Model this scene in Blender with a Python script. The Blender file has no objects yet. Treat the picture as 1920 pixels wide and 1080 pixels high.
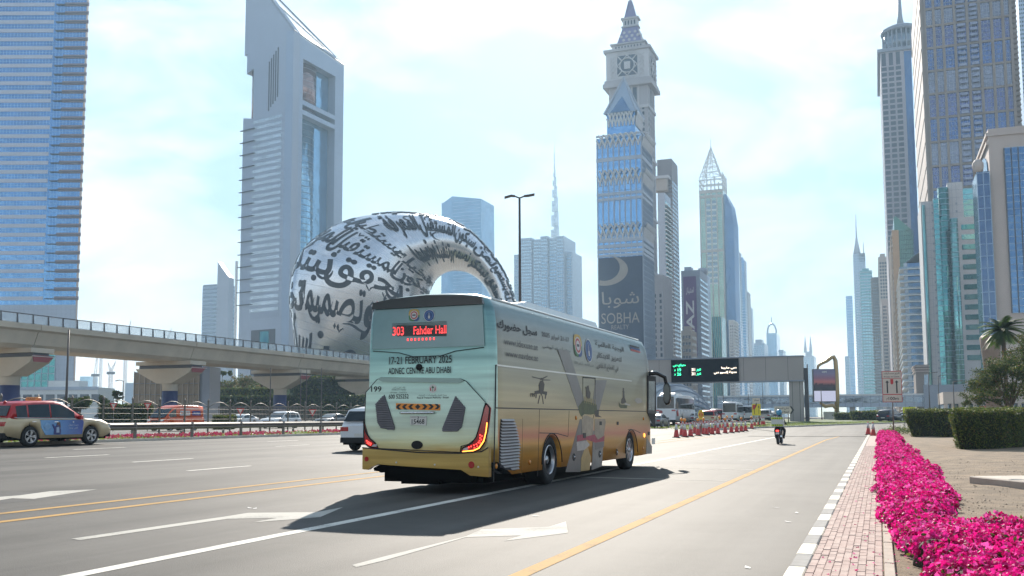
import bpy, bmesh, math, random, unicodedata
import numpy as np
from mathutils import Vector, Matrix

random.seed(7); rng = np.random.default_rng(7)
SC = bpy.context.scene
COL = SC.collection
R_ = math.radians

# ------------------------------------------------------------------ camera
FPX, THETA, TANP, ROLL, HZ, CAMH = 1810.0, R_(20.7), 0.0905, 0.004, 784.0, 1.41
_p = math.atan(TANP)
_f0 = Vector((-math.sin(THETA), math.cos(THETA), 0)); _r0 = Vector((math.cos(THETA), math.sin(THETA), 0)); _u0 = Vector((0, 0, 1))
_f = _f0 * math.cos(_p) + _u0 * math.sin(_p); _u = -_f0 * math.sin(_p) + _u0 * math.cos(_p)
CR = _r0 * math.cos(ROLL) - _u * math.sin(ROLL); CU = _r0 * math.sin(ROLL) + _u * math.cos(ROLL); CF = _f
CYP = HZ - FPX * TANP
cam_d = bpy.data.cameras.new('camera'); cam = bpy.data.objects.new('camera', cam_d); COL.objects.link(cam)
cam_d.sensor_width = 36; cam_d.lens = FPX / 1920 * 36; cam_d.shift_y = (CYP - 540) / 1920
cam_d.clip_start = 0.1; cam_d.clip_end = 20000
cam.matrix_world = Matrix(((CR.x, CU.x, -CF.x, 0), (CR.y, CU.y, -CF.y, 0), (CR.z, CU.z, -CF.z, CAMH), (0, 0, 0, 1)))
SC.camera = cam

# ------------------------------------------------------------------ light
SUN_EL, SUN_AZ = R_(31), R_(-18)          # azimuth from +Y towards +X
sun_dir = Vector((math.sin(SUN_AZ) * math.cos(SUN_EL), math.cos(SUN_AZ) * math.cos(SUN_EL), math.sin(SUN_EL)))
sd = bpy.data.lights.new('sun', 'SUN'); sd.energy = 5.0; sd.angle = R_(0.5); sd.color = (1, .92, .81)
so = bpy.data.objects.new('sun', sd); COL.objects.link(so); so.rotation_euler = (-sun_dir).to_track_quat('-Z', 'Y').to_euler()
SC.view_settings.view_transform = 'Standard'; SC.view_settings.look = 'None'; SC.view_settings.gamma = 1
SC.view_settings.use_curve_mapping = False
SC.view_settings.exposure = 1.52
SC.cycles.use_denoising = True
SC.cycles.max_bounces = 6; SC.cycles.volume_bounces = 0; SC.cycles.transparent_max_bounces = 12
SC.cycles.caustics_reflective = False; SC.cycles.caustics_refractive = False
W = bpy.data.worlds.new('World'); SC.world = W; W.use_nodes = True
wn, wl = W.node_tree.nodes, W.node_tree.links
bgn = wn['Background']; bgn.inputs[1].default_value = 0.05
sky = wn.new('ShaderNodeTexSky'); sky.sky_type = 'NISHITA'; sky.sun_disc = False
sky.sun_elevation = SUN_EL; sky.sun_rotation = SUN_AZ; sky.air_density = 1.0; sky.dust_density = 0.5; sky.ozone_density = 1.6
tc = wn.new('ShaderNodeTexCoord'); mp = wn.new('ShaderNodeMapping'); mp.inputs['Scale'].default_value = (1, 1, 2.3)
n1 = wn.new('ShaderNodeTexNoise'); n1.inputs['Scale'].default_value = 5.2; n1.inputs['Detail'].default_value = 9; n1.inputs['Roughness'].default_value = .56
n1.inputs['Distortion'].default_value = .35
wl.new(tc.outputs['Generated'], mp.inputs['Vector']); wl.new(mp.outputs['Vector'], n1.inputs['Vector'])
cr = wn.new('ShaderNodeValToRGB'); cr.color_ramp.elements[0].position = .44; cr.color_ramp.elements[1].position = .74
sz = wn.new('ShaderNodeSeparateXYZ'); wl.new(tc.outputs['Generated'], sz.inputs[0])
low = wn.new('ShaderNodeMapRange'); low.inputs[1].default_value = 0; low.inputs[2].default_value = .30; low.inputs[3].default_value = .17; low.inputs[4].default_value = -.03; wl.new(sz.outputs['Z'], low.inputs[0])
adc = wn.new('ShaderNodeMath'); wl.new(n1.outputs['Fac'], adc.inputs[0]); wl.new(low.outputs[0], adc.inputs[1]); wl.new(adc.outputs[0], cr.inputs['Fac'])
mixw = wn.new('ShaderNodeMix'); mixw.data_type = 'RGBA'; mixw.inputs[7].default_value = (14, 14.3, 14.6, 1)
tin = wn.new('ShaderNodeVectorMath'); tin.operation = 'MULTIPLY'; tin.inputs[1].default_value = (.72, .93, 1.0)
wl.new(sky.outputs['Color'], tin.inputs[0]); wl.new(cr.outputs['Color'], mixw.inputs[0]); wl.new(tin.outputs[0], mixw.inputs[6]); wl.new(mixw.outputs[2], bgn.inputs['Color'])

# ------------------------------------------------------------------ pixels to places (1920x1080 photograph pixels)
def ray(x, y):
    d = CF * FPX + CR * (x - 960) + CU * (CYP - y); return d.normalized()
def smooth(t): t = max(0., min(1., t)); return t * t * (3 - 2 * t)
def gz(x, y=0.):
    c = 0. if x > -9 else min(.4176, (-9 - x) * .018)
    return c + .85 * smooth((y - 62) / 110.)
def ground(px, py, dz=0.):
    d = ray(px, py); o = Vector((0, 0, CAMH)); t, st = 2., .25
    while t < 4000:
        P = o + d * t
        if P.z < gz(P.x, P.y) + dz: break
        t += st; st = min(3., st * 1.01)
    lo, hi = t - st, t
    for _ in range(30):
        m = (lo + hi) / 2; P = o + d * m
        if P.z < gz(P.x, P.y) + dz: hi = m
        else: lo = m
    return o + d * hi
def atZ(px, py, Z):                       # at a distance in front of the viewer
    d = ray(px, py); return Vector((0, 0, CAMH)) + d * (Z / d.dot(_f0))
def atY(px, py, Y):
    d = ray(px, py); return Vector((0, 0, CAMH)) + d * (Y / d.y)
def atX(px, py, X):
    d = ray(px, py); return Vector((0, 0, CAMH)) + d * (X / d.x)

# ------------------------------------------------------------------ materials
MATS = {}
def M(name, col, rough=.5, metal=0., var=.1, scale=2., bump=0., bscale=40., coat=0., emit=0., alpha=1., trans=0., spec=.5, vec='Object', stretch=None):
    if name in MATS: return MATS[name]
    m = bpy.data.materials.new(name); m.use_nodes = True; MATS[name] = m
    nt = m.node_tree; n, l = nt.nodes, nt.links; b = n['Principled BSDF']
    b.inputs['Roughness'].default_value = rough; b.inputs['Metallic'].default_value = metal
    b.inputs['Coat Weight'].default_value = coat; b.inputs['Coat Roughness'].default_value = .06
    b.inputs['Specular IOR Level'].default_value = spec
    b.inputs['Alpha'].default_value = alpha; b.inputs['Transmission Weight'].default_value = trans
    c = (*col, 1)
    b.inputs['Base Color'].default_value = c
    if emit:
        b.inputs['Emission Color'].default_value = c; b.inputs['Emission Strength'].default_value = emit
    if var or bump:
        t = n.new('ShaderNodeTexCoord'); src = t.outputs[vec]
        if stretch:
            mpn = n.new('ShaderNodeMapping'); mpn.inputs['Scale'].default_value = stretch
            l.new(src, mpn.inputs['Vector']); src = mpn.outputs['Vector']
    if var:
        no = n.new('ShaderNodeTexNoise'); no.inputs['Scale'].default_value = scale; no.inputs['Detail'].default_value = 6; no.inputs['Roughness'].default_value = .65
        l.new(src, no.inputs['Vector'])
        mr = n.new('ShaderNodeMapRange'); mr.inputs[1].default_value = .28; mr.inputs[2].default_value = .72
        mr.inputs[3].default_value = 1 - var; mr.inputs[4].default_value = 1 + var
        l.new(no.outputs['Fac'], mr.inputs[0])
        hs = n.new('ShaderNodeVectorMath'); hs.operation = 'SCALE'; hs.inputs[0].default_value = col
        l.new(mr.outputs[0], hs.inputs[3]); l.new(hs.outputs[0], b.inputs['Base Color'])
    if bump:
        nb = n.new('ShaderNodeTexNoise'); nb.inputs['Scale'].default_value = bscale; nb.inputs['Detail'].default_value = 4
        l.new(src, nb.inputs['Vector'])
        bn = n.new('ShaderNodeBump'); bn.inputs['Strength'].default_value = bump; bn.inputs['Distance'].default_value = .02
        l.new(nb.outputs['Fac'], bn.inputs['Height']); l.new(bn.outputs['Normal'], b.inputs['Normal'])
    return m
def nd(m): return m.node_tree.nodes, m.node_tree.links, m.node_tree.nodes['Principled BSDF']

# ------------------------------------------------------------------ objects
def tag(o, label=None, cat=None, group=None, kind=None):
    if label: o['label'] = label
    if cat: o['category'] = cat
    if group: o['group'] = group
    if kind: o['kind'] = kind
    return o
def thing(name, label, cat, loc=(0, 0, 0), rz=0., group=None):
    o = bpy.data.objects.new(name, None); COL.objects.link(o); o.empty_display_size = .3
    o.location = loc; o.rotation_euler = (0, 0, rz)
    return tag(o, label, cat, group)
def link(name, me, parent=None, loc=None):
    o = bpy.data.objects.new(name, me); COL.objects.link(o)
    if parent: o.parent = parent
    if loc is not None: o.location = loc
    return o
def kids(o): return list(o.children)
def dup(root, loc, rz=None, label=None, group=None, scale=None):
    r = root.copy(); COL.objects.link(r); r.location = loc
    if rz is not None: r.rotation_euler = (0, 0, rz)
    if label: r['label'] = label
    if group: r['group'] = group
    if scale: r.scale = scale
    for ch in kids(root):
        c = ch.copy(); COL.objects.link(c); c.parent = r
        for g in kids(ch):
            d = g.copy(); COL.objects.link(d); d.parent = c
    return r

class MB:
    """collects shapes; build() links them as ONE mesh object"""
    def __init__(s): s.v = []; s.f = []; s.m = []; s.sm = []
    def add(s, vs, fs, mi=0, smooth=False):
        b = len(s.v); s.v.extend([tuple(p) for p in vs]); s.f.extend([tuple(b + i for i in f) for f in fs])
        s.m.extend([mi] * len(fs)); s.sm.extend([smooth] * len(fs)); return s
    def box(s, lo, hi, mi=0, mat=None):
        x0, y0, z0 = lo; x1, y1, z1 = hi
        v = [(x0, y0, z0), (x1, y0, z0), (x1, y1, z0), (x0, y1, z0), (x0, y0, z1), (x1, y0, z1), (x1, y1, z1), (x0, y1, z1)]
        if mat: v = [tuple(mat @ Vector(p)) for p in v]
        return s.add(v, [(0, 3, 2, 1), (4, 5, 6, 7), (0, 1, 5, 4), (1, 2, 6, 5), (2, 3, 7, 6), (3, 0, 4, 7)], mi)
    def bbox(s, lo, hi, r=.01, mi=0, mat=None):
        """box with chamfered vertical and top edges"""
        x0, y0, z0 = lo; x1, y1, z1 = hi
        def ring(k, z): return [(x0 + k, y0 + r + 0 if k == 0 else y0 + r, z), (x0 + r, y0 + k, z), (x1 - r, y0 + k, z), (x1 - k, y0 + r, z), (x1 - k, y1 - r, z), (x1 - r, y1 - k, z), (x0 + r, y1 - k, z), (x0 + k, y1 - r, z)]
        a = ring(0, z0); b = ring(0, z1 - r)
        c = [(x0 + r, y0 + r * 1.4, z1), (x0 + r * 1.4, y0 + r, z1), (x1 - r * 1.4, y0 + r, z1), (x1 - r, y0 + r * 1.4, z1), (x1 - r, y1 - r * 1.4, z1), (x1 - r * 1.4, y1 - r, z1), (x0 + r * 1.4, y1 - r, z1), (x0 + r, y1 - r * 1.4, z1)]
        v = a + b + c
        if mat: v = [tuple(mat @ Vector(p)) for p in v]
        fs = [tuple(range(7, -1, -1)), tuple(range(16, 24))]
        for k in range(2):
            for i in range(8):
                j = (i + 1) % 8; fs.append((k * 8 + i, k * 8 + j, k * 8 + 8 + j, k * 8 + 8 + i))
        return s.add(v, fs, mi)
    def loft(s, rings, mi=0, cap=True, smooth=False, closed=True, capmi=None):
        n = len(rings[0]); v = [p for r in rings for p in r]; fs = []
        for k in range(len(rings) - 1):
            for i in range(n if closed else n - 1):
                j = (i + 1) % n; fs.append((k * n + i, k * n + j, (k + 1) * n + j, (k + 1) * n + i))
        s.add(v, fs, mi, smooth)
        if cap and closed:
            s.add(rings[0], [tuple(range(n - 1, -1, -1))], mi if capmi is None else capmi)
            s.add(rings[-1], [tuple(range(n))], mi if capmi is None else capmi)
        return s
    def prism(s, poly, z0, z1, mi=0, axis='z', smooth=False):
        """poly 2-D; extruded along axis"""
        def P(a, b, c): return {'z': (a, b, c), 'y': (a, c, b), 'x': (c, a, b)}[axis]
        return s.loft([[P(a, b, z0) for a, b in poly], [P(a, b, z1) for a, b in poly]], mi, smooth=smooth)
    def tube(s, pts, r, n=8, mi=0, smooth=True, cap=True):
        pts = [Vector(p) for p in pts]; rr = r if isinstance(r, (list, tuple)) else [r] * len(pts); rings = []
        up = None
        for i, p in enumerate(pts):
            t = (pts[min(i + 1, len(pts) - 1)] - pts[max(i - 1, 0)]).normalized()
            if up is None: up = Vector((0, 0, 1)) if abs(t.z) < .9 else Vector((1, 0, 0))
            a = t.cross(up).normalized(); b = a.cross(t).normalized(); up = b
            rings.append([p + (a * math.cos(q) + b * math.sin(q)) * rr[i] for q in [2 * math.pi * k / n for k in range(n)]])
        return s.loft(rings, mi, cap, smooth)
    def lathe(s, prof, n=24, mi=0, c=(0, 0, 0), axis='z', smooth=True, cap=True):
        rings = []
        for r, z in prof:
            ring = []
            for k in range(n):
                q = 2 * math.pi * k / n; a, b = r * math.cos(q), r * math.sin(q)
                ring.append({'z': (c[0] + a, c[1] + b, c[2] + z), 'x': (c[0] + z, c[1] + a, c[2] + b), 'y': (c[0] + b, c[1] + z, c[2] + a)}[axis])
            rings.append(ring)
        return s.loft(rings, mi, cap, smooth)
    def quad(s, a, b, c, d, mi=0): return s.add([a, b, c, d], [(0, 1, 2, 3)], mi)
    def poly(s, pts, mi=0): return s.add(pts, [tuple(range(len(pts)))], mi)
    def slab(s, pts, off, mi=0):
        """flat polygon given thickness by vector off"""
        o = Vector(off); a = [Vector(p) for p in pts]; return s.loft([a, [p + o for p in a]], mi)
    def build(s, name, mats, parent=None, loc=None, fix=True):
        me = bpy.data.meshes.new(name); me.from_pydata(s.v, [], s.f)
        for m in (mats if isinstance(mats, (list, tuple)) else [mats]): me.materials.append(m)
        me.polygons.foreach_set('material_index', s.m); me.polygons.foreach_set('use_smooth', s.sm)
        if fix:
            bm = bmesh.new(); bm.from_mesh(me)
            bmesh.ops.remove_doubles(bm, verts=bm.verts, dist=1e-5)
            bmesh.ops.recalc_face_normals(bm, faces=bm.faces); bm.to_mesh(me); bm.free()
        me.update()
        return link(name, me, parent, loc)
def np_mesh(name, V, Fq, mats, mi=None, smooth=False, parent=None):
    """V (n,3), Fq (m,4) or (m,3) arrays"""
    me = bpy.data.meshes.new(name); k = Fq.shape[1]
    me.vertices.add(len(V)); me.vertices.foreach_set('co', V.astype(np.float32).ravel())
    me.loops.add(Fq.size); me.loops.foreach_set('vertex_index', Fq.astype(np.int32).ravel())
    me.polygons.add(len(Fq)); me.polygons.foreach_set('loop_start', np.arange(0, Fq.size, k, dtype=np.int32))
    me.polygons.foreach_set('loop_total', np.full(len(Fq), k, dtype=np.int32))
    for m in mats: me.materials.append(m)
    if mi is not None: me.polygons.foreach_set('material_index', mi.astype(np.int32))
    me.polygons.foreach_set('use_smooth', np.full(len(Fq), smooth)); me.update(calc_edges=True)
    return link(name, me, parent)

# ------------------------------------------------------------------ lettering
AF = {}
for c_ in range(0xFB50, 0xFEFD):
    d_ = unicodedata.decomposition(chr(c_)).split()
    if len(d_) == 2 and d_[0][1:-1] in ('isolated', 'final', 'initial', 'medial'): AF.setdefault(chr(int(d_[1], 16)), {})[d_[0][1:-1]] = chr(c_)
    if len(d_) == 3 and int(d_[1], 16) == 0x644 and d_[0][1:-1] in ('isolated', 'final') and int(d_[2], 16) in (0x622, 0x623, 0x625, 0x627):
        AF.setdefault('LA' + chr(int(d_[2], 16)), {})[d_[0][1:-1]] = chr(c_)
def arabic(s):
    tk, i = [], 0
    while i < len(s):
        if s[i] == '\u0644' and i + 1 < len(s) and 'LA' + s[i + 1] in AF: tk.append('LA' + s[i + 1]); i += 2
        else: tk.append(s[i]); i += 1
    out = []
    for k, t in enumerate(tk):
        f = AF.get(t)
        if not f: out.append(t); continue
        p = AF.get(tk[k - 1]) if k else None; n = AF.get(tk[k + 1]) if k + 1 < len(tk) else None
        jp = bool(p and 'initial' in p) and 'final' in f; jn = bool(n and 'final' in n) and 'initial' in f
        out.append(f['medial' if jp and jn and 'medial' in f else 'final' if jp else 'initial' if jn else 'isolated'])
    r, run = [], ''
    for ch in out:
        if ch.isascii() and ch != ' ': run += ch
        else:
            if run: r.append(run); run = ''
            r.append(ch)
    if run: r.append(run)
    return ''.join(reversed(r))
_tc = {}
def text_geo(s, bold=0.):
    """flat lettering normalised to its own box: verts (x 0..w, y 0..1), faces"""
    key = (s, bold)
    if key in _tc: return _tc[key]
    if any('\u0600' <= c <= '\u06ff' for c in s): b = arabic(s)
    else: b = s
    cu = bpy.data.curves.new('txt', 'FONT'); cu.body = b; cu.offset = bold; cu.resolution_u = 3
    o = bpy.data.objects.new('txt', cu); COL.objects.link(o)
    bpy.context.view_layer.update()
    me = bpy.data.meshes.new_from_object(o)
    v = [tuple(p.co) for p in me.vertices]; f = [tuple(p.vertices) for p in me.polygons]
    bpy.data.objects.remove(o); bpy.data.curves.remove(cu); bpy.data.meshes.remove(me)
    if not v: v = [(0, 0, 0)]; f = []
    x0 = min(p[0] for p in v); y0 = min(p[1] for p in v); x1 = max(p[0] for p in v); y1 = max(p[1] for p in v); h = max(1e-6, y1 - y0)
    v = [((p[0] - x0) / h, (p[1] - y0) / h) for p in v]
    _tc[key] = (v, f, (x1 - x0) / h); return _tc[key]
def lettering(mb, s, mapf, x0, x1, z0, z1, mi=0, bold=0.):
    """fit text in box x0..x1, z0..z1 of a face; mapf(x, z) gives the 3-D point"""
    v, f, w = text_geo(s, bold)
    mb.add([mapf(x0 + (x1 - x0) * a / w, z0 + (z1 - z0) * b) for a, b in v], f, mi)
# ================================================================== SETTING
def asphalt_mat(name, base, seed=0.):
    m = M(name, base, rough=.72, var=0, spec=.22)
    n, l, b = nd(m)
    t = n.new('ShaderNodeTexCoord')
    mp = n.new('ShaderNodeMapping'); mp.inputs['Scale'].default_value = (.55, .012, 1); mp.inputs['Location'].default_value = (seed, 0, 0); l.new(t.outputs['Object'], mp.inputs['Vector'])
    a = n.new('ShaderNodeTexNoise'); a.inputs['Scale'].default_value = 1.6; a.inputs['Detail'].default_value = 5; l.new(mp.outputs['Vector'], a.inputs['Vector'])     # wheel tracks
    b2 = n.new('ShaderNodeTexNoise'); b2.inputs['Scale'].default_value = .35; b2.inputs['Detail'].default_value = 8; b2.inputs['Roughness'].default_value = .7; l.new(t.outputs['Object'], b2.inputs['Vector'])
    c = n.new('ShaderNodeTexNoise'); c.inputs['Scale'].default_value = 70; c.inputs['Detail'].default_value = 3; l.new(t.outputs['Object'], c.inputs['Vector'])
    v = n.new('ShaderNodeTexVoronoi'); v.inputs['Scale'].default_value = 38; l.new(t.outputs['Object'], v.inputs['Vector'])
    sp = n.new('ShaderNodeMapRange'); sp.inputs[1].default_value = .02; sp.inputs[2].default_value = .16; sp.inputs[3].default_value = .55; sp.inputs[4].default_value = 0; l.new(v.outputs['Distance'], sp.inputs[0]); sp.inputs[3].default_value = .9
    s1 = n.new('ShaderNodeMath'); s1.operation = 'MULTIPLY_ADD'; s1.inputs[1].default_value = 1.7; s1.inputs[2].default_value = -.35; l.new(a.outputs['Fac'], s1.inputs[0]); s0 = n.new('ShaderNodeMath'); l.new(s1.outputs[0], s0.inputs[0]); l.new(b2.outputs['Fac'], s0.inputs[1]); s1 = s0
    s2 = n.new('ShaderNodeMath'); s2.operation = 'MULTIPLY_ADD'; s2.inputs[1].default_value = 1.0; s2.inputs[2].default_value = 0; l.new(c.outputs['Fac'], s2.inputs[0]); l.new(s1.outputs[0], s2.inputs[2])
    mr = n.new('ShaderNodeMapRange'); mr.inputs[1].default_value = 1.15; mr.inputs[2].default_value = 1.8; mr.inputs[3].default_value = .55; mr.inputs[4].default_value = 1.42; l.new(s2.outputs[0], mr.inputs[0])
    s3 = n.new('ShaderNodeMath'); l.new(mr.outputs[0], s3.inputs[0]); l.new(sp.outputs[0], s3.inputs[1])
    hs = n.new('ShaderNodeVectorMath'); hs.operation = 'SCALE'; hs.inputs[0].default_value = base; l.new(s3.outputs[0], hs.inputs[3]); l.new(hs.outputs[0], b.inputs['Base Color'])
    bn = n.new('ShaderNodeBump'); bn.inputs['Strength'].default_value = .5; bn.inputs['Distance'].default_value = .01; l.new(c.outputs['Fac'], bn.inputs['Height']); l.new(bn.outputs['Normal'], b.inputs['Normal'])
    return m
def paint_mat(name, col, under, worn=.5):
    m = M(name, col, rough=.8, var=0, spec=.15)
    n, l, b = nd(m); t = n.new('ShaderNodeTexCoord')
    a = n.new('ShaderNodeTexNoise'); a.inputs['Scale'].default_value = 26; a.inputs['Detail'].default_value = 6; a.inputs['Roughness'].default_value = .75; l.new(t.outputs['Object'], a.inputs['Vector'])
    b2 = n.new('ShaderNodeTexNoise'); b2.inputs['Scale'].default_value = 1.3; b2.inputs['Detail'].default_value = 3; l.new(t.outputs['Object'], b2.inputs['Vector'])
    s = n.new('ShaderNodeMath'); l.new(a.outputs['Fac'], s.inputs[0]); l.new(b2.outputs['Fac'], s.inputs[1])
    mr = n.new('ShaderNodeMapRange'); mr.inputs[1].default_value = .95 + (1 - worn) * .35; mr.inputs[2].default_value = 1.25 + (1 - worn) * .35; mr.inputs[3].default_value = 0; mr.inputs[4].default_value = .8; l.new(s.outputs[0], mr.inputs[0])
    mx = n.new('ShaderNodeMix'); mx.data_type = 'RGBA'; mx.inputs[6].default_value = (*col, 1); mx.inputs[7].default_value = (*under, 1)
    l.new(mr.outputs[0], mx.inputs[0]); l.new(mx.outputs[2], b.inputs['Base Color'])
    return m
ASP = asphalt_mat('asphalt', (.066, .061, .055))
ASPD = asphalt_mat('asphalt_dark', (.068, .066, .063), 9.)
P_WHITE = paint_mat('road_paint_white', (.62, .59, .53), (.12, .115, .11), .8)
P_OLD = paint_mat('road_paint_old', (.42, .40, .36), (.12, .115, .11), .75)
P_YEL = paint_mat('road_paint_yellow', (.40, .235, .075), (.10, .09, .075), .8)
SAND = M('sand', (.20, .146, .095), .95, var=.45, scale=1.3, bump=1., bscale=55)
CONC = M('concrete', (.40, .37, .33), .85, var=.18, scale=1.2, bump=.15)
GRASS = M('lawn_soil', (.07, .10, .025), .9, var=.4, scale=1.5, bump=.6, bscale=30)

def sheet(name, xs, ys, dz, mat, kind='structure', fx=None):
    mb = MB(); nx, ny = len(xs), len(ys)
    v = [((fx(x, y) if fx else x), y) for y in ys for x in xs]
    mb.add([(a, b, gz(a, b) + dz) for a, b in v], [(j * nx + i, j * nx + i + 1, (j + 1) * nx + i + 1, (j + 1) * nx + i) for j in range(ny - 1) for i in range(nx - 1)], 0, True)
    return tag(mb.build(name, mat), kind=kind)
YS = [-60, -20, 0, 20, 40, 55] + list(range(60, 180, 6)) + [190, 220, 300, 450, 700]
far_v = [-9000, -3000, -800, -200, -60, -20, 0, 20, 40, 55] + list(range(60, 180, 6)) + [190, 300, 700, 1500, 4000, 9000]
sheet('ground', [-9000, -3000, -800, -200, -90, -60, -32.2, -20, -9, 0, 20, 60, 200, 800, 3000, 9000], far_v, -.06, M('far_ground', (.30, .26, .21), .95, var=.25, scale=.02))
road = sheet('road', [-32.0, -27, -22, -18, -13, -9, -5, -.78], YS + [1200, 2500], 0, ASP)
opp = sheet('opposite_road', [-95, -80, -60, -40], YS + [1200, 2500], -.02, ASPD)
def strip(mb, pts, w, dz=.004, mi=0, step=3.):
    P = []
    for (a, b) in zip(pts[:-1], pts[1:]):
        n = max(1, int(math.hypot(b[0] - a[0], b[1] - a[1]) / step))
        for i in range(n): P.append((a[0] + (b[0] - a[0]) * i / n, a[1] + (b[1] - a[1]) * i / n))
    P.append(pts[-1]); vs = []
    for i, p in enumerate(P):
        q0, q1 = P[max(0, i - 1)], P[min(len(P) - 1, i + 1)]
        dx, dy = q1[0] - q0[0], q1[1] - q0[1]; L = math.hypot(dx, dy) or 1; nx, ny = -dy / L * w / 2, dx / L * w / 2
        for s in (1, -1):
            x, y = p[0] + nx * s, p[1] + ny * s; vs.append((x, y, gz(x, y) + dz))
    mb.add(vs, [(2 * i, 2 * i + 1, 2 * i + 3, 2 * i + 2) for i in range(len(P) - 1)], mi)
def line(name, pts, w, mat, dz=.004):
    mb = MB(); strip(mb, pts, w, dz); return mb.build(name, mat, road)
# solid lines
line('lane_line', [(-6.88, -3), (-6.88, 62), (-6.7, 80), (-5.2, 100), (-1, 120), (6, 136)], .2, P_WHITE)
line('lane_line', [(-3.07, -3), (-3.07, 62), (-2.4, 80), (-.2, 96), (5, 112)], .17, P_YEL)
line('lane_line', [(-11.15, -10), (-11.15, 70)], .17, P_YEL)
line('lane_line', [(-12.0, -10), (-12.0, 70)], .17, P_YEL)
line('lane_line', [(-31.6, -10), (-31.6, 300)], .15, P_WHITE)
for k, (lx, ph) in enumerate([(-16.2, 19.9), (-20.0, 22.2), (-23.7, 22.6), (-27.5, 27.5)]):
    y = ph - 24
    while y < 300:
        line('lane_dash', [(lx, y), (lx, y + 2.6)], .15, P_WHITE); y += 11.6 if False else 12.0
for (a, b) in [((1354, 841), (1498, 845)), ((1315, 849.5), (1484, 854)), ((1275, 860), (1411, 864.5)), ((1195, 875), (1403, 881)), ((1159, 896), (1370, 902))]:
    A, B = ground(*a), ground(*b); yy = (A.y + B.y) / 2
    line('cross_line', [(-6.7, A.y), (-3.2, B.y)], .14, P_OLD, .003)
def arrow(pix, mat=P_OLD):
    pts = [ground(*p) for p in pix]; mb = MB()
    mb.poly([(p.x, p.y, gz(p.x, p.y) + .0035) for p in pts])
    bm = bmesh.new(); o = mb.build('lane_arrow', mat, road)
    bm.from_mesh(o.data); bmesh.ops.triangulate(bm, faces=bm.faces); bm.to_mesh(o.data); bm.free()
S5 = lambda L: [(x / 2.667, 780 + y / 2.667) for x, y in L]
arrow(S5([(355, 615), (1130, 503), (1240, 485), (1580, 482), (1715, 457), (1600, 507), (1265, 533), (1385, 511), (1140, 515), (400, 622)]))
arrow(S5([(-260, 455), (-40, 408), (95, 398), (250, 377), (488, 367), (170, 415), (60, 412), (-250, 462)]))
arrow([(660, 1060), (720, 1044), (874, 1006), (903, 993), (1029, 988), (1061, 978), (1065, 999.5), (943.6, 1015), (978, 1004.5), (874, 1007.6), (720, 1051.5), (668, 1064)])
# pale scuffs on the near lane: bits of litter
mb = MB()
for (px, py) in [(1478, 979), (1402, 1065), (1455, 952), (1494, 962), (1005, 968), (468, 953), (478, 954)]:
    g = ground(px, py); a = random.uniform(0, 3)
    q = [(g.x + math.cos(a + i * 1.57) * (.07 if i % 2 else .03), g.y + math.sin(a + i * 1.57) * (.07 if i % 2 else .03)) for i in range(4)]
    mb.add([(x, y, gz(x, y) + .006 + .008 * (i == 1)) for i, (x, y) in enumerate(q)], [(0, 1, 2), (0, 2, 3)])
tag(mb.build('road_litter', M('paper_scrap', (.6, .58, .55), .8, var=0)), kind='stuff')

PT = asphalt_mat('asphalt_patch', (.060, .057, .054), 4.)
for (x0, y0, x1, y1) in [(-5.9, 30, -3.6, 37), (-15.6, 9.5, -13.2, 13.5), (-10.4, 22, -8.2, 31), (-19.4, 27, -17, 36)]:
    mb = MB(); mb.quad(*[(x, y, gz(x, y) + .0018) for x, y in ((x0, y0), (x1, y0), (x1, y1), (x0, y1))]); mb.build('road_patch', PT, road)
# ---- side strip: kerb, block paving, edging, sand
ZP = .12
mbk = MB(); mbk.box((-.775, -4, -.05), (-.62, 72, ZP - .012)); kerb = tag(mbk.build('kerb', CONC), kind='structure')
KW = M('kerb_paint_cream', (.66, .59, .47), .75, var=.22, scale=7); KG = M('kerb_paint_grey', (.16, .155, .15), .8, var=.25, scale=7)
def stone(mat):
    m = MB(); m.bbox((-.078, -.398, 0), (.078, .398, .022), .012); o = m.build('kerb_stone', mat, kerb); return o
k0, k1 = stone(KW), stone(KG)
for i in range(86):
    src = (k0, k1)[i % 2]; o = src if i < 2 else src.copy()
    if i >= 2: COL.objects.link(o)
    o.location = (-.6985 + random.uniform(-.004, .004), 5.2 + i * .802, ZP - .016 + random.uniform(-.002, .002))
# paving
mbp = MB(); mbp.box((-.62, -4, -.05), (.0, 70, ZP - .015)); pav = tag(mbp.build('pavement', M('joint_sand', (.25, .19, .14), .95, var=.3, scale=4)), kind='structure')
BR = [M('paving_brick_a', (.33, .225, .195), .85, var=.16, scale=9, bump=.2), M('paving_brick_b', (.285, .195, .17), .85, var=.16, scale=9, bump=.2), M('paving_brick_c', (.36, .26, .225), .85, var=.16, scale=9, bump=.2)]
bm0 = []
for m in BR:
    b = MB(); b.bbox((-.0325, -.099, 0), (.0325, .099, .02), .004); bm0.append(b.build('brick', m, pav))
rows = []
for j in range(0, 190):
    for i in range(9):
        rows.append((-.583 + i * .0672, 7.2 + j * .2015 + (.1 if i % 2 else 0)))
rows.sort(key=lambda p: p[1]); first = [True] * 3; rest = [MB(), MB(), MB()]
for n_, (x, y) in enumerate(rows):
    k = random.choice([0, 0, 1, 2]); z = ZP - .018 + random.uniform(-.0035, .0035); a = random.uniform(-.02, .02)
    if n_ < 300:
        o = bm0[k] if first[k] else bm0[k].copy()
        if not first[k]: COL.objects.link(o)
        first[k] = False; o.location = (x, y, z); o.rotation_euler = (random.uniform(-.01, .01), random.uniform(-.02, .02), a)
    else:
        rest[k].bbox((x - .0325, y - .099, z), (x + .0325, y + .099, z + .02), .004)
mall = MB()
for k in range(3): mall.add(rest[k].v, rest[k].f, k)
tag(mall.build('far_bricks', BR, pav, fix=False), kind='stuff')
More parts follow.
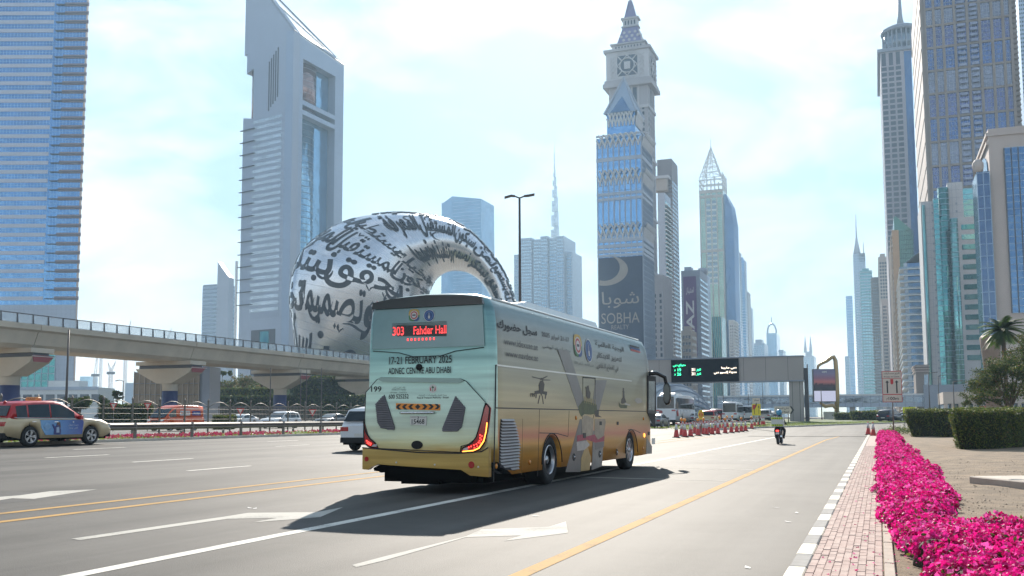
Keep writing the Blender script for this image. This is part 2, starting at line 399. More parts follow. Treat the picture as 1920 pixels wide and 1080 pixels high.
mbf = MB(); mbf.box((-.60, 45.6, ZP - .016), (-.02, 70, ZP + .002)); mbf.build('far_paving', M('far_paving', (.33, .24, .21), .85, var=.2, scale=12), pav)
# edging stones along the bed
es = None
edge = tag((lambda m: (m.box((.0, -4, -.05), (.085, 70, ZP - .02)), m.build('edging', CONC))[1])(MB()), kind='structure')
EM = M('edging_stone', (.33, .265, .215), .85, var=.2, scale=5)
for i in range(34):
    if es is None:
        b = MB(); b.bbox((-.042, -.247, 0), (.042, .247, .025), .006); es = b.build('edging_stone', EM, edge); o = es
    else: o = es.copy(); COL.objects.link(o)
    o.location = (.043, 7 + i * .5, ZP - .014 + random.uniform(-.004, .004))
# sandy verge with small undulations
xs = [.085, .3, .6, 1, 1.5, 2, 2.6, 3.3, 4, 5, 6, 8, 10, 13, 17, 22, 28, 36]; ys = [-5, 0] + [4 + i * .8 for i in range(40)] + list(range(37, 92, 4))
mb = MB(); nx = len(xs)
vv = [(x, y, ZP - .03 + (.03 * math.sin(x * 2.1 + y * .7) * math.sin(y * 1.3 - x) + random.uniform(-.008, .008) if x > .2 else 0)) for y in ys for x in xs]
mb.add(vv, [(j * nx + i, j * nx + i + 1, (j + 1) * nx + i + 1, (j + 1) * nx + i) for j in range(len(ys) - 1) for i in range(nx - 1)], 0, True)
mb.quad((.085, 89, ZP - .03), (36, 89, ZP - .03), (36, 89, -.1), (.085, 89, -.1))
verge = tag(mb.build('sand_verge', SAND, fix=False), kind='structure')
# pebbles on the verge
pv = []; pf = []
for i in range(6500):
    y = 7 + 26 * random.random() ** 1.6; x = .3 + random.random() * (4 + y * .35); r = random.uniform(.004, .02); b = len(pv)
    z = ZP - .03 + .03 * math.sin(x * 2.1 + y * .7) * math.sin(y * 1.3 - x)
    pv += [(x - r, y, z), (x, y - r, z), (x + r * .9, y, z), (x, y + r, z), (x + r * .1, y, z + r * .9)]; pf += [(b, b + 1, b + 4), (b + 1, b + 2, b + 4), (b + 2, b + 3, b + 4), (b + 3, b, b + 4)]
tag(np_mesh('pebbles', np.array(pv), np.array(pf), [M('pebble', (.23, .175, .125), .9, var=.4, scale=.9)]), kind='stuff')
# far side: service road bending right, grass island with kerb
def ribbon(name, left, right, dz, mat, n=8, parent=None, kind='structure'):
    mb = MB(); vs = []
    for (a, b) in zip(left, right):
        for i in range(n + 1):
            x = a[0] + (b[0] - a[0]) * i / n; y = a[1] + (b[1] - a[1]) * i / n; vs.append((x, y, gz(x, y) + dz))
    w = n + 1
    mb.add(vs, [(j * w + i, j * w + i + 1, (j + 1) * w + i + 1, (j + 1) * w + i) for j in range(len(left) - 1) for i in range(n)], 0, True)
    o = mb.build(name, mat, parent); return tag(o, kind=kind) if kind else o
IS = [(-15.5, 86), (-12, 98), (-7.5, 110), (-2, 122), (6, 135), (18, 148), (40, 160), (120, 172)]      # kerb of the island
ribbon('service_road', [(-9, 72), (-7.8, 86)] + [(x + .3, y - .3) for x, y in IS[1:]], [(-.8, 72), (-.5, 80), (1.5, 88), (5, 95), (12, 104), (24, 114), (44, 124), (70, 130), (130, 136)], .02, ASP)
ribbon('grass_island', IS, [(-16.5, 88), (-17.5, 105), (-18.5, 120), (-20, 140), (-20, 170), (-12, 190), (40, 200), (120, 210)], .10, GRASS, 6)
mb = MB()
for a, b in zip(IS[:-1], IS[1:]):
    n = 8
    for i in range(n):
        p = [(a[0] + (b[0] - a[0]) * t / n, a[1] + (b[1] - a[1]) * t / n) for t in (i, i + .97)]
        dx, dy = p[1][0] - p[0][0], p[1][1] - p[0][1]; L = math.hypot(dx, dy); nx, ny = dy / L * .2, -dx / L * .2
        z = gz(*p[0])
        mb.loft([[(q[0], q[1], z - .05), (q[0] + nx, q[1] + ny, z - .05), (q[0] + nx, q[1] + ny, z + .17), (q[0], q[1], z + .17)] for q in p])
tag(mb.build('island_kerb', CONC), kind='structure')
# planted median on the left
sheet('median', [-40.2, -37, -34, -32.0], YS, .07, GRASS)
mb = MB(); mb.loft([[(-32.0, y, gz(-32, y) - .1), (-31.8, y, gz(-32, y) - .1), (-31.8, y, gz(-32, y) + .13), (-32.0, y, gz(-32, y) + .13)] for y in YS]); tag(mb.build('median_kerb', CONC), kind='structure')
# haze in the air
def add_haze():
    mb = MB(); mb.box((-2300, -350, -1.2), (900, 3700, 960)); o = mb.build('haze', [])
    m = bpy.data.materials.new('haze'); m.use_nodes = True; n = m.node_tree.nodes; n.remove(n['Principled BSDF'])
    v = n.new('ShaderNodeVolumePrincipled'); v.inputs['Density'].default_value = HAZE; v.inputs['Color'].default_value = (.55, .79, 1, 1); v.inputs['Anisotropy'].default_value = .1
    m.node_tree.links.new(v.outputs[0], n['Material Output'].inputs['Volume']); o.data.materials.append(m); tag(o, kind='stuff')
HAZE = .00031
# ================================================================== TOWERS
def glass(name, col, metal=.75, rough=.12, var=.22, scale=.09):
    new = name not in MATS; m = M(name, col, rough, metal, var, scale, spec=.6, bump=.35, bscale=.22)
    if new: [setattr(q.inputs['Distance'], 'default_value', .6) for q in m.node_tree.nodes if q.type == 'BUMP']
    return m
G_BLUE = glass('glass_blue', (.13, .31, .56)); G_DEEP = glass('glass_deep_blue', (.06, .14, .27)); G_TEAL = glass('glass_teal', (.05, .24, .25))
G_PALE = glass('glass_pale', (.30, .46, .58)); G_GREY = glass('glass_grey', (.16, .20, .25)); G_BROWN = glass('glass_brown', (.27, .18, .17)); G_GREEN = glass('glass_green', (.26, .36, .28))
G_DARK = glass('glass_dark', (.05, .06, .08), .4, .15)
C_GREY = M('cladding_grey', (.36, .405, .48), .5, .3, .08, .03); C_MID = M('cladding_mid', (.24, .27, .33), .55, .2, .1, .03); C_BEIGE = M('cladding_beige', (.43, .37, .32), .75, 0, .1, .05)
C_WHITE = M('cladding_white', (.62, .62, .61), .55, 0, .08, .05); C_BROWN = M('cladding_brown', (.19, .17, .175), .65, 0, .12, .05); C_PINK = M('stone_pink', (.45, .37, .33), .7, 0, .1, .06)
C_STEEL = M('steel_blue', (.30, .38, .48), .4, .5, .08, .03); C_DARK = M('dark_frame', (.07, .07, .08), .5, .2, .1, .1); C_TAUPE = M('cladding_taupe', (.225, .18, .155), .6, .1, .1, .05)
C_PURPLE = M('roof_violet', (.16, .15, .30), .5, .2, .1, .05)
class Tower:
    def __init__(s, name, label, cat, pxl, pxr, pyt, Z, pxs=None, rz=0., group=None, D=None, body=None):
        A = atZ(pxl, pyt, Z); e = Vector((math.cos(rz), math.sin(rz), 0)); n = Vector((-math.sin(rz), math.cos(rz), 0))
        s.A, s.e, s.n = A, e, n; s.base = Vector((A.x, A.y, 0)); s.h = A.z
        B = s.hit(pxr, pyt); s.w = (B - A).dot(e); s.side = None; s.D = D or s.w
        if pxs is not None:
            s.side = 'r' if pxs > pxr else 'l'; o = Vector((0, 0, CAMH)); d = ray(pxs, pyt)
            p0 = s.base + e * (s.w if s.side == 'r' else 0)
            # meet of the sight line with the side plane
            t = (p0 - o).dot(e) / d.dot(e); s.D = min(90., max(12., ((o + d * t) - p0).dot(n)))
        s.root = thing(name, label, cat, s.base, rz, group)
        if body is not None: s.box('wall', (0, 0, -1.5), (s.w, s.D, s.h), body)
    def hit(s, px, py):
        o = Vector((0, 0, CAMH)); d = ray(px, py); t = (s.base - o).dot(s.n) / d.dot(s.n); return o + d * t
    def uv(s, px, py):
        p = s.hit(px, py); return (p - s.base).dot(s.e), p.z
    def z(s, py, px=None): return s.uv(px if px is not None else 960, py)[1] if px is not None else s.zc(py)
    def zc(s, py):
        px = s._mid(); return s.uv(px, py)[1]
    def _mid(s):
        v = s.base + s.e * s.w / 2 - Vector((0, 0, CAMH)); return 960 + FPX * v.dot(CR) / v.dot(CF)
    def P(s, face, u, z, d=0.):
        return {'f': (u, -d, z), 'r': (s.w + d, u, z), 'l': (-d, u, z)}[face]
    def slab(s, mb, face, u0, u1, z0, z1, d0, d1, mi=0):
        a = [s.P(face, u, z, d0) for u, z in ((u0, z0), (u1, z0), (u1, z1), (u0, z1))]; b = [s.P(face, u, z, d1) for u, z in ((u0, z0), (u1, z0), (u1, z1), (u0, z1))]
        mb.loft([a, b], mi)
    def box(s, name, lo, hi, mat, kind=None):
        m = MB(); m.box(lo, hi); o = m.build(name, mat, s.root); return tag(o, kind=kind)
    def FW(s, face): return s.w if face == 'f' else s.D
    def vbars(s, name, face, us, z0, z1, bw, d, mat, mb=None, d0=-.05):
        m = mb or MB()
        for u in us: s.slab(m, face, u - bw / 2, u + bw / 2, z0, z1, d0, d)
        if mb is None: return tag(m.build(name, mat, s.root, fix=False), kind='stuff')
    def hbars(s, name, face, zs, u0, u1, bh, d, mat, mb=None, d0=-.05):
        m = mb or MB()
        for z in zs: s.slab(m, face, u0, u1, z - bh / 2, z + bh / 2, d0, d)
        if mb is None: return tag(m.build(name, mat, s.root, fix=False), kind='stuff')
    def windows(s, face, us, zs, ww, wh, mat, d=.06, single=False, name='window', frame=None):
        """panes at centres us x zs; single: every one an object"""
        if single:
            m = MB(); s.slab(m, 'f', -ww / 2, ww / 2, -wh / 2, wh / 2, -.05, d)
            src = None
            rot = {'f': Matrix(), 'r': Matrix.Rotation(R_(90), 4, 'Z'), 'l': Matrix.Rotation(R_(-90), 4, 'Z')}[face]
            for z in zs:
                for u in us:
                    if src is None: o = src = m.build(name, mat, s.root)
                    else: o = src.copy(); COL.objects.link(o); o.parent = s.root
                    o.location = s.P(face, u, z); o.rotation_euler = rot.to_euler()
                    if len(mats_of(mat)) > 1: pass
            return
        m = MB()
        for z in zs:
            for u in us: s.slab(m, face, u - ww / 2, u + ww / 2, z - wh / 2, z + wh / 2, -.05, d)
        return tag(m.build(name, mat, s.root, fix=False), kind='stuff')
def mats_of(m): return m if isinstance(m, (list, tuple)) else [m]
def lin(a, b, n): return [a + (b - a) * (i + .5) / n for i in range(n)]
def edges(a, b, n): return [a + (b - a) * i / n for i in range(n + 1)]

# ---- left blue tower
T = Tower('office_tower', 'huge blue glass tower with grey stripes and dark fins at the left edge', 'tower', -170, 169, -150, 520, rz=THETA, D=45)
m = MB(); m.prism([(0, 0), (T.w, 0), (T.w - 26, 45), (0, 45)], -1.5, T.h); m.build('wall', G_BLUE, T.root)
f0 = T.zc(572); m = MB(); m.prism([(-.3, -.4), (T.w + .3, -.4), (T.w - 25.5, 45.3), (-.3, 45.3)], -1.5, f0); m.build('podium_wall', C_GREY, T.root)
fl = (T.zc(0) - T.zc(163.5)) / 10; z = T.zc(560); zs = []
while z < T.h: zs.append(z); z += fl
u97, u108, u150 = T.uv(91, 300)[0], T.uv(98, 300)[0], T.uv(157, 300)[0]
T.windows('f', [u97 / 2], zs, u97, fl * .42, M('stripe_grey', (.42, .44, .52), .45, .2, .06, .1), .25, True, 'stripe_panel')
for o in [k for k in T.root.children if k.name.startswith('stripe_panel')]: pass
T.windows('f', [(u108 + 4 + u150) / 2], zs, u150 - u108 - 4, fl * .4, M('fin_brown', (.22, .17, .20), .5, .2, .1, .1), .5, True, 'louvre')
T.windows('f', [(u108 + T.w) / 2], [q - fl * .05 for q in zs], T.w - u108 + 1.6, fl * .07, C_DARK, 1.3, True, 'sun_fin')
T.hbars('floor_joint', 'f', [q + fl / 2 for q in zs], 0, T.w, .12, .1, C_STEEL); T.vbars('mullion', 'f', edges(0, T.w, 56), f0, T.h, .05, .12, C_STEEL)
T.hbars('panel_joint', 'f', [f0 - i * fl / 2 for i in range(1, 30)], 0, T.w, .08, .44, C_MID); T.vbars('panel_joint', 'f', edges(0, T.w, 40), 0, f0, .08, .44, C_MID)
ua, ub = T.uv(16, 700)[0], T.uv(104, 700)[0]; zt, zb = T.zc(660), T.zc(742)
m = MB(); T.slab(m, 'f', ua, ub, zb - 8, zt, -.2, .6); m.build('lobby_glass', G_TEAL, T.root)
T.hbars('lobby_mullion', 'f', edges(zb - 8, zt, 8), ua, ub, .35, .9, C_GREY); T.vbars('lobby_mullion', 'f', edges(ua, ub, 7), zb - 8, zt, .3, .9, C_GREY)
T.box('lit_edge_strip', (T.w - .05, -.3, -1.5), (T.w + .5, 1.2, T.h), C_PINK)  # pink strip: the sunlit corner edge is put in as colour

# ---- triangular tower
def camv(X, Z): return _r0 * X + _f0 * Z
C0 = camv((538 - 960) / 1817 * 600, 600); eL = camv(-.835, .55); eR = camv(.407, .914)
tL, tR = 46., 57.
tri = thing('triangular_tower', 'grey triangular tower with sloping glass roof peak behind the round calligraphy building', 'tower', (C0.x, C0.y, 0))
hC, hL, hR = 250., 305., 246.
nL = Vector((-eL.y, eL.x, 0)); nL = nL if nL.dot(-_f0) > 0 else -nL; nR = Vector((-eR.y, eR.x, 0)); nR = nR if nR.dot(-_f0) > 0 else -nR
nL.z = nR.z = 0; nL.normalize(); nR.normalize()
def TP(side, t, z, d=0.):
    e, n = (eL, nL) if side == 'L' else (eR, nR); return tuple(e * t + n * d + Vector((0, 0, z)))
def tslab(mb, side, t0, t1, z0, z1, d0, d1, mi=0):
    q = ((t0, z0), (t1, z0), (t1, z1), (t0, z1)); mb.loft([[TP(side, t, z, d0) for t, z in q], [TP(side, t, z, d1) for t, z in q]], mi)
ins = -nR * 6                                            # glass core set back behind the frame of the right face
m = MB(); a = ins - nL * 3 - eL * .0
k = Vector((0, 0, 1))
q_ = [a, eL * (tL - 12) - nL * 3, eR * tR + ins]
m.loft([[p - k for p in q_], [p + k * (hC - 8) for p in q_]])
m.build('glass_core', glass('glass_sky', (.20, .38, .54)), tri)
zt = lambda py: 1.41 + (784 - py) / 1817 * 600
# left wall: a slab with the peak and a notch
prof = [(0, -1), (0, hC), (tL, hL), (tL, zt(52)), (tL - 2.5, zt(50)), (tL - 2.5, zt(92)), (tL - 9.2, zt(84)), (tL - 9.2, zt(187)), (tL, zt(200) + 6), (tL, -1)]
m = MB(); m.loft([[TP('L', t, z, 0) for t, z in prof], [TP('L', t, z, -5.5) for t, z in prof]]); m.build('left_wall', C_GREY, tri)
m = MB(); m.lathe([(6.2, zt(205)), (6.2, zt(80))], 14); o = m.build('notch_glass', G_BROWN, tri); o.location = eL * (tL - 9) - nL * 7
for i in range(5):
    t = 5 + i * 0 + [10.2, 13.5, 16.8, 20.0, 23.2][i] * .62 + 2; m = MB(); y0 = zt([68, 74, 80, 86, 92][i]) - 2; y1 = zt([156, 163, 168, 173, 180][i])
    tslab(m, 'L', t, t + 1.1, y1, y0 + 6, -.05, .12); m.build('slot_shade', C_DARK, tri)  # thin proud boxes; dark colour stands in for shade in recessed slots
GLB = M('band_glass_pale', (.52, .60, .66), .25, .35, .25, .12); nb = 48
z = zt(195); fl = 4.15; i = 0
while z > zt(580):
    m = MB(); tslab(m, 'L', 9.5, 36.0, z - 1.35, z + .75, -.05, .10); m.build('band_window', GLB, tri)
    if i % 2 == 1:
        m = MB(); tslab(m, 'L', 34, tL + 1.8, z - .45, z - .1, -.05, 1.2); m.build('sun_fin', C_DARK, tri)
    z -= fl; i += 1
m = MB()
for i in range(18): tslab(m, 'L', 9.5 + i * 1.5, 9.6 + i * 1.5, zt(590), zt(190), .1, .14)
tag(m.build('mullion', C_GREY, tri, fix=False), kind='stuff')
m = MB(); tslab(m, 'L', 12, 34, zt(700), zt(612), -.05, .25); m.build('lobby_recess', C_DARK, tri)
m = MB(); m.lathe([(7, zt(700)), (7, zt(616))], 16); o = m.build('lobby_drum', G_TEAL, tri); o.location = eL * 22 - nL * 5
# right face: frame of strips and beams over the core
for nm, t0, t1, z0, z1 in [('frame_pier', 0, 10.5, -1, hC), ('frame_pier', 47, tR, -1, hR), ('frame_beam', 10.5, 47, hC - 15, hC - .5), ('frame_beam', 10.5, 47, zt(163) - 2, zt(163) + 1.0), ('frame_beam', 10.5, 47, zt(182) - 2.2, zt(182) + .8)]:
    m = MB(); tslab(m, 'R', t0, t1, z0, z1, -5.8, -.02); m.build(nm, M('cladding_bluegrey', (.33, .40, .50), .5, .3, .06, .03), tri)
m = MB(); m.lathe([(14.5, zt(172)), (14.5, zt(66))], 26); o = m.build('crown_drum', G_BROWN, tri); o.location = eR * 24 - nR * 17
m = MB(); m.lathe([(13.5, -1), (13.5, zt(200))], 26); o = m.build('glass_drum', glass('glass_sky2', (.25, .47, .62)), tri); o.location = eR * 24 - nR * 17
m = MB()
for i in range(58): m.lathe([(14.62 if i < 9 else 13.62, 0), (14.62 if i < 9 else 13.62, .25)], 26, c=(0, 0, hC - 14 - i * 4.15), cap=False, smooth=False)
o = tag(m.build('floor_joint', C_MID, tri, fix=False), kind='stuff'); o.location = eR * 24 - nR * 17
m = MB(); a, b, c = eL * tL + k * hL, k * hC, eR * tR + k * hR
m.loft([[b, a, c], [b - k * .8, a - k * .8, c - k * .8]]); m.build('sloping_roof', M('roof_glass_white', (.72, .76, .78), .15, .3, .05), tri)
m = MB()
for p, q in ((a, b), (b, c), (c, a)): m.tube([p + k * .3, q + k * .3], .55, 4, smooth=False)
m.tube([(a + b) / 2 + k * .5, c + k * .5], .35, 4, smooth=False); m.build('roof_edge', C_MID, tri)
m = MB()
for i in range(58): tslab(m, 'R', 0, 10.5, 4 + i * 4.15, 4.1 + i * 4.15, -.05, .03); tslab(m, 'R', 47, tR, 4 + i * 4.15, 4.1 + i * 4.15, -.05, .03)
tag(m.build('panel_joint', C_MID, tri, fix=False), kind='stuff')

# ---- far grey block with a curved fin
T = Tower('office_tower', 'small grey-blue tower with a curved pointed fin left of the triangular tower', 'tower', 380, 414, 536, 900, pxs=441, body=C_STEEL)
nz = edges(0, T.h, 34); T.hbars('floor_band', 'f', nz, 1, T.w - 1, 1.6, .2, G_GREY); T.hbars('floor_band', 'r', nz, 6, T.D, 2.2, .2, G_PALE)
m = MB(); u0 = T.uv(410, 500)[0]; zb, zt_ = T.zc(536), T.zc(492)
pr = [(u0, -1), (u0, zt_), (u0 + 4, T.zc(502)), (u0 + 9, T.zc(514)), (u0 + 13, T.zc(523)), (u0 + 13, -1)]
m.loft([[(a, -1.5, z) for a, z in pr], [(a, 6, z) for a, z in pr]]); m.build('curved_fin', C_GREY, T.root)
m = MB(); u1 = T.uv(431, 500)[0]; m.box((u1, 8, 0), (u1 + 1.6, 10, T.zc(490))); m.build('mast_fin', C_WHITE, T.root)

# ---- blue slab tower behind the ring
T = Tower('glass_tower', 'plain blue slab tower with folded facets rising behind the calligraphy ring', 'tower', 848, 902, 368, 1100, pxs=None, D=40)
w, D, h = T.w, T.D, T.h; x0 = T.uv(820, 380)[0]
low = [(x0 + 2, 14, -1), (2 + w * .0, 0, -1), (w + 3, 8, -1), (w, D, -1), (x0, D, -1)]
m = MB(); m.add([(x0, 12, -1), (-14, 0, -1), (w + 2, 0, -1), (w + 2, D, -1), (x0, D, -1), (x0, 12, h - 5), (0, 0, h), (w, 0, h - 6), (w, D, h - 6), (x0, D, h - 5)],
    [(0, 1, 5), (1, 6, 5), (1, 2, 6), (2, 7, 6), (2, 3, 8, 7), (3, 4, 9, 8), (4, 0, 5, 9), (5, 6, 7, 8, 9)])
m.build('glass_shell', glass('glass_steel_blue', (.15, .30, .46), .6, .2), T.root)
T.hbars('floor_joint', 'f', edges(8, h - 8, 60), 1, w - 1, .35, .06, C_STEEL)
m = MB(); m.box((x0 - .3, 11.6, h - 5), (w * .3, 20, h - 3.6)); m.build('parapet', C_STEEL, T.root)

# ---- stepped pale tower
T = Tower('stepped_tower', 'pale blue-grey tower of stepped ribbed columns right of the tall street lamp', 'tower', 964, 1073, 475, 1300, D=50)
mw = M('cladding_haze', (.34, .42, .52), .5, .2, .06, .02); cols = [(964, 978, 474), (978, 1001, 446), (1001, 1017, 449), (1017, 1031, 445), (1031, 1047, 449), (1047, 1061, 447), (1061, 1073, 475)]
for i, (a, b, t) in enumerate(cols):
    ua, ub = T.uv(a, 500)[0], T.uv(b, 500)[0]; d = 0 if i in (0, 6) else (8 if i % 2 else 4); m = MB(); m.box((ua, -d, -1), (ub, 45, T.zc(t))); m.build('ribbed_bay', mw, T.root)
    m = MB(); n = max(3, int((ub - ua) / 3.2))
    for u in edges(ua + 1, ub - 1, n): m.box((u - .35, -d - .8, 0), (u + .35, -d + .1, T.zc(t) - 2))
    tag(m.build('rib', C_GREY, T.root, fix=False), kind='stuff')
    m = MB()
    for z in edges(5, T.zc(t) - 6, 52): m.box((ua + .6, -d - .25, z), (ub - .6, -d + .1, z + 1.7))
    tag(m.build('floor_window', G_PALE, T.root, fix=False), kind='stuff')

# ---- needle tower far away
P0 = atZ(1041, 480, 2950); bk = thing('needle_tower', 'very tall thin stepped needle tower fading into the sky', 'tower', (P0.x, P0.y, 0), THETA)
zf = lambda py: CAMH + (784 - py) / 1817 * 2950; xf = lambda px: (px - 1041) / 1817 * 2950
steps = [(1031, 1051, 640, 440), (1033, 1050, 440, 418), (1034, 1049, 418, 390), (1035, 1048, 390, 362), (1036, 1046.5, 362, 340), (1037, 1045, 340, 322), (1038.5, 1043.5, 322, 306), (1039.6, 1042.2, 306, 290)]
for a, b, y0, y1 in steps:
    m = MB(); xa, xb = xf(a), xf(b); xm = (xa + xb) / 2; rr = (xb - xa) / 2
    for i in range(3):
        q = i * 2.094 + .5; m.lathe([(rr * .62, zf(y0)), (rr * .62, zf(y1) - i * 12)], 12, c=(xm + math.cos(q) * rr * .38, math.sin(q) * rr * .5 + 10, 0))
    m.build('tier', C_STEEL, bk)
m = MB(); m.lathe([(1.8, zf(292)), (.5, zf(262))], 8, c=(0, 10, 0)); m.build('spire', C_GREY, bk)

# ---- banner tower with pointed arches (front of the clock tower)
def arches(mb, T, face, u0, u1, n, z0, z1, d0, d1, r=.48):
    """interlaced pointed arches, leaning out at the top"""
    w = (u1 - u0) / n
    for i in range(-1, n + 1):
        for sgn in (1, -1):
            pts = []
            for k in range(7):
                t = k / 6; u = u0 + (i + .5) * w + sgn * w * .98 * (t ** 1.7)
                if sgn * 0 + u < u0 - .1 or u > u1 + .1: break
                pts.append(T.P(face, u, z0 + (z1 - z0) * t, d0 + (d1 - d0) * t * t))
            if len(pts) > 1: mb.tube(pts, r, 4, smooth=False)
ab = Tower('banner_tower', 'blue glass tower with pointed arch bands and a dark crescent banner', 'tower', 1119, 1202, 256, 545, pxs=1221, body=None)
w, D = ab.w, ab.D
ab.box('shaft', (0, 0, -1.5), (w, D, ab.zc(256)), G_BLUE)
u_a, u_b = ab.uv(1134, 240)[0], ab.uv(1187, 240)[0]; zr0, zr1 = ab.zc(256), ab.zc(206)
m = MB(); m.box((u_a, 5, zr0 - .2), (u_b, D - 5, zr1)); m.build('upper_block', G_BLUE, ab.root)
cx, cy = (u_a + u_b) / 2, D / 2; zt_ = ab.zc(135); rw = (u_b - u_a) / 2 + 1.2
m = MB(); B = [(cx - rw, 4, zr1), (cx + rw, 4, zr1), (cx + rw, D - 4, zr1), (cx - rw, D - 4, zr1)]
m.add(B + [(cx, cy, zt_)], [(0, 1, 4), (1, 2, 4), (2, 3, 4), (3, 0, 4), (3, 2, 1, 0)]); m.build('pyramid_roof', C_STEEL, ab.root)
m = MB(); q = [(cx - rw * .62, 4, zr1 + .4), (cx + rw * .62, 4, zr1 + .4), (cx, cy * .52 + 2, zr1 + (zt_ - zr1) * .5)]
m.slab(q, (0, -.35, 0)); m.build('roof_window', G_DEEP, ab.root)
for i in range(4):
    m = MB(); m.tube([B[i], (cx, cy, zt_ + 2)], [.9, .35], 5, smooth=False); m.build('hip_rib', C_GREY, ab.root)
lat = M('lattice_grey', (.58, .60, .62), .5, .1, .08, .1)
m = MB(); arches(m, ab, 'f', 0, w, 8, ab.zc(275), ab.zc(252), .3, 3.2); arches(m, ab, 'r', 0, D, 9, ab.zc(275), ab.zc(252), .3, 3.2); tag(m.build('arch_lattice', lat, ab.root, fix=False), kind='stuff')
m = MB(); arches(m, ab, 'f', 0, w, 8, ab.zc(345), ab.zc(318), .3, 2.4); arches(m, ab, 'r', 0, D, 9, ab.zc(345), ab.zc(318), .3, 2.4); tag(m.build('arch_lattice', lat, ab.root, fix=False), kind='stuff')
m = MB(); arches(m, ab, 'f', 0, w, 8, ab.zc(448), ab.zc(420), .3, 2.4); arches(m, ab, 'r', 0, D, 9, ab.zc(448), ab.zc(420), .3, 2.4); tag(m.build('arch_lattice', lat, ab.root, fix=False), kind='stuff')
class _Q: pass
tq = _Q(); tq.P = lambda face, u, z, d=0.: {'f': (u_a + u, 5 - d, z), 'r': (u_b + d, 5 + u, z)}[face]
m = MB(); arches(m, tq, 'f', 0, u_b - u_a, 8, ab.zc(231), zr1, .2, 1.4); arches(m, tq, 'r', 0, D - 10, 8, ab.zc(231), zr1, .2, 1.4); tag(m.build('arch_lattice', lat, ab.root, fix=False), kind='stuff')
for py, hh in [(252, 1.2), (297, 2.2), (362, 1.6), (372, 1.6), (449, 2.4), (461, 1.8), (470, 1.8), (478, 1.4)]:
    m = MB(); z = ab.zc(py); ab.slab(m, 'f', -.4, w + .4, z - hh / 2, z + hh / 2, -.1, .5); ab.slab(m, 'r', 0, D, z - hh / 2, z + hh / 2, -.1, .5); m.build('floor_ledge', C_GREY, ab.root)
ab.vbars('mullion', 'f', edges(0, w, 8), 0, ab.zc(256), .55, .45, C_GREY); ab.vbars('mullion', 'r', edges(0, D, 9), 0, ab.zc(256), .45, .45, C_GREY)
ab.hbars('floor_joint', 'f', edges(0, ab.zc(256), 52), 0, w, .22, .15, C_STEEL); ab.hbars('floor_joint', 'r', edges(0, ab.zc(256), 52), 0, D, .5, .2, C_STEEL)
ab.windows('f', lin(0, w, 8), [ab.zc(y) for y in (284, 308, 395)], w / 8 - 1.0, 8.5, G_BLUE, .2, True)
# the banner: dark printed cloth on the front
bz0, bz1 = -1, ab.zc(482); m = MB(); ab.slab(m, 'f', .4, w - .2, bz0, bz1, .5, .75); ban = m.build('banner', M('banner_navy', (.028, .045, .085), .6, 0, .15, .2), ab.root)
GOLD = M('banner_print', (.30, .27, .24), .6, 0, .08, .3); bf = lambda u, z: ab.P('f', u, z, .80)
def bl(s, x0, x1, y0, y1, bold=0.):
    m = MB(); a, z1 = ab.uv(x0, y0); b, z0 = ab.uv(x1, y1); lettering(m, s, bf, a, b, z0, z1, bold=bold); m.build('banner_lettering', GOLD, ban, fix=False)
m = MB(); c = ab.uv(1136, 508); RO = (ab.uv(1178, 508)[0] - c[0])
pts = []
o_ = [(c[0] + RO * math.cos(q), c[1] + RO * .66 * math.sin(q)) for q in [R_(a) for a in range(-108, 80, 8)]]
i_ = [(c[0] - RO * .02 + RO * .66 * math.cos(q), c[1] + RO * .12 + RO * .56 * math.sin(q)) for q in [R_(a) for a in range(72, -120, -8)]]
n = min(len(o_), len(i_)); o_, i_ = o_[:n], i_[:n]; i_ = i_[::-1]
m.add([bf(max(.5, a), z) for a, z in o_] + [bf(max(.5, a), z) for a, z in i_], [(i, i + 1, n + i + 1, n + i) for i in range(n - 1)]); m.build('crescent', GOLD, ban)
bl('\u0634\u0648\u0628\u0627', 1129, 1199, 548, 576, .0); bl('SOBHA', 1128, 1200, 588, 605, .0); bl('REALTY', 1147, 1180, 610, 617)

# ---- clock tower
ct = Tower('clock_tower', 'tall beige clock tower with violet roofs and lattice clock face', 'clock tower', 1136, 1216, 92, 700, pxs=1230)
w, D = ct.w, ct.D; zc = ct.zc; ST = M('stone_beige', (.38, .365, .375), .75, 0, .08, .04); STL = M('stone_light', (.50, .49, .50), .75, 0, .08, .04)
m = MB(); m.box((1.5, 1.5, -1), (w - 1.5, D - 1.5, zc(160))); m.build('shaft', ST, ct.root)
m = MB(); m.box((0, 0, zc(150)), (w, D, zc(92))); m.build('clock_block', STL, ct.root)
for y, e, hh in [(157, 2.2, 3), (150, 1.2, 2.5), (91, 1.6, 2.0), (76, -2.6, 1.2)]:
    m = MB(); m.box((-e, -e, zc(y) - hh / 2), (w + e, D + e, zc(y) + hh / 2)); m.build('cornice', ST, ct.root)
def tier(i, y0, y1, mat, nm, taper=0.):
    z0, z1 = zc(y0), zc(y1); a = i; b = i + taper; m = MB()
    m.loft([[(a, a, z0), (w - a, a, z0), (w - a, D - a, z0), (a, D - a, z0)], [(b, b, z1), (w - b, b, z1), (w - b, D - b, z1), (b, D - b, z1)]]); m.build(nm, mat, ct.root)
tier(4, 91, 76, STL, 'upper_tier'); tier(6.3, 76, 39, C_PURPLE, 'violet_roof', 4.2); tier(9.6, 39, 36.5, ST, 'cornice'); tier(10.6, 36.5, 24, STL, 'lantern_tier'); tier(9.4, 24, 20.5, ST, 'cornice'); tier(11.4, 20.5, -12, C_PURPLE, 'spire_roof', 3.4)
m = MB(); m.lathe([(1, zc(-12)), (.3, zc(-45))], 8, c=(w / 2, D / 2, 0)); m.build('spire', ST, ct.root)
m = MB()
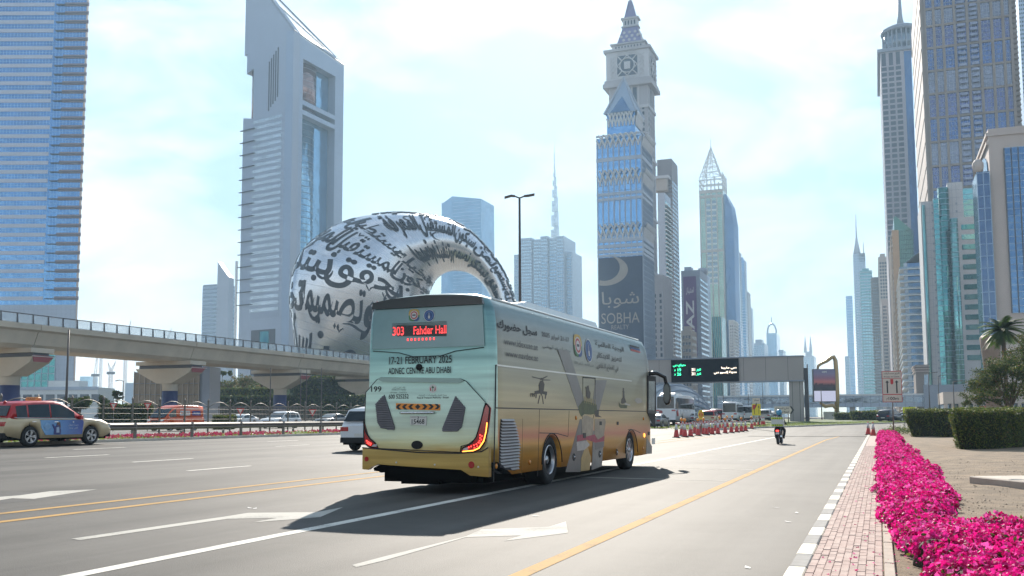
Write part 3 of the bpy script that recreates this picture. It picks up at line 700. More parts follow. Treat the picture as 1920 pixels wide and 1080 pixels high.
for face in ('f', 'r'):
    W_ = ct.FW(face)
    for r, y in ((3, 66), (4, 58), (3, 50)):
        for i in range(r):
            u = W_ / 2 + (i - (r - 1) / 2) * 4.2; z = zc(y); ins_ = 6.3 + 4.2 * (76 - y) / 37
            m.lathe([(1.05, 0), (1.05, .7)], 10, c=(u, ins_ - .5, z) if face == 'f' else (w - ins_ - .2, u, z), axis='y' if face == 'f' else 'x')
tag(m.build('roof_light', STL, ct.root, fix=False), kind='stuff')
m = MB()
for u in lin(11.5, w - 11.5, 4): m.box((u - .6, 10.4, zc(34)), (u + .6, 10.9, zc(26)))
for u in lin(5.5, w - 5.5, 9): m.box((u - .6, 3.8, zc(86)), (u + .6, 4.3, zc(80)))
tag(m.build('small_window', G_DARK, ct.root, fix=False), kind='stuff')
for face in ('f', 'r'):
    W_ = ct.FW(face); cu, cz = W_ / 2, zc(121); s = W_ / 80
    R1 = min(W_, w) * .17; hw = min(W_, w) * .235 if face == 'f' else W_ * .25
    m = MB(); ct.slab(m, face, cu - hw, cu + hw, zc(140), zc(102), .02, .25); m.build('clock_glass', G_DARK, ct.root)
    rg = MB(); pts = [ct.P(face, cu + R1 * math.cos(q), cz + R1 * math.sin(q), .6) for q in [k * math.pi / 12 for k in range(25)]]; rg.tube(pts, .5, 5, smooth=False); rg.build('clock_ring', STL, ct.root)
    m = MB(); ct.slab(m, face, cu - R1 * .42, cu + R1 * .42, cz - R1 * .5, cz + R1 * .5, .2, .8); m.build('clock_dial', STL, ct.root)
    m = MB()
    for sx in (-1, 1):
        for sz in (-1, 1):
            m.tube([ct.P(face, cu + sx * hw, cz + sz * (zc(102) - zc(121)), .5), ct.P(face, cu + sx * R1 * .72, cz + sz * R1 * .72, .5)], .5, 4, smooth=False)
            m.tube([ct.P(face, cu + sx * hw, cz, .5), ct.P(face, cu, cz + sz * (zc(102) - zc(121)), .5)], .4, 4, smooth=False)
    for (uc, y0, y1) in ((cu - hw - 3.2, 101, 143), (cu + hw + 3.2, 101, 143)):
        for k_ in range(5):
            za = zc(y0) + (zc(y1) - zc(y0)) * k_ / 5; zb_ = zc(y0) + (zc(y1) - zc(y0)) * (k_ + 1) / 5
            m.tube([ct.P(face, uc - 1.8, za, .3), ct.P(face, uc + 1.8, zb_, .3)], .3, 4, smooth=False); m.tube([ct.P(face, uc + 1.8, za, .3), ct.P(face, uc - 1.8, zb_, .3)], .3, 4, smooth=False)
    for y in (97, 146):
        for u in lin(cu - hw, cu + hw, 5): m.tube([ct.P(face, u - 1.6, zc(y) - 1.3, .3), ct.P(face, u + 1.6, zc(y) + 1.3, .3)], .3, 4, smooth=False); m.tube([ct.P(face, u + 1.6, zc(y) - 1.3, .3), ct.P(face, u - 1.6, zc(y) + 1.3, .3)], .3, 4, smooth=False)
    tag(m.build('clock_lattice', STL, ct.root, fix=False), kind='stuff')
    m = MB()
    for (a, b) in ((.30, .40), (.46, .55), (.61, .70)) if face == 'f' else ((.3, .45), (.55, .7)): ct.slab(m, face, W_ * a, W_ * b, zc(196), zc(163), -1.6, -1.35)
    z = zc(200)
    while z > 6:
        for (a, b) in ((.31, .39), (.47, .54), (.62, .69), (.82, .87), (.13, .18)): ct.slab(m, face, W_ * a, W_ * b, z - 2.4, z, -1.6, -1.35)
        z -= 4.1
    tag(m.build('shaft_window', G_DARK, ct.root, fix=False), kind='stuff')
    ct.hbars('shaft_ledge', face, [zc(y) for y in (200, 296, 408, 510)], 1, W_ - 1, 2.2, -.6, STL, d0=-1.6)
    ct.vbars('pier', face, [W_ * q for q in (.26, .43, .58, .74)], 0, zc(160), .9, -.9, STL, d0=-1.6)
# low wing of the clock tower
T = Tower('clock_tower_wing', 'low beige wing with a stepped top at the foot of the clock tower', 'building', 1222, 1243, 516, 640, pxs=None, D=30, body=ST); T.windows('f', lin(0, T.w, 2), lin(5, T.h - 12, 20), 1.4, 2.4, G_DARK)

# ---- brown tower and balcony tower right of the clock tower
T = Tower('brown_tower', 'dark brown tower behind the clock tower with a stepped beige crown', 'tower', 1232, 1259, 300, 820, pxs=1270, body=C_BROWN)
T.windows('r', lin(1, T.D - 1, 4), lin(6, T.h - 18, 56), T.D / 7, 1.7, G_PALE); T.hbars('floor_band', 'f', lin(4, T.h - 14, 56), .5, T.w - .5, .7, .2, G_GREY)
m = MB(); m.box((-3, -8, T.zc(360)), (T.w - 3, -.5, T.zc(336))); m.build('crown_block', C_BEIGE, T.root); m = MB(); m.box((-4, -10, T.zc(338)), (T.w - 1, -.3, T.zc(333))); m.build('crown_ledge', STL, T.root)
T = Tower('balcony_tower', 'slim pale tower with rows of white balcony slabs beside the brown tower', 'tower', 1234, 1246, 362, 760, pxs=1257, body=C_GREY)
T.windows('r', [T.D / 2], lin(4, T.h - 6, 50), T.D * .9, 2.6, G_TEAL, .2); T.hbars('balcony_slab', 'r', lin(2, T.h - 8, 50), 0, T.D, .9, 1.6, C_WHITE)

# ---- hoarding building with violet banner
T = Tower('banner_building', 'grey block carrying a tall violet banner with sideways white letters', 'building', 1277, 1312, 508, 700, pxs=1326, body=C_MID)
m = MB(); m.box((T.w * .15, 2, T.h), (T.w * .5, 12, T.h + 3)); m.build('plant_room', C_GREY, T.root)
m = MB(); ua, ub = T.uv(1282, 560)[0], T.uv(1306, 560)[0]; T.slab(m, 'f', ua, ub, T.zc(668), T.zc(518), -.05, .35); ban = m.build('banner', M('banner_violet', (.12, .05, .16), .6, 0, .1, .2), T.root)
v, f, tw = text_geo('IMTIAZ', .02)
m = MB(); z0, z1 = T.zc(690), T.zc(563); du = (ub - ua)
m.add([T.P('f', ub - du * .2 - b * du * .62, z0 + (z1 - z0) * a / tw, .45) for a, b in v], f); m.build('banner_lettering', C_WHITE, ban, fix=False)
m = MB(); lettering(m, '\u0627\u0645\u062a\u064a\u0627\u0632', lambda u, z: T.P('f', u, z, .45), ua + du * .2, ub - du * .2, T.zc(552), T.zc(538), bold=.01); m.build('banner_lettering', C_WHITE, ban, fix=False)
T.hbars('floor_band', 'r', lin(3, T.h - 5, 26), 0, T.D, 1.4, .2, G_PALE)
T = Tower('column_tower', 'grey blue tower with a round corner column right of the violet banner', 'tower', 1311, 1325, 516, 730, D=16, body=C_STEEL)
m = MB(); m.lathe([(T.w * .5, -1), (T.w * .5, T.h + 1), (T.w * .62, T.h + 1), (T.w * .62, T.h + 5)], 16, c=(T.w * .5, 0, 0)); m.build('corner_column', C_GREY, T.root); T.vbars('rib', 'f', edges(0, T.w, 5), 0, T.h, .5, .4, C_GREY)
T = Tower('beige_block', 'sand coloured apartment block with stepped balconies below the violet banner', 'building', 1277, 1297, 620, 560, pxs=1306, body=C_BEIGE)
T.windows('f', lin(.6, T.w - .6, 3), lin(3, T.h - 2, 12), 1.3, 1.9, G_DARK); T.windows('r', lin(1, T.D - 1, 4), lin(3, T.h - 2, 12), 1.2, 1.9, G_DARK); T.hbars('balcony_slab', 'f', lin(1.5, T.h - 3, 12), T.w * .3, T.w * .7, .8, 1.2, C_BEIGE)
m = MB(); m.box((T.w * .2, 2, T.h), (T.w * .8, 9, T.h + 2.6)); m.build('stair_house', C_BEIGE, T.root)

# ---- tower with the open lattice spire
T = Tower('lattice_spire_tower', 'pale green-gold tower crowned by an open white lattice pyramid', 'tower', 1311, 1355, 358, 1150, pxs=1362, body=G_GREEN)
w, D, h = T.w, T.D, T.h; zc = T.zc
m = MB(); pr = [(w + .5, 8), (w + .5 + 10, 12), (w + 14, 24), (w + 13, 36), (w + .5, 40)]
m.loft([[(a, b, -1) for a, b in pr], [(a, b, zc(420)) for a, b in pr], [(w + .5 + (a - w - .5) * .75, b, zc(385)) for a, b in pr], [(w + .5 + (a - w - .5) * .2, b, zc(362)) for a, b in pr]]); m.build('curved_wing', G_DEEP, T.root)
for (a, b) in ((.04, .12), (.30, .36), (.70, .76), (.9, .98)):
    pass
T.vbars('pier', 'f', [w * .02, w * .26, w * .50, w * .74, w * .98], 0, h, 1.4, .5, C_BEIGE); T.hbars('band', 'f', [h - 2, h - 8, zc(470), zc(600)], 0, w, 3.2, .6, C_BEIGE)
zs = [zc(y) for y in np.arange(378, 535, 10.6)]
T.windows('f', [w * .38, w * .62], zs, w * .15, 3.4, G_GREY, .3, True)
T.hbars('window_sill', 'f', [z - 3 for z in zs], w * .26, w * .74, 1.8, .45, C_WHITE)
T.hbars('floor_joint', 'f', edges(0, h, 84), 0, w, .3, .12, C_TAUPE)
m = MB(); z0, z1 = h, zc(330)
for i in range(4):
    for j in range(4):
        if i in (0, 3) or j in (0, 3): m.box((w * i / 3 - .7 if i else 0, D * j / 3 - .7 if j else 0, z0), (w * i / 3 + .7, D * j / 3 + .7, z1 + (4 if i % 2 else 0)))
for z in (z0 + (z1 - z0) * .35, z0 + (z1 - z0) * .72):
    m.box((0, -.4, z), (w, .8, z + 1.4)); m.box((0, D - 1, z), (w, D, z + 1.4)); m.box((w - .8, 0, z), (w + .3, D, z + 1.4)); m.box((-.3, 0, z), (.8, D, z + 1.4))
m.build('crown_frame', C_WHITE, T.root)
m = MB(); ap = Vector((w * .45, D / 2, zc(268))); cs = [Vector((1, 1, z1)), Vector((w - 3, 1, z1)), Vector((w - 3, D - 1, z1)), Vector((1, D - 1, z1))]
for i in range(4):
    a, b = cs[i], cs[(i + 1) % 4]; m.tube([a, ap], .6, 4, smooth=False); m.tube([(a + b) / 2, ap], .4, 4, smooth=False)
    for k_ in range(1, 6):
        t = k_ / 6.5; m.tube([a.lerp(ap, t), b.lerp(ap, t)], .4, 4, smooth=False)
        t0 = (k_ - 1) / 6.5; m.tube([a.lerp(ap, t0), ((a + b) / 2).lerp(ap, t)], .32, 4, smooth=False); m.tube([b.lerp(ap, t0), ((a + b) / 2).lerp(ap, t)], .32, 4, smooth=False)
m.tube([ap, ap + Vector((0, 0, 10))], .35, 4); m.build('lattice_spire', C_WHITE, T.root)
T = Tower('green_glass_block', 'small turquoise glass building at the foot of the lattice spire tower', 'building', 1335, 1352, 594, 640, D=20, body=G_TEAL); T.vbars('mullion', 'f', edges(0, T.w, 5), 0, T.h, .4, .3, C_BEIGE)

# ---- receding row left of the road, each a thing
def simple(lbl, x0, x1, yt, Z, xs, body, win, rows, cols, band=None, top=None, name='tower_block'):
    T = Tower(name, lbl, 'tower', x0, x1, yt, Z, pxs=xs, body=body); fs = T.side
    T.windows('f', lin(.8, T.w - .8, cols), lin(4, T.h - 4, rows), (T.w - 1.6) / cols * .62, T.h / rows * .55, win)
    if fs: T.windows(fs, lin(.8, T.D - .8, cols + 2), lin(4, T.h - 4, rows), (T.D - 1.6) / (cols + 2) * .62, T.h / rows * .55, win)
    if band: T.hbars('floor_band', 'f', edges(2, T.h - 2, rows), 0, T.w, .7, .7, band)
    if fs and band: T.hbars('floor_band', fs, edges(2, T.h - 2, rows), 0, T.D, .7, 1.0, band)
    if top: m = MB(); m.box((T.w * .2, 2, T.h - .1), (T.w * .75, T.D * .6, T.h + top)); m.build('plant_room', body, T.root)
    return T
simple('blue slab tower with a paler side just right of the lattice spire tower', 1368, 1381, 467, 1250, 1389, G_DEEP, G_BLUE, 60, 3, C_STEEL)
simple('pale block with tightly stacked balconies in front of the blue slab tower', 1366, 1376, 600, 880, 1384, C_WHITE, G_GREY, 30, 2, C_WHITE)
simple('flat topped blue-grey tower in the receding row behind the sign gantry', 1384, 1395, 487, 1450, 1399, G_BLUE, G_PALE, 56, 3, C_GREY, 4)
simple('brownish tower sixth in the receding row behind the sign gantry', 1396, 1402, 547, 1650, 1407, C_BROWN, G_GREY, 40, 2, None)
simple('low grey tower at the end of the receding row behind the sign gantry', 1404, 1409, 577, 1900, 1412, C_STEEL, G_PALE, 40, 2, None)
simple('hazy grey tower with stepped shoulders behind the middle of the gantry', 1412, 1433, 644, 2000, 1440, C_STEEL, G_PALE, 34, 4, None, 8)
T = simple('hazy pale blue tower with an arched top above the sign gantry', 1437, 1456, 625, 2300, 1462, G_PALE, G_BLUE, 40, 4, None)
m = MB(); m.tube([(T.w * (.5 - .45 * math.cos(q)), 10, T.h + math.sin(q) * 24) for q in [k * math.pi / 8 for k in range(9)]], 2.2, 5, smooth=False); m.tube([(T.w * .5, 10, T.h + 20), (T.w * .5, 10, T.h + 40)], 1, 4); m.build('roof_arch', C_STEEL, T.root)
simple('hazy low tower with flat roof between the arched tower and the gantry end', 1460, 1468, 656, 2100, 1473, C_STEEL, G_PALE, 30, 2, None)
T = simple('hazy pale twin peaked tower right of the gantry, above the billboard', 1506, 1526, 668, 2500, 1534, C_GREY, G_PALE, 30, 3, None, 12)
for a in (.2, .7):
    m = MB(); m.lathe([(T.w * .16, T.h + 10), (T.w * .1, T.h + 30), (.6, T.h + 52)], 6, c=(T.w * a, 10, 0)); m.build('roof_peak', C_GREY, T.root)

# ---- right hand side, far to near
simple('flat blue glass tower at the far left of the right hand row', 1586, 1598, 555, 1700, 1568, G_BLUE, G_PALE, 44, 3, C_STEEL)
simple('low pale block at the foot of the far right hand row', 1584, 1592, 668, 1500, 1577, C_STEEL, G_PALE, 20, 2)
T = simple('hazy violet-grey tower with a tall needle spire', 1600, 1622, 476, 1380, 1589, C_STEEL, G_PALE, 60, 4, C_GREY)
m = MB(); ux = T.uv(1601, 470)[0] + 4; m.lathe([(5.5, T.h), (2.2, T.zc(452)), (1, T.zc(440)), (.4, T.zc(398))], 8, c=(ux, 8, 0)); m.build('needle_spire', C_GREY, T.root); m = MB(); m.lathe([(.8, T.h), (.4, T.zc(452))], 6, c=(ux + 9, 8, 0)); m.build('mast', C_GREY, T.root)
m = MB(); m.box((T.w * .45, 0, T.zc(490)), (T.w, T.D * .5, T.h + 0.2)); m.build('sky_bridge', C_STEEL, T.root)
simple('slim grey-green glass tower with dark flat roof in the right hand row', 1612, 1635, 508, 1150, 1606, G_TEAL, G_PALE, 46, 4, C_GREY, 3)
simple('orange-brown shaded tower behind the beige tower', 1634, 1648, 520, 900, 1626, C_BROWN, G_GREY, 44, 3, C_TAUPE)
simple('cream apartment tower with square windows in the right hand row', 1646, 1664, 482, 820, 1640, C_BEIGE, G_DARK, 44, 3, None, 3)
simple('short cream apartment tower in front of the cream tower', 1652, 1664, 562, 700, 1647, C_PINK, G_DARK, 30, 3, None)
# tower with window grid and round crown
T = Tower('grid_window_tower', 'grey tower with square window grid, round glass crown and thin mast', 'tower', 1650, 1708, 92, 600, pxs=1643, body=M('cladding_mauve', (.36, .33, .36), .6, .1, .06, .04), D=None)
w, D, h = T.w, T.D, T.h; zc = T.zc; u0, u1 = T.uv(1654, 200)[0], T.uv(1694, 200)[0]
zs = [zc(y) for y in np.arange(124, 470, 10.35)]
T.windows('f', lin(u0, u1, 3), zs, 3.1, 2.4, G_DARK, .12, True)
T.vbars('top_louvre', 'f', lin(u0, u1, 3), zc(118), zc(94), 2.4, .14, G_DARK); m = MB(); T.slab(m, 'f', u1 + 1.5, w, 0, zc(95), -.05, .25); m.build('glass_strip', G_DEEP, T.root)
m = MB(); m.box((-1.8, -1.2, zc(92)), (w, D, zc(86))); m.build('cornice', C_MID, T.root)
cx = T.uv(1690, 60)[0]; Rr = cx - T.uv(1655, 60)[0]
m = MB(); m.lathe([(Rr, zc(86)), (Rr, zc(48))], 24, c=(cx, Rr + 2, 0)); m.build('round_crown', G_GREY, T.root); m = MB(); m.lathe([(Rr * 1.1, zc(48)), (Rr * 1.12, zc(42)), (Rr * .8, zc(36)), (Rr * .1, zc(30))], 24, c=(cx, Rr + 2, 0)); m.build('crown_roof', C_MID, T.root)
m = MB()
for k_ in range(24): q = k_ * math.pi / 12; m.box((cx + math.cos(q) * Rr - .4, Rr + 2 + math.sin(q) * Rr - .4, zc(86)), (cx + math.cos(q) * Rr + .4, Rr + 2 + math.sin(q) * Rr + .4, zc(48)))
tag(m.build('crown_pier', C_MID, T.root, fix=False), kind='stuff'); m = MB(); m.lathe([(2.6, zc(36)), (1.4, zc(12)), (.8, zc(-40))], 8, c=(cx, Rr + 2, 0)); m.build('mast', C_MID, T.root)
T.windows('l', lin(1, D - 1, 5), zs, D / 8, 1.6, G_BROWN)
# green glass pier and copper strip tower below it
T = Tower('green_glass_tower', 'dark green glass tower with sloping top below the window grid tower', 'tower', 1676, 1712, 420, 520, pxs=1666, D=None)
w, D, h = T.w, T.D, T.h
m = MB(); pr = [(0, -1.2), (0, T.zc(405)), (w * .1, T.zc(403)), (w * .95, T.zc(432)), (w, -1.2)]; m.loft([[(a, 0, z) for a, z in pr], [(a, D, z) for a, z in pr]]); m.build('glass_body', glass('glass_bottle', (.07, .17, .13)), T.root)
m = MB(); m.box((-1.2, -1.0, -1), (2.2, D, T.zc(430))); m.build('copper_strip', M('copper_panel', (.40, .24, .13), .35, .6, .2, .1), T.root)
T.hbars('floor_joint', 'f', edges(2, T.zc(432), 40), 2.2, w, .25, .15, C_DARK); T.vbars('mullion', 'f', edges(2.4, w, 8), 0, T.zc(432), .2, .2, C_DARK)
T.hbars('balcony_slab', 'l', edges(4, T.zc(440), 34), 0, D, .7, 1.9, C_BEIGE)
# balcony tower
T = Tower('balcony_tower', 'blue-grey tower ringed by white balcony slabs with one slanted roof edge', 'tower', 1696, 1728, 494, 440, pxs=1683, body=G_DEEP)
w, D, h = T.w, T.D, T.h
m = MB(); m.loft([[(0, 0, h - .1), (0, 0, h + .2), (w, 0, T.zc(470))], [(0, D, h - .1), (0, D, h + .2), (w, D, T.zc(470))]], cap=True); m.box((w - .2, 0, h), (w, D, T.zc(470))); m.build('slanted_roof', C_GREY, T.root)
for z in edges(2, h - 3, 22):
    m = MB(); m.box((-2.4, -1.7, z), (w, D, z + .32)); m.build('balcony_slab', C_WHITE, T.root)
    m = MB(); m.box((-2.3, -1.6, z + .35), (w, -1.5, z + 1.15)); m.box((-2.3, -1.5, z + .35), (-2.2, D, z + 1.15)); m.build('balustrade', G_GREY, T.root)
m = MB(); m.box((-.4, -.6, -1), (1.2, .6, h)); m.build('corner_pier', C_GREY, T.root)

# ---- big brown and blue tower
T = Tower('grid_tower', 'huge brown-framed blue glass tower filling the top right', 'tower', 1722, 1892, -70, 430, pxs=1698, body=G_DEEP)
w, D, h = T.w, T.D, T.h; zc = T.zc; TP_ = C_TAUPE
xs = [1722, 1737, 1754, 1771, 1793, 1817, 1840, 1863, 1884, 1900]; us = [T.uv(x, 120)[0] for x in xs]; us[0], us[-1] = 0.6, w - .6
rows_y = [-38, 3, 36, 78, 122, 166, 212, 258, 304, 348, 392, 436, 480, 524, 568, 612, 656, 700, 745]; zs = [zc(y) for y in rows_y]
T.vbars('frame_pier', 'f', us, -1, h, 1.15, .9, TP_); T.hbars('frame_beam', 'f', zs, 0, w, 1.0, .7, TP_)
GP = [glass('pane_blue', (.055, .11, .26)), glass('pane_violet', (.085, .10, .22)), glass('pane_grey', (.20, .21, .27), .6, .2)]
for i in range(len(us) - 1):
    for j in range(len(zs) - 1):
        a, b, z1, z0 = us[i] + .7, us[i + 1] - .7, zs[j] - .6, zs[j + 1] + .6
        if j < 13:
            m = MB(); T.slab(m, 'f', a, b, z0, z1, .02, .12); m.build('window', GP[(i * 3 + j * 5) % 3], T.root)
m = MB()
for j in range(14):
    for k_ in range(1, 5):
        z = zs[j] + (zs[j + 1] - zs[j]) * k_ / 5
        T.slab(m, 'f', 0, w, z - .12, z + .12, .1, .2)
for i in range(len(us) - 1):
    for k_ in (1 / 3, 2 / 3): u = us[i] + (us[i + 1] - us[i]) * k_; T.slab(m, 'f', u - .1, u + .1, 0, h, .1, .2)
tag(m.build('mullion', C_MID, T.root, fix=False), kind='stuff')
for j in range(14):                                   # balconies in two columns
    for i in (4, 5):
        for k_ in (0, 1, 2, 3):
            z = zs[j + 1] + (zs[j] - zs[j + 1]) * (k_ + .25) / 4; a, b = us[i] + 1.0, us[i + 1] - 1.0
            m = MB(); T.slab(m, 'f', a, b, z - .2, z + 1.0, .1, 1.5); m.build('balcony', GP[2], T.root)
T.windows('l', [D * .25, D * .5, D * .75], zs[:14], D * .02, .5, C_WHITE); m = MB(); m.box((-.35, -.3, -1), (-.02, D, h)); m.build('blank_wall', C_PINK, T.root)
T.hbars('frame_beam', 'l', zs, 0, D, .7, .6, C_BEIGE)
for i, z in enumerate(edges(zc(300), h, 40)):
    m = MB(); m.box((w, 2, z), (w + 2.2, 10, z + .5)); m.box((w, 2, z + .5), (w + 2.0, 2.15, z + 1.4)); m.build('side_balcony', TP_, T.root)
# slim tower on the far right
T = Tower('dotted_tower', 'narrow pale tower sliver at the top right edge behind the huge brown tower', 'tower', 1907, 1960, -40, 640, pxs=None, D=30, body=C_STEEL)
T.windows('f', lin(0, T.w, 14), lin(5, T.h - 3, 100), .8, 1.3, G_DARK)

# ---- pink-grey bank building at the right edge
T = Tower('stone_office', 'pinkish stone office block with dark blue corner glass at the right edge', 'office building', 1852, 1990, 242, 265, pxs=1828, body=C_PINK)
w, D, h = T.w, T.D, T.h; zc = T.zc
ua, ub = T.uv(1883, 300)[0], T.uv(1990, 300)[0]
m = MB(); T.slab(m, 'f', ua, ub, zc(585), zc(272), -.05, .25); m.build('glass_bay', G_DEEP, T.root)
T.vbars('mullion', 'f', edges(ua, ub, 8), zc(585), zc(272), .3, .45, C_DARK); T.hbars('mullion', 'f', edges(zc(585), zc(272), 24), ua, ub, .15, .35, C_STEEL)
ar = MB(); ac, az = D * .5, zc(300)
pts = [(D * .1, zc(640)), (D * .1, az)] + [(ac - D * .4 * math.cos(q), az + 5 * math.sin(q)) for q in [k * math.pi / 8 for k in range(1, 8)]] + [(D * .9, az), (D * .9, zc(640))]
ar.slab([T.P('l', u, z, .02) for u, z in pts], (-.3, 0, 0)); ar.build('arch_window', G_DEEP, T.root)
m = MB(); T.slab(m, 'l', 0, D, zc(262), zc(256), 0, .6); T.slab(m, 'l', -.3, D, zc(246), zc(240), 0, .6); T.slab(m, 'f', -.4, w, zc(247), zc(241), -.1, .5); m.build('cornice', C_PINK, T.root)
q0 = T.uv(1826, 400)[0]
m = MB(); m.box((-3.5, -1.5, -1), (-.3, 12, zc(315))); m.build('corner_glass', glass('glass_slate', (.05, .09, .17)), T.root)
m = MB()
for z in edges(2, zc(318), 20): m.box((-3.62, -1.62, z), (-.2, 0, z + .14))
for u in edges(-3.5, -.3, 2): m.box((u - .08, -1.65, 0), (u + .08, -1.45, zc(315)))
tag(m.build('corner_mullion', C_STEEL, T.root, fix=False), kind='stuff')
m = MB(); m.lathe([(1.2, 0), (1.5, 1.6), (1.5, 2.6), (.8, 3.6), (.1, 3.9)], 14, c=(-3.0, -.6, zc(315))); m.build('round_finial', C_PINK, T.root)

# ---- teal and white stepped office
T = Tower('teal_office', 'stepped office of white stone shafts and turquoise glass columns', 'office building', 1740, 1833, 372, 330, D=26, pxs=None)
zc = T.zc; U = lambda px: T.uv(px, 500)[0]
GT = [G_TEAL, glass('glass_teal_pale', (.16, .40, .40)), glass('glass_teal_mid', (.09, .30, .32))]
STW = M('stone_white_panel', (.43, .43, .44), .6, 0, .1, .2)
def shaft(nm, x0, x1, yt, y0, mat, cyl=False):
    a, b = U(x0), U(x1); m = MB()
    if cyl: m.lathe([((b - a) / 2, -1), ((b - a) / 2, zc(yt))], 18, c=((a + b) / 2, y0 + (b - a) / 2, 0))
    else: m.box((a, y0, -1), (b, 26, zc(yt)))
    return m.build(nm, mat, T.root)
shaft('stone_shaft', 1731, 1757, 373, 0, STW); shaft('glass_column', 1733, 1739, 380, -1, GT[1], True); shaft('glass_column', 1755, 1765, 368, -.6, GT[2]); shaft('glass_column', 1763, 1785, 350, -1.5, GT[0], True); shaft('stone_shaft', 1783, 1812, 340, .6, STW)
shaft('glass_column', 1810, 1832, 352, 1.2, GT[1]); shaft('stone_wing', 1797, 1838, 410, -3.2, STW); shaft('glass_column', 1783, 1799, 412, -4, GT[1], True)
m = MB()
for a, b, yt, y0 in ((1755, 1765, 370, -.75), (1810, 1832, 354, 1.05)):
    for z in edges(2, zc(yt), 42): m.box((U(a), y0, z), (U(b), y0 + .3, z + .18))
tag(m.build('floor_joint', C_STEEL, T.root, fix=False), kind='stuff')
m = MB()
for x0, x1, yt, y0 in ((1763, 1785, 350, -1.5), (1783, 1799, 412, -4)):
    a, b = U(x0), U(x1)
    for z in edges(2, zc(yt), 40): m.lathe([((b - a) / 2 + .06, z), ((b - a) / 2 + .06, z + .16)], 18, c=((a + b) / 2, y0 + (b - a) / 2, 0), cap=False)
tag(m.build('floor_ring', C_STEEL, T.root, fix=False), kind='stuff')
for k_ in range(14):
    z = zc(430) - k_ * (zc(430) - zc(448.5)); m = MB(); a, b = U(1804), U(1830); m.box((a, -3.45, z - .7), (b, -3.1, z + 1.0)); m.build('window', GT[k_ % 3], T.root)
m = MB()
for x0, x1, y0, yt in ((1731, 1757, 0, 373), (1783, 1812, .6, 340)):
    for z in edges(2, zc(yt), 30): m.box((U(x0), y0 - .05, z), (U(x1), y0 + .1, z + .08))
    for x in (x0 + 8, x0 + 16): m.box((U(x), y0 - .05, 0), (U(x) + .08, y0 + .1, zc(yt)))
tag(m.build('panel_joint', C_MID, T.root, fix=False), kind='stuff')
m = MB()
for z in edges(4, zc(382), 26): m.box((U(1751), -.12, z), (U(1754), .1, z + .6)); m.box((U(1797), .5, z), (U(1800.5), .8, z + .7))
tag(m.build('vent_window', C_MID, T.root, fix=False), kind='stuff')
# low brown shop block beside the teal office and the entrance hall right of it
T = Tower('shop_block', 'low taupe block with three roof ledges left of the turquoise office', 'building', 1716, 1741, 684, 300, D=20, body=C_TAUPE)
for i in range(3):
    m = MB(); m.box((-.3 - i * .15, -.3 - i * .15, T.h - 2.2 + i * .8), (T.w + .2, 20, T.h - 1.9 + i * .8)); m.build('roof_ledge', C_PINK, T.root)
m = MB(); T.slab(m, 'f', T.w * .62, T.w, 0, T.h - 3, -.05, .2); m.build('glass_bay', G_GREY, T.root)
T = Tower('arcade', 'pale columned shop arcade with banded roof edge beyond the hedges', 'building', 1768, 1930, 735, 215, D=20, rz=.0)
m = MB(); m.box((0, 0, T.h - 2.6), (T.w, 20, T.h)); m.build('roof_band', C_BEIGE, T.root); m = MB(); m.box((.6, 4, -1), (T.w, 20, T.h - 2.6)); m.build('shop_front', G_GREY, T.root)
for u in edges(.5, T.w - .5, 11):
    m = MB(); m.box((u - .35, .2, -1), (u + .35, .9, T.h - 2.6)); m.build('column', C_BEIGE, T.root)
m = MB(); m.box((T.w * .42, -1.4, 2.6), (T.w * .7, .2, 3.7)); m.build('awning', M('awning_red', (.36, .10, .07), .7, 0, .1, 1), T.root)
T = Tower('pavilion', 'brown drum shaped pavilion with flared top behind the tree', 'building', 1838, 1880, 632, 190, D=10)
m = MB(); r = T.w / 2; m.lathe([(r * .7, -1), (r * .72, T.h - 6), (r * .95, T.h - 1.5), (r * 1.0, T.h), (r * .8, T.h + .4)], 18, c=(r, r, 0)); m.build('drum', M('drum_brown', (.19, .11, .07), .7, 0, .2, .5), T.root)
# ================================================================== CALLIGRAPHY RING BUILDING
MZ = 358.
def mp_(px, py): return ((px - 960) / 1817 * MZ, CAMH + (784 - py) / 1817 * MZ)
mus = thing('ring_museum', 'silver ring shaped building covered in dark Arabic calligraphy windows', 'museum', camv(0, MZ), THETA)
mus.location.z = 0
# section stations round the ring: silhouette pixels of the outer and the inner edge, depth half width in metres
ST_ = [(560, 700, 650, 745, 14), (549, 610, 765, 690, 22), (543, 545, 798, 610, 26), (566, 470, 801, 565, 27), (636, 418, 806, 536, 25), (720, 398, 818, 517, 22),
       (800, 400, 834, 506, 18), (866, 420, 853, 503, 15), (910, 458, 878, 508, 13), (942, 502, 903, 527, 12), (962, 548, 922, 562, 11.5), (972, 600, 932, 610, 12), (980, 665, 926, 675, 14)]
def cat(vals, t):
    i = max(0, min(len(vals) - 2, int(t))); f = t - i
    p = [vals[max(0, min(len(vals) - 1, k))] for k in (i - 1, i, i + 1, i + 2)]
    return p[1] + .5 * f * (p[2] - p[0] + f * (2 * p[0] - 5 * p[1] + 4 * p[2] - p[3] + f * (3 * (p[1] - p[2]) + p[3] - p[0])))
COLS = [[s[k] for s in ST_] for k in range(5)]
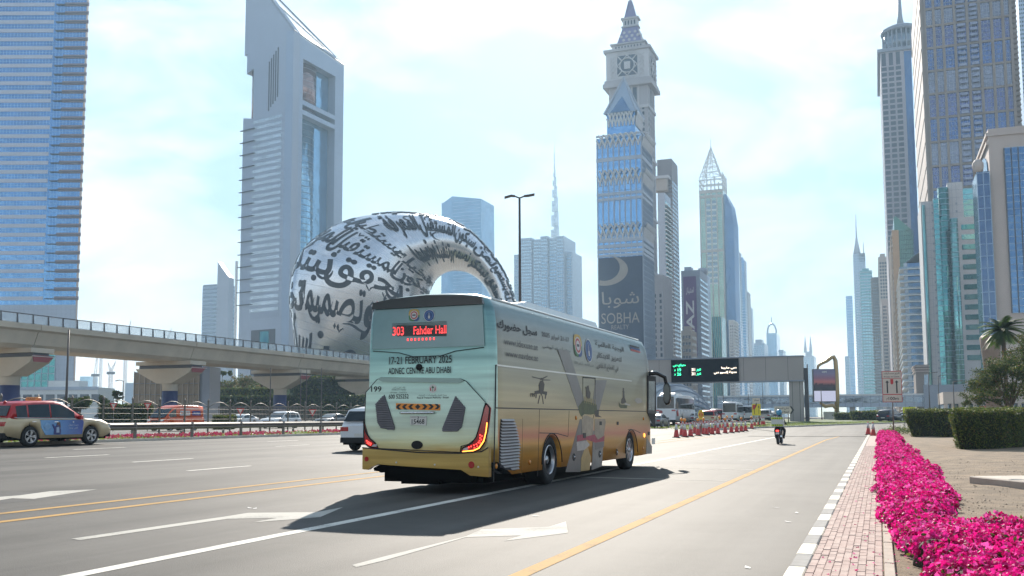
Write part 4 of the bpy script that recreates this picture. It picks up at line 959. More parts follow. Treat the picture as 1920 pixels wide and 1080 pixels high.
def mus_pt(t, q, off=0.):
    """t along the ring 0..12, q round the section (0 = outward rim, pi/2 = side towards the road)"""
    ox, oy, ix, iy, d = [cat(COLS[k], t) for k in range(5)]
    xo, zo = mp_(ox, oy); xi, zi = mp_(ix, iy); X, Z = (xo + xi) / 2, (zo + zi) / 2; r = math.hypot(xo - xi, zo - zi) / 2; a = math.atan2(zo - zi, xo - xi)
    ca = math.copysign(abs(math.cos(q)) ** .92, math.cos(q)); sa = math.copysign(abs(math.sin(q)) ** .92, math.sin(q))
    return Vector((X + math.cos(a) * (r + off) * ca, -(d + off) * sa, Z + math.sin(a) * (r + off) * ca))
NT, NQ = 120, 56
m = MB(); m.loft([[mus_pt(12 * i / NT, 2 * math.pi * k / NQ) for k in range(NQ)] for i in range(NT + 1)], smooth=True)
STEEL = M('brushed_steel', (.60, .63, .68), .26, .78, .1, .12); n_, l_, b_ = nd(STEEL)
ring = m.build('shell', STEEL, mus)
# lettering wrapped on the shell: flat letters are cut on a grid, then bent, then given thickness
CAL = M('calligraphy_glass', (.010, .014, .026), .2, 0, .2, .05, spec=.3)
words = ['\u0627\u0644\u0645\u0633\u062a\u0642\u0628\u0644', '\u0633\u064a\u0643\u0648\u0646', '\u0644\u0645\u0646', '\u064a\u0633\u062a\u0637\u064a\u0639', '\u062a\u062e\u064a\u0644\u0647', '\u0648\u062a\u0635\u0645\u064a\u0645\u0647', '\u0648\u062a\u0646\u0641\u064a\u0630\u0647', '\u0646\u0635\u0645\u0645', '\u0646\u0628\u062a\u0643\u0631', '\u0646\u062d\u0642\u0642', '\u0642\u0631\u0648\u0646', '\u0627\u0644\u0645\u0639\u0631\u0641\u0629']
def wrap_word(s, t0, t1, q0, q1, bold=.035, cut=14, flip=False):
    v, f, w = text_geo(s, bold)
    bm = bmesh.new(); vs = [bm.verts.new((a / w, b, 0)) for a, b in v]
    for k in f:
        try: bm.faces.new([vs[i] for i in k])
        except ValueError: pass
    for i in range(1, cut):
        g = bm.verts[:] + bm.edges[:] + bm.faces[:]; bmesh.ops.bisect_plane(bm, geom=g, plane_co=(i / cut, 0, 0), plane_no=(1, 0, 0))
    for i in range(1, 8):
        g = bm.verts[:] + bm.edges[:] + bm.faces[:]; bmesh.ops.bisect_plane(bm, geom=g, plane_co=(0, i / 8, 0), plane_no=(0, 1, 0))
    e_ = bmesh.ops.extrude_face_region(bm, geom=bm.faces[:])
    top = {x for x in e_['geom'] if isinstance(x, bmesh.types.BMVert)}
    for x in bm.verts:
        t = t0 + (t1 - t0) * x.co.x; q = q0 + (q1 - q0) * x.co.y
        x.co = mus_pt(t, q, .42 if x in top else -.3)
    bmesh.ops.recalc_face_normals(bm, faces=bm.faces)
    me = bpy.data.meshes.new('calligraphy_window'); bm.to_mesh(me); bm.free(); me.materials.append(CAL)
    return link('calligraphy_window', me, mus)
_w = 0
def nw():
    global _w
    _w += 1; return words[_w % len(words)]
D_ = math.radians
def bend(v, f, ta, tb_, a, b, nx=14, ny=8, seg=True):
    """flat outline (unit box) bent onto the shell: x -> section angle, y -> along the ring"""
    bm = bmesh.new(); vs = [bm.verts.new((x, y, 0)) for x, y in v]
    for k in f:
        try: bm.faces.new([vs[i] for i in k])
        except ValueError: pass
    for i in range(1, nx): bmesh.ops.bisect_plane(bm, geom=bm.verts[:] + bm.edges[:] + bm.faces[:], plane_co=(i / nx, 0, 0), plane_no=(1, 0, 0))
    for i in range(1, ny): bmesh.ops.bisect_plane(bm, geom=bm.verts[:] + bm.edges[:] + bm.faces[:], plane_co=(0, i / ny, 0), plane_no=(0, 1, 0))
    e_ = bmesh.ops.extrude_face_region(bm, geom=bm.faces[:]); top = {x for x in e_['geom'] if isinstance(x, bmesh.types.BMVert)}
    for x in bm.verts: x.co = mus_pt(ta + (tb_ - ta) * x.co.y, D_(a + (b - a) * x.co.x), .16 if x in top else -.3)
    bmesh.ops.recalc_face_normals(bm, faces=bm.faces); me = bpy.data.meshes.new('calligraphy_window'); bm.to_mesh(me); bm.free(); me.materials.append(CAL); return link('calligraphy_window', me, mus)
def word(s, ta, tb_, a, b, bold=.02, **k):
    v, f, w = text_geo(s, bold); return bend([(x / w, y) for x, y in v], f, ta, tb_, a, b, **k)
rowsB = [(.2, 1.35), (1.2, 2.4), (2.25, 3.3), (3.15, 4.0), (3.9, 4.6)]
for r_i, (ta, tb_) in enumerate(rowsB):
    qs = [[0, 58, 116, 176], [-10, 46, 104, 160, 190], [8, 70, 128, 182]][r_i % 3]
    for a, b in zip(qs[:-1], qs[1:]): word(nw(), ta, tb_, a, b + 5)
for (qa, qb) in ((-4, 44), (46, 94), (98, 146)):
    t = 4.7
    while t < 10.4: L = random.uniform(.9, 1.3); wrap_word(nw(), t + .02, t + L, D_(qb), D_(qa), .025); t += L
# swashes, hamzas and diamond dots filling the gaps
def ribbon2(pts, ws):
    v, f = [], []
    for i, (p, w) in enumerate(zip(pts, ws)):
        q0, q1 = pts[max(0, i - 1)], pts[min(len(pts) - 1, i + 1)]; dx, dy = q1[0] - q0[0], q1[1] - q0[1]; L = math.hypot(dx, dy) or 1; v += [(p[0] - dy / L * w, p[1] + dx / L * w), (p[0] + dy / L * w, p[1] - dx / L * w)]
    return v, [(2 * i, 2 * i + 1, 2 * i + 3, 2 * i + 2) for i in range(len(pts) - 1)]
SW = [ribbon2([(.5 + .12 * (1 - k / 9) ** 2, k / 9) for k in range(10)], [.02 + .10 * math.sin(math.pi * min(1, k / 9 + .15)) for k in range(10)]),
      ribbon2([(.5 - .46 * math.cos(math.pi * k / 12), .9 - .75 * math.sin(math.pi * k / 12)) for k in range(13)], [.015 + .08 * math.sin(math.pi * k / 12) for k in range(13)]),
      ribbon2([(k / 10, .45 + .12 * math.sin(k / 10 * 6)) for k in range(11)], [.02 + .07 * math.sin(math.pi * k / 10) for k in range(11)]),
      ribbon2([(.1, .9), (.25, .55), (.5, .1), (.62, .5), (.9, .85), (.95, .6)], [.04, .09, .07, .08, .07, .02]),
      ([(.0, .5), (.22, .85), (.45, .5), (.22, .15), (.55, .5), (.78, .85), (1, .5), (.78, .15)], [(0, 1, 2, 3), (4, 5, 6, 7)])]
for k in range(44):
    t = random.choice([.15, 1.2, 2.3, 3.2, 3.9]) + random.uniform(0, .12) if k < 34 else random.uniform(5, 10); s = random.choice(SW); big = 1 if t < 4 else .6
    q = random.uniform(5, 175); hw_ = random.uniform(10, 20) * big * (1 if t < 5 else 1.6); ht = random.uniform(.28, .62) * (.7 if t > 5 else 1)
    if s is SW[0]: hw_ *= .5; ht *= 1.5
    if s is SW[3] or s is SW[4]: hw_ *= .45; ht *= .45
    bend(*s, t, t + ht, q - hw_ / 2, q + hw_ / 2, nx=5, ny=5)
# seams of the steel panels
m = MB()
for t in np.arange(.6, 10, .2):
    for q in range(6, 170, 6):
        A, B = mus_pt(t, D_(q), .03), mus_pt(t, D_(q + 6), .03); C, Dp = mus_pt(t + .006, D_(q + 6), .03), mus_pt(t + .006, D_(q), .03); m.quad(A, B, C, Dp)
tag(m.build('panel_seam', C_MID, mus, fix=False), kind='stuff')

# green mound and terraces at the foot of the ring
HILL = M('hill_soil', (.10, .12, .04), .95, var=.4, scale=.3)
def mound(name, c, rx, ry, h, mat):
    m = MB(); rings = []
    for k in range(8):
        t = k / 7; r = math.cos(t * math.pi / 2) ** .8; rings.append([(c[0] + math.cos(q) * rx * (r + .02) * (1 + .08 * math.sin(3 * q)), c[1] + math.sin(q) * ry * (r + .02), c[2] + h * t * (1 + .06 * math.sin(2 * q + t))) for q in [2 * math.pi * i / 36 for i in range(36)]])
    m.loft(rings, smooth=True); return tag(m.build(name, mat), kind='structure')
hp = camv(-72, 335); mound('green_hill', (hp.x, hp.y, -.5), 66, 42, 17, HILL)

# ================================================================== METRO VIADUCT
MX = -103.; VC = M('viaduct_concrete', (.48, .415, .33), .8, 0, .14, .25, bump=.1); VD = M('viaduct_under', (.36, .33, .29), .85, 0, .12, .3)
via = thing('metro_viaduct', 'pale concrete metro viaduct with glass parapet crossing behind the road', 'viaduct', (MX, 0, 0))
Y0, Y1 = 20, 520
SPAN = 31.0; PY = [MX * -1 * c for c in (.897, 1.183, 1.471, 1.767)]; p0 = 127.2
piers = [p0 + SPAN * k for k in range(-2, 13)]; PLAB = ['at the left picture edge', 'before the stone wall', 'before the terrace hedge', 'beside the coach rear']
# girder cross section (towards the road is +x)
sec = [(0.6, 13.55), (0.6, 13.15), (.1, 12.9), (-.55, 11.25), (-1.2, 10.75), (-7.8, 10.75), (-8.4, 11.25), (-9, 12.9), (-9.5, 13.15), (-9.5, 13.55)]
girder = None
for k in range(len(piers) - 1):
    a, b = piers[k], piers[k + 1]
    if girder is None:
        m = MB(); m.loft([[(x, .06, z) for x, z in sec], [(x, SPAN - .06, z) for x, z in sec]]); m.box((.35, .06, 13.5), (.62, SPAN - .06, 13.85)); m.box((-9.5, .06, 13.5), (-9.2, SPAN - .06, 13.85))
        girder = m.build('girder', VC, via); girder.location = (0, a, 0)
    else: o = girder.copy(); COL.objects.link(o); o.location = (0, a, 0)
m = MB(); m.box((.42, Y0 + 42, 15.02), (.56, Y1, 15.12)); m.box((-9.35, Y0 + 42, 15.02), (-9.2, Y1, 15.12)); m.build('handrail', C_DARK, via)
ps = None; y = piers[0]
PG = M('parapet_glass', (.55, .65, .72), .05, 0, 0, alpha=.35)
while y < piers[-1]:
    if ps is None:
        m = MB(); m.add([(.40, -.06, 13.85), (.66, -.06, 13.85), (.66, .06, 13.85), (.40, .06, 13.85), (.40, -.06, 15.05), (.55, -.06, 15.05), (.55, .06, 15.05), (.40, .06, 15.05)], [(0, 3, 2, 1), (4, 5, 6, 7), (0, 1, 5, 4), (1, 2, 6, 5), (2, 3, 7, 6), (3, 0, 4, 7)])
        ps = m.build('parapet_post', C_DARK, via); ps.location = (0, y, 0)
        m = MB(); m.box((.46, .08, 13.87), (.49, 2.4, 15.0)); pg = m.build('parapet_pane', PG, via); pg.location = (0, y, 0)
    else:
        o = ps.copy(); COL.objects.link(o); o.location = (0, y, 0); o = pg.copy(); COL.objects.link(o); o.location = (0, y, 0)
    y += 2.475
PB = M('pier_blue', (.012, .02, .10), .5, 0, .15, .5); PRD = M('pier_red', (.36, .09, .11), .6, 0, .1, .5)
pier = None
for i, yy in enumerate(piers[1:5]):
    lab = 'concrete metro pier with wedge cap and blue painted foot, ' + PLAB[i]
    if pier is None:
        pier = thing('metro_pier', lab, 'pier', (MX - 4.5, yy, 0), 0, 'piers under the metro viaduct')
        m = MB(); m.lathe([(1.2, -.5), (1.2, 6.8), (1.45, 7.5)], 20); m.build('column', VC, pier)
        m = MB(); m.lathe([(1.24, -.5), (1.24, 6.0)], 20); m.build('painted_foot', PB, pier)
        m = MB()
        # wedge cap, wide across the deck, short along it
        cap = [(-5.6, 9.6), (-5.0, 8.9), (-1.5, 7.2), (1.5, 7.2), (5.0, 8.9), (5.6, 9.6)]
        m.loft([[(x, -1.7 + (9.6 - z) * .12, z) for x, z in cap], [(x, 1.7 - (9.6 - z) * .12, z) for x, z in cap]]); m.build('cap', VC, pier)
        m = MB(); m.box((-5.2, -1.3, 9.6), (5.2, 1.3, 10.25)); m.build('bearing_shadow_gap', C_DARK, pier)
        m = MB(); m.box((-5.4, -1.9, 10.15), (5.5, 1.9, 10.76)); m.build('bearing_block', VC, pier)
        m = MB(); m.loft([[(5.30, -1.62, 9.55), (5.64, -1.62, 9.65), (5.62, 0, 9.0)], [(5.32, 1.62, 9.55), (5.66, 1.62, 9.65), (5.64, .0, 9.0)]])
        m = MB(); m.slab([(5.63, -1.75, 9.75), (5.63, 1.75, 9.75), (5.2, 1.2, 8.95), (5.2, -1.2, 8.95)], (.08, 0, .03)); m.build('red_end_plate', PRD, pier)
        m = MB(); m.slab([(5.70, -1.9, 9.70), (5.70, 1.9, 9.70), (5.66, 1.9, 9.62), (5.66, -1.9, 9.62)], (.08, 0, 0)); m.build('end_plate_rim', C_WHITE, pier)
    else: dup(pier, (MX - 4.5, yy, 0), None, lab)
# ================================================================== COACH
RUB = M('rubber', (.008, .008, .0085), .85, 0, .2, 8); BLK = M('black_plastic', (.007, .007, .008), .5, 0, .1, 3, spec=.25); BLKG = M('black_gloss', (.007, .008, .009), .12, 0, 0, spec=.4)
CHR = M('chrome', (.62, .62, .63), .15, 1, 0); ALU = M('alloy', (.42, .42, .43), .3, .9, .1, 6)
UND = M('underbody', (.004, .004, .004), .95, 0, 0, spec=.05)
RED_L = M('lamp_red', (.36, .01, .012), .12, 0, .1, 5, coat=.6); RED_E = M('lamp_red_lit', (1., .05, .04), .3, 0, 0, emit=1.3); AMB_E = M('lamp_amber_lit', (1., .34, .05), .3, 0, 0, emit=1.2); AMB = M('lamp_amber', (.55, .20, .02), .25, 0, 0)
PLW = M('plate_white', (.60, .58, .53), .5, 0, .05, 6); INK = M('ink_black', (.012, .012, .013), .5, 0, 0); WIN = M('car_glass', (.008, .012, .014), .05, .0, 0, spec=.5)
def arc_body(stations, sec, mats, name, parent, midx=None, fix=True):
    m = MB(); m.loft([[(x, y, z) for x, z in sec(y)] for y in stations], smooth=True); return m
def wheel(parent, loc, r, w, out, rim_r=.62, spokes=5, dish=.04, mat=None, name='wheel'):
    """tyre mesh with its rim as a child; out = +1/-1: which side faces outwards (x)"""
    t = MB(); h = w / 2
    t.lathe([(r * rim_r, -h * .92), (r * .82, -h), (r * .955, -h * .9), (r, -h * .62), (r, h * .62), (r * .955, h * .9), (r * .82, h), (r * rim_r, h * .92), (r * rim_r, h * .3)], 30, axis='x', cap=False)
    o = t.build(name, RUB, parent, loc)
    s = out; m = MB(); R = r * rim_r
    m.lathe([(R * 1.0, s * h * .93), (R * .95, s * h * .99), (R * .90, s * h * .85), (R * .84, s * h * (.25))], 28, axis='x', cap=False)
    if spokes:
        for k in range(spokes):
            q = 2 * math.pi * k / spokes; c, n = math.cos(q), math.sin(q)
            for dq in ((0,) if spokes > 6 else (-.16, .16)):
                c1, n1 = math.cos(q + dq), math.sin(q + dq); a = Vector((s * h * .8, R * .12 * c, R * .12 * n)); b = Vector((s * h * .82, R * .93 * c1, R * .93 * n1)); wv = Vector((0, -n, c)) * R * .085
                m.slab([a - wv, a + wv, b + wv * 1.1, b - wv * 1.1], (-s * .03, 0, 0))
        m.lathe([(R * .2, s * h * .6), (R * .2, s * h * .88), (R * .1, s * h * .93), (.002, s * h * .93)], 14, axis='x', cap=False)
        m.lathe([(R * .86, s * h * .15), (.01, s * h * .15)], 20, axis='x', mi=1, cap=False)
    else:
        m.lathe([(R * .84, s * h * .25), (R * .80, s * h * .1), (R * .62, s * h * (.12)), (R * .55, s * h * .35), (R * .30, s * h * .4), (R * .26, s * h * .75), (.01, s * h * .8)], 28, axis='x', cap=False)
        for k in range(10):
            q = k * .628; m.lathe([(.018, s * h * .1), (.018, s * h * .32)], 6, c=(0, math.cos(q) * R * .46, math.sin(q) * R * .46), axis='x')
    m.build('rim', [mat or ALU, BLK], o); return o

HW = 1.36; BX, BY, BR = -7.99, 16.58, R_(-1.46)
bus = thing('coach', 'large touring coach wrapped in a mint, silver and gold defence fair advert', 'coach', (BX, BY, 0), BR)
Mb = Matrix.Translation((BX, BY, 0)) @ Matrix.Rotation(BR, 4, 'Z'); Mi = Mb.inverted(); camL = Mi @ Vector((0, 0, CAMH))
def _loc(px, py): return (Mi.to_3x3() @ ray(px, py))
def brear(px, py, y=0.): d = _loc(px, py); t = (y - camL.y) / d.y; p = camL + d * t; return p.x, p.z
def bside(px, py): d = _loc(px, py); t = (HW - camL.x) / d.x; p = camL + d * t; return p.y, p.z
# wraps: printed colour by height with long soft streaks
def wrap_mat(name, stops, streak, rough=.28, band=None):
    m = M(name, (.3, .3, .3), rough, .15, 0, coat=.08, spec=.35); n, l, b = nd(m)
    t = n.new('ShaderNodeTexCoord'); s = n.new('ShaderNodeSeparateXYZ'); l.new(t.outputs['Object'], s.inputs[0])
    mp = n.new('ShaderNodeMapping'); mp.inputs['Scale'].default_value = streak; l.new(t.outputs['Object'], mp.inputs['Vector'])
    no = n.new('ShaderNodeTexNoise'); no.inputs['Scale'].default_value = 1.0; no.inputs['Detail'].default_value = 5; no.inputs['Roughness'].default_value = .55; l.new(mp.outputs['Vector'], no.inputs['Vector'])
    ad = n.new('ShaderNodeMath'); ad.operation = 'MULTIPLY_ADD'; ad.inputs[1].default_value = .9; l.new(no.outputs['Fac'], ad.inputs[0]); l.new(s.outputs['Z'], ad.inputs[2])
    mr = n.new('ShaderNodeMapRange'); mr.inputs[1].default_value = .45; mr.inputs[2].default_value = 4.15; l.new(ad.outputs[0], mr.inputs[0])
    cr = n.new('ShaderNodeValToRGB'); e = cr.color_ramp.elements
    while len(e) < len(stops): e.new(.5)
    for k, (z, c) in enumerate(stops): e[k].position = z / 3.7; e[k].color = (*c, 1)
    l.new(mr.outputs[0], cr.inputs['Fac']); out = cr.outputs['Color']
    n2 = n.new('ShaderNodeTexNoise'); n2.inputs['Scale'].default_value = .8; n2.inputs['Detail'].default_value = 7
    mp2 = n.new('ShaderNodeMapping'); mp2.inputs['Scale'].default_value = (streak[0] * 1.6, streak[1] * 2, streak[2] * 4); mp2.inputs['Location'].default_value = (3, 5, 1); l.new(t.outputs['Object'], mp2.inputs['Vector']); l.new(mp2.outputs['Vector'], n2.inputs['Vector'])
    mr2 = n.new('ShaderNodeMapRange'); mr2.inputs[1].default_value = .3; mr2.inputs[2].default_value = .7; mr2.inputs[3].default_value = .78; mr2.inputs[4].default_value = 1.22; l.new(n2.outputs['Fac'], mr2.inputs[0])
    sc = n.new('ShaderNodeVectorMath'); sc.operation = 'SCALE'; l.new(out, sc.inputs[0]); l.new(mr2.outputs[0], sc.inputs[3]); out = sc.outputs[0]
    if band:
        z0, z1, col = band; bz = n.new('ShaderNodeMath'); bz.operation = 'MULTIPLY_ADD'; bz.inputs[1].default_value = .25; l.new(no.outputs['Fac'], bz.inputs[0]); l.new(s.outputs['Z'], bz.inputs[2])
        rp = n.new('ShaderNodeValToRGB'); rp.color_ramp.interpolation = 'EASE'; el = rp.color_ramp.elements; el.new(.5); el.new(.6)
        for k, (p, v) in enumerate(((z0 - .12, 0), (z0 + .06, .6), (z1 - .12, .45), (z1 + .08, 0))): el[k].position = (p + .12) / 3; el[k].color = (v, v, v, 1)
        dv = n.new('ShaderNodeMath'); dv.operation = 'DIVIDE'; dv.inputs[1].default_value = 3; l.new(bz.outputs[0], dv.inputs[0]); l.new(dv.outputs[0], rp.inputs['Fac'])
        mx = n.new('ShaderNodeMix'); mx.data_type = 'RGBA'; mx.inputs[7].default_value = (*col, 1); l.new(rp.outputs['Color'], mx.inputs[0]); l.new(out, mx.inputs[6]); out = mx.outputs[2]
    l.new(out, b.inputs['Base Color']); return m
WR = wrap_mat('wrap_rear', [(.30, (.34, .19, .04)), (.75, (.44, .26, .06)), (.92, (.55, .50, .26)), (1.25, (.58, .66, .52)), (1.75, (.53, .68, .58)), (2.25, (.42, .63, .55)), (2.75, (.21, .40, .39)), (3.5, (.12, .24, .26))], (.25, .25, 2.2))
WS = wrap_mat('wrap_side', [(.25, (.60, .25, .035)), (.75, (.62, .31, .065)), (1.1, (.56, .37, .15)), (1.55, (.42, .31, .15)), (2.0, (.29, .25, .135)), (2.5, (.21, .20, .14)), (3.05, (.155, .16, .14)), (3.5, (.14, .20, .20))], (.6, .10, 1.6), band=(.98, 1.24, (.56, .13, .10)))
WB = wrap_mat('wrap_bumper', [(.2, (.28, .15, .03)), (.45, (.38, .23, .05)), (.75, (.46, .31, .09)), (1.2, (.40, .30, .12)), (3.7, (.4, .3, .12))], (.3, .3, 4.))
WY, RWR = [bside(1035, 880)[0], bside(1184, 852)[0]], .525
ARC = .60
def zbot(y):
    z = .34 if y > .9 else .60 - .26 * (max(0, y - .3) / .6)
    for wy in WY:
        d = abs(y - wy)
        if d < ARC: z = max(z, .45 + math.sqrt(max(0, ARC * ARC - d * d)) * 1.0)
    if y > 11.2: z = max(z, .34 + (y - 11.2) * .1)
    return z
def bsec(y):
    f = 1.0; top = 0.
    if y < .22: f = 1 - .085 * (1 - y / .22) ** 2
    if y > 11.3: t = (y - 11.3) / .7; f = 1 - .045 * t * t; top = -.45 * t ** 3
    if y < .18: top = -.07 * (1 - y / .18) ** 2
    h = HW * f; zb = zbot(y)
    R = [(h, zb), (h, max(zb + .02, .95)), (h, max(zb + .04, 1.9)), (h * .995, 2.75 + top * .3), (h * .975, 3.25 + top * .6), (h * .95, 3.48 + top), (h * .89, 3.64 + top), (h * .74, 3.74 + top), (h * .3, 3.79 + top), (0, 3.80 + top)]
    return R + [(-x, z) for x, z in R[-2::-1]]
ys = sorted(set([0, .03, .08, .14, .22, .5, .9, 11.3, 11.5, 11.7, 11.85, 11.95, 12.0] + [wy + ARC * math.cos(q) for wy in WY for q in [k * math.pi / 12 for k in range(13)]] + [wy + s * (ARC + .002) for wy in WY for s in (-1, 1)] + [5, 7]))
m = MB(); rings = [[(x, y, z) for x, z in bsec(y)] for y in ys]; n = len(rings[0])
m.loft(rings, mi=1, smooth=True, cap=False)
m.add(rings[0], [tuple(range(n - 1, -1, -1))], 0); m.add(rings[-1], [tuple(range(n))], 2)
body = m.build('body', [WR, WS, BLKG], bus)
for p in body.data.polygons:
    c = p.center
    if c.y < .2 and p.material_index == 1 and c.z < 3.75: p.material_index = 0
    if c.z < .6 and abs(p.normal.z) > .7: p.material_index = 2
    if c.z > 3.9 and p.material_index == 1: p.material_index = 1
# wheel well lining and chassis
m = MB(); m.box((-HW + .12, .7, .42), (HW - .12, 11.2, .9)); m.build('chassis', UND, bus)
m = MB(); m.box((-1.05, .25, .20), (1.05, 2.4, .5)); m.box((-.6, .1, .17), (.2, .8, .36)); m.build('engine_underside', UND, bus)
for wy, dual in ((WY[0], True), (WY[1], False)):
    for s in (1, -1):
        if dual: wheel(bus, (s * (HW - .30), wy, RWR), RWR, .52, s, .60, 0)
        else: wheel(bus, (s * (HW - .19), wy, RWR), RWR, .30, s, .60, 9)
    m = MB(); m.tube([(-HW + .2, wy, RWR), (HW - .2, wy, RWR)], .1, 8); m.build('axle', UND, bus)
    for s in (1, -1):
        m = MB(); pts = [(s * (HW + .004), wy + (ARC + .035) * math.cos(q), .45 + (ARC + .035) * math.sin(q)) for q in [k * math.pi / 16 for k in range(17)]]; m.tube(pts, .014, 5); m.build('arch_trim', BLK, bus)
        m = MB(); m.box((s * (HW - .66) - .02, wy - ARC, .4), (s * (HW - .66) + .02, wy + ARC, 1.05)); m.build('wheel_well', UND, bus)
# --- rear
Z5 = lambda L: [brear(680 + x / 4.696, 690 + y / 4.696) for x, y in L]
Z0 = lambda L: [brear(660 + x / 2.77, 540 + y / 2.77) for x, y in L]
def rpoly(name, pts, mat, y0=-.03, y1=.02, parent=None):
    m = MB(); m.slab([(x, y0, z) for x, z in pts], (0, y1 - y0, 0)); return m.build(name, mat, parent or bus)
hl = HW * .915
zw0, zw1 = brear(800, 652)[1], brear(800, 577)[1]
rpoly('roof_spoiler', [(-hl * .95, zw1 + .01), (hl * .95, zw1 + .01), (hl * .93, zw1 + .14), (hl * .6, zw1 + .20), (0, zw1 + .235), (-hl * .6, zw1 + .20), (-hl * .93, zw1 + .14)], BLKG, -.07)
WINR = M('rear_glass_print', (.105, .20, .21), .08, .1, .12, .8, coat=.5)
rw = rpoly('rear_window', [(-hl * .965, zw0), (hl * .965, zw0), (hl * .93, zw1), (-hl * .93, zw1)], WINR, -.025)
m = MB(); m.tube([(x, -.012, brear(800, y)[1]) for x, y in [(-hl * .95, 655), (-.6, 660), (-.3, 668), (.3, 668), (.6, 660), (hl * .95, 655)]], .008, 5); m.build('crease', BLK, bus)
# engine hatch, slightly proud, with dark seams
hat = Z5([(35, 215), (130, 105), (165, 85), (860, 95), (915, 115), (1085, 300), (1060, 430), (1000, 620), (940, 670), (870, 690), (862, 742), (148, 708), (120, 660), (60, 610), (25, 480)])
o = rpoly('engine_hatch', hat, WR, -.03); m = MB(); m.tube([(x, -.03, z) for x, z in hat + hat[:1]], .008, 4, cap=False); m.build('hatch_seam', INK, o)
lp = Z5([(140, 98), (170, 84), (860, 92), (900, 112), (860, 132), (190, 122)]); rpoly('hatch_lip', lp, wrap_mat('wrap_lip', [(.3, (.3, .4, .35)), (3.7, (.24, .33, .30))], (.3, .3, 2)), -.06, -.02)
for pts in ([(200, 235), (123, 320), (140, 480), (170, 530), (285, 548), (292, 520)], [(825, 250), (912, 350), (880, 520), (840, 560), (715, 560), (708, 540)]):
    P = Z5(pts); g = rpoly('vent', P, M('vent_dark', (.03, .03, .032), .7, 0, 0), -.036)
    zs_ = [z for x, z in P]; m = MB(); z = min(zs_) + .02
    while z < max(zs_) - .02:
        xs_ = []
        for (a, b) in zip(P, P[1:] + P[:1]):
            if (a[1] - z) * (b[1] - z) < 0: xs_.append(a[0] + (b[0] - a[0]) * (z - a[1]) / (b[1] - a[1]))
        if len(xs_) >= 2: m.loft([[(x, -.034, z), (x, -.06, z - .012), (x, -.06, z + .004), (x, -.036, z + .022)] for x in (min(xs_), max(xs_))])
        z += .034
    tag(m.build('vent_slats', M('vent_grey', (.16, .15, .16), .6, .2, .1, 5), g), kind='stuff')
cv = Z5([(302, 310), (690, 320), (690, 374), (302, 362)]); ob = rpoly('chevron_board', cv, M('reflective_orange', (.75, .25, .03), .5, 0, .08, 4), -.04)
x0, x1 = min(p[0] for p in cv), max(p[0] for p in cv); zz = sum(p[1] for p in cv) / 4; hh = .05; m = MB(); w_ = (x1 - x0)
for k in range(7):
    cx = x0 + w_ * (k + .5) / 7; s = -1 if k < 3 else 1
    if k == 3: m.poly([(cx - .06, -.042, zz), (cx, -.042, zz - hh), (cx + .06, -.042, zz), (cx, -.042, zz + hh)])
    else:
        m.poly([(cx - s * .05, -.042, zz + hh), (cx + s * .015, -.042, zz + hh), (cx + s * .07, -.042, zz), (cx + s * .005, -.042, zz)]); m.poly([(cx - s * .05, -.042, zz - hh), (cx + s * .015, -.042, zz - hh), (cx + s * .07, -.042, zz), (cx + s * .005, -.042, zz)])
m.build('chevron_marks', INK, ob, fix=False)
hb = Z5([(345, 385), (645, 395), (640, 415), (350, 404)]); m = MB(); xa, za = brear(753, 774); xb, zb_ = brear(817, 777); m.tube([(xa, -.05, za), (xa + .05, -.085, za), (xb - .05, -.085, za), (xb, -.05, za)], .022, 8); m.build('hatch_handle', CHR, bus)
pl = Z5([(428, 420), (572, 424), (570, 505), (428, 500)]); ob = rpoly('number_plate', pl, PLW, -.05)
def rtext(s, box, mat, bold=.0, y=-.052, parent=None, z5=True):
    P = Z5([box[:2], box[2:]]) if z5 else Z0([box[:2], box[2:]]); m = MB()
    lettering(m, s, lambda x, z: (x, y, z), P[0][0], P[1][0], P[1][1], P[0][1], bold=bold); return m.build('lettering', mat, parent or bus, fix=False)
rtext('15468', (443, 450, 555, 492), INK, .02, parent=ob); rtext('3', (492, 426, 506, 446), INK, .02, parent=ob); rtext('SHARJAH', (432, 428, 486, 438), INK, 0, parent=ob); rtext('\u0627\u0644\u0634\u0627\u0631\u0642\u0629', (512, 428, 566, 440), INK, 0, parent=ob); rtext('UAE', (436, 495, 460, 502), INK, 0, parent=ob)
rtext('199', (82, 162, 173, 210), INK, .02, -.034); rtext('600 525252', (237, 232, 412, 270), INK, .015, -.034); rtext('Call Center', (250, 211, 312, 222), INK, 0, -.034); rtext('\u0645\u0631\u0643\u0632 \u0627\u0644\u0625\u062a\u0635\u0627\u0644', (325, 209, 394, 225), INK, 0, -.034)
rtext('INTER CITY BUSES', (265, 186, 388, 197), M('ink_grey', (.1, .13, .12), .5, 0, 0), 0, -.034); rtext('\u062d\u0627\u0641\u0644\u0627\u062a \u0627\u0644\u0646\u0642\u0644 \u0628\u064a\u0646 \u0627\u0644\u0645\u062f\u0646', (272, 166, 384, 182), MATS['ink_grey'], 0, -.034)
rtext('Road & Transport Authority - Sharjah', (487, 254, 765, 272), INK, .012, -.034); rtext('\u0647\u064a\u0626\u0629 \u0627\u0644\u0637\u0631\u0642 \u0648\u0627\u0644\u0645\u0648\u0627\u0635\u0644\u0627\u062a - \u0627\u0644\u0634\u0627\u0631\u0642\u0629', (500, 232, 746, 250), MATS['ink_grey'], 0, -.034)
rtext('17-21 FEBRUARY 2025', (195, 359, 521, 388), INK, .012, -.024, z5=False); rtext('ADNEC CENTRE ABU DHABI', (191, 416, 516, 441), INK, .012, -.024, z5=False)
x, z = Z0([(350, 411)])[0]; m = MB(); m.lathe([(.065, .0), (.06, -.04), (.03, -.07), (.002, -.075)], 14, c=(x, .0, z), axis='y'); m.build('rear_camera', BLK, bus)
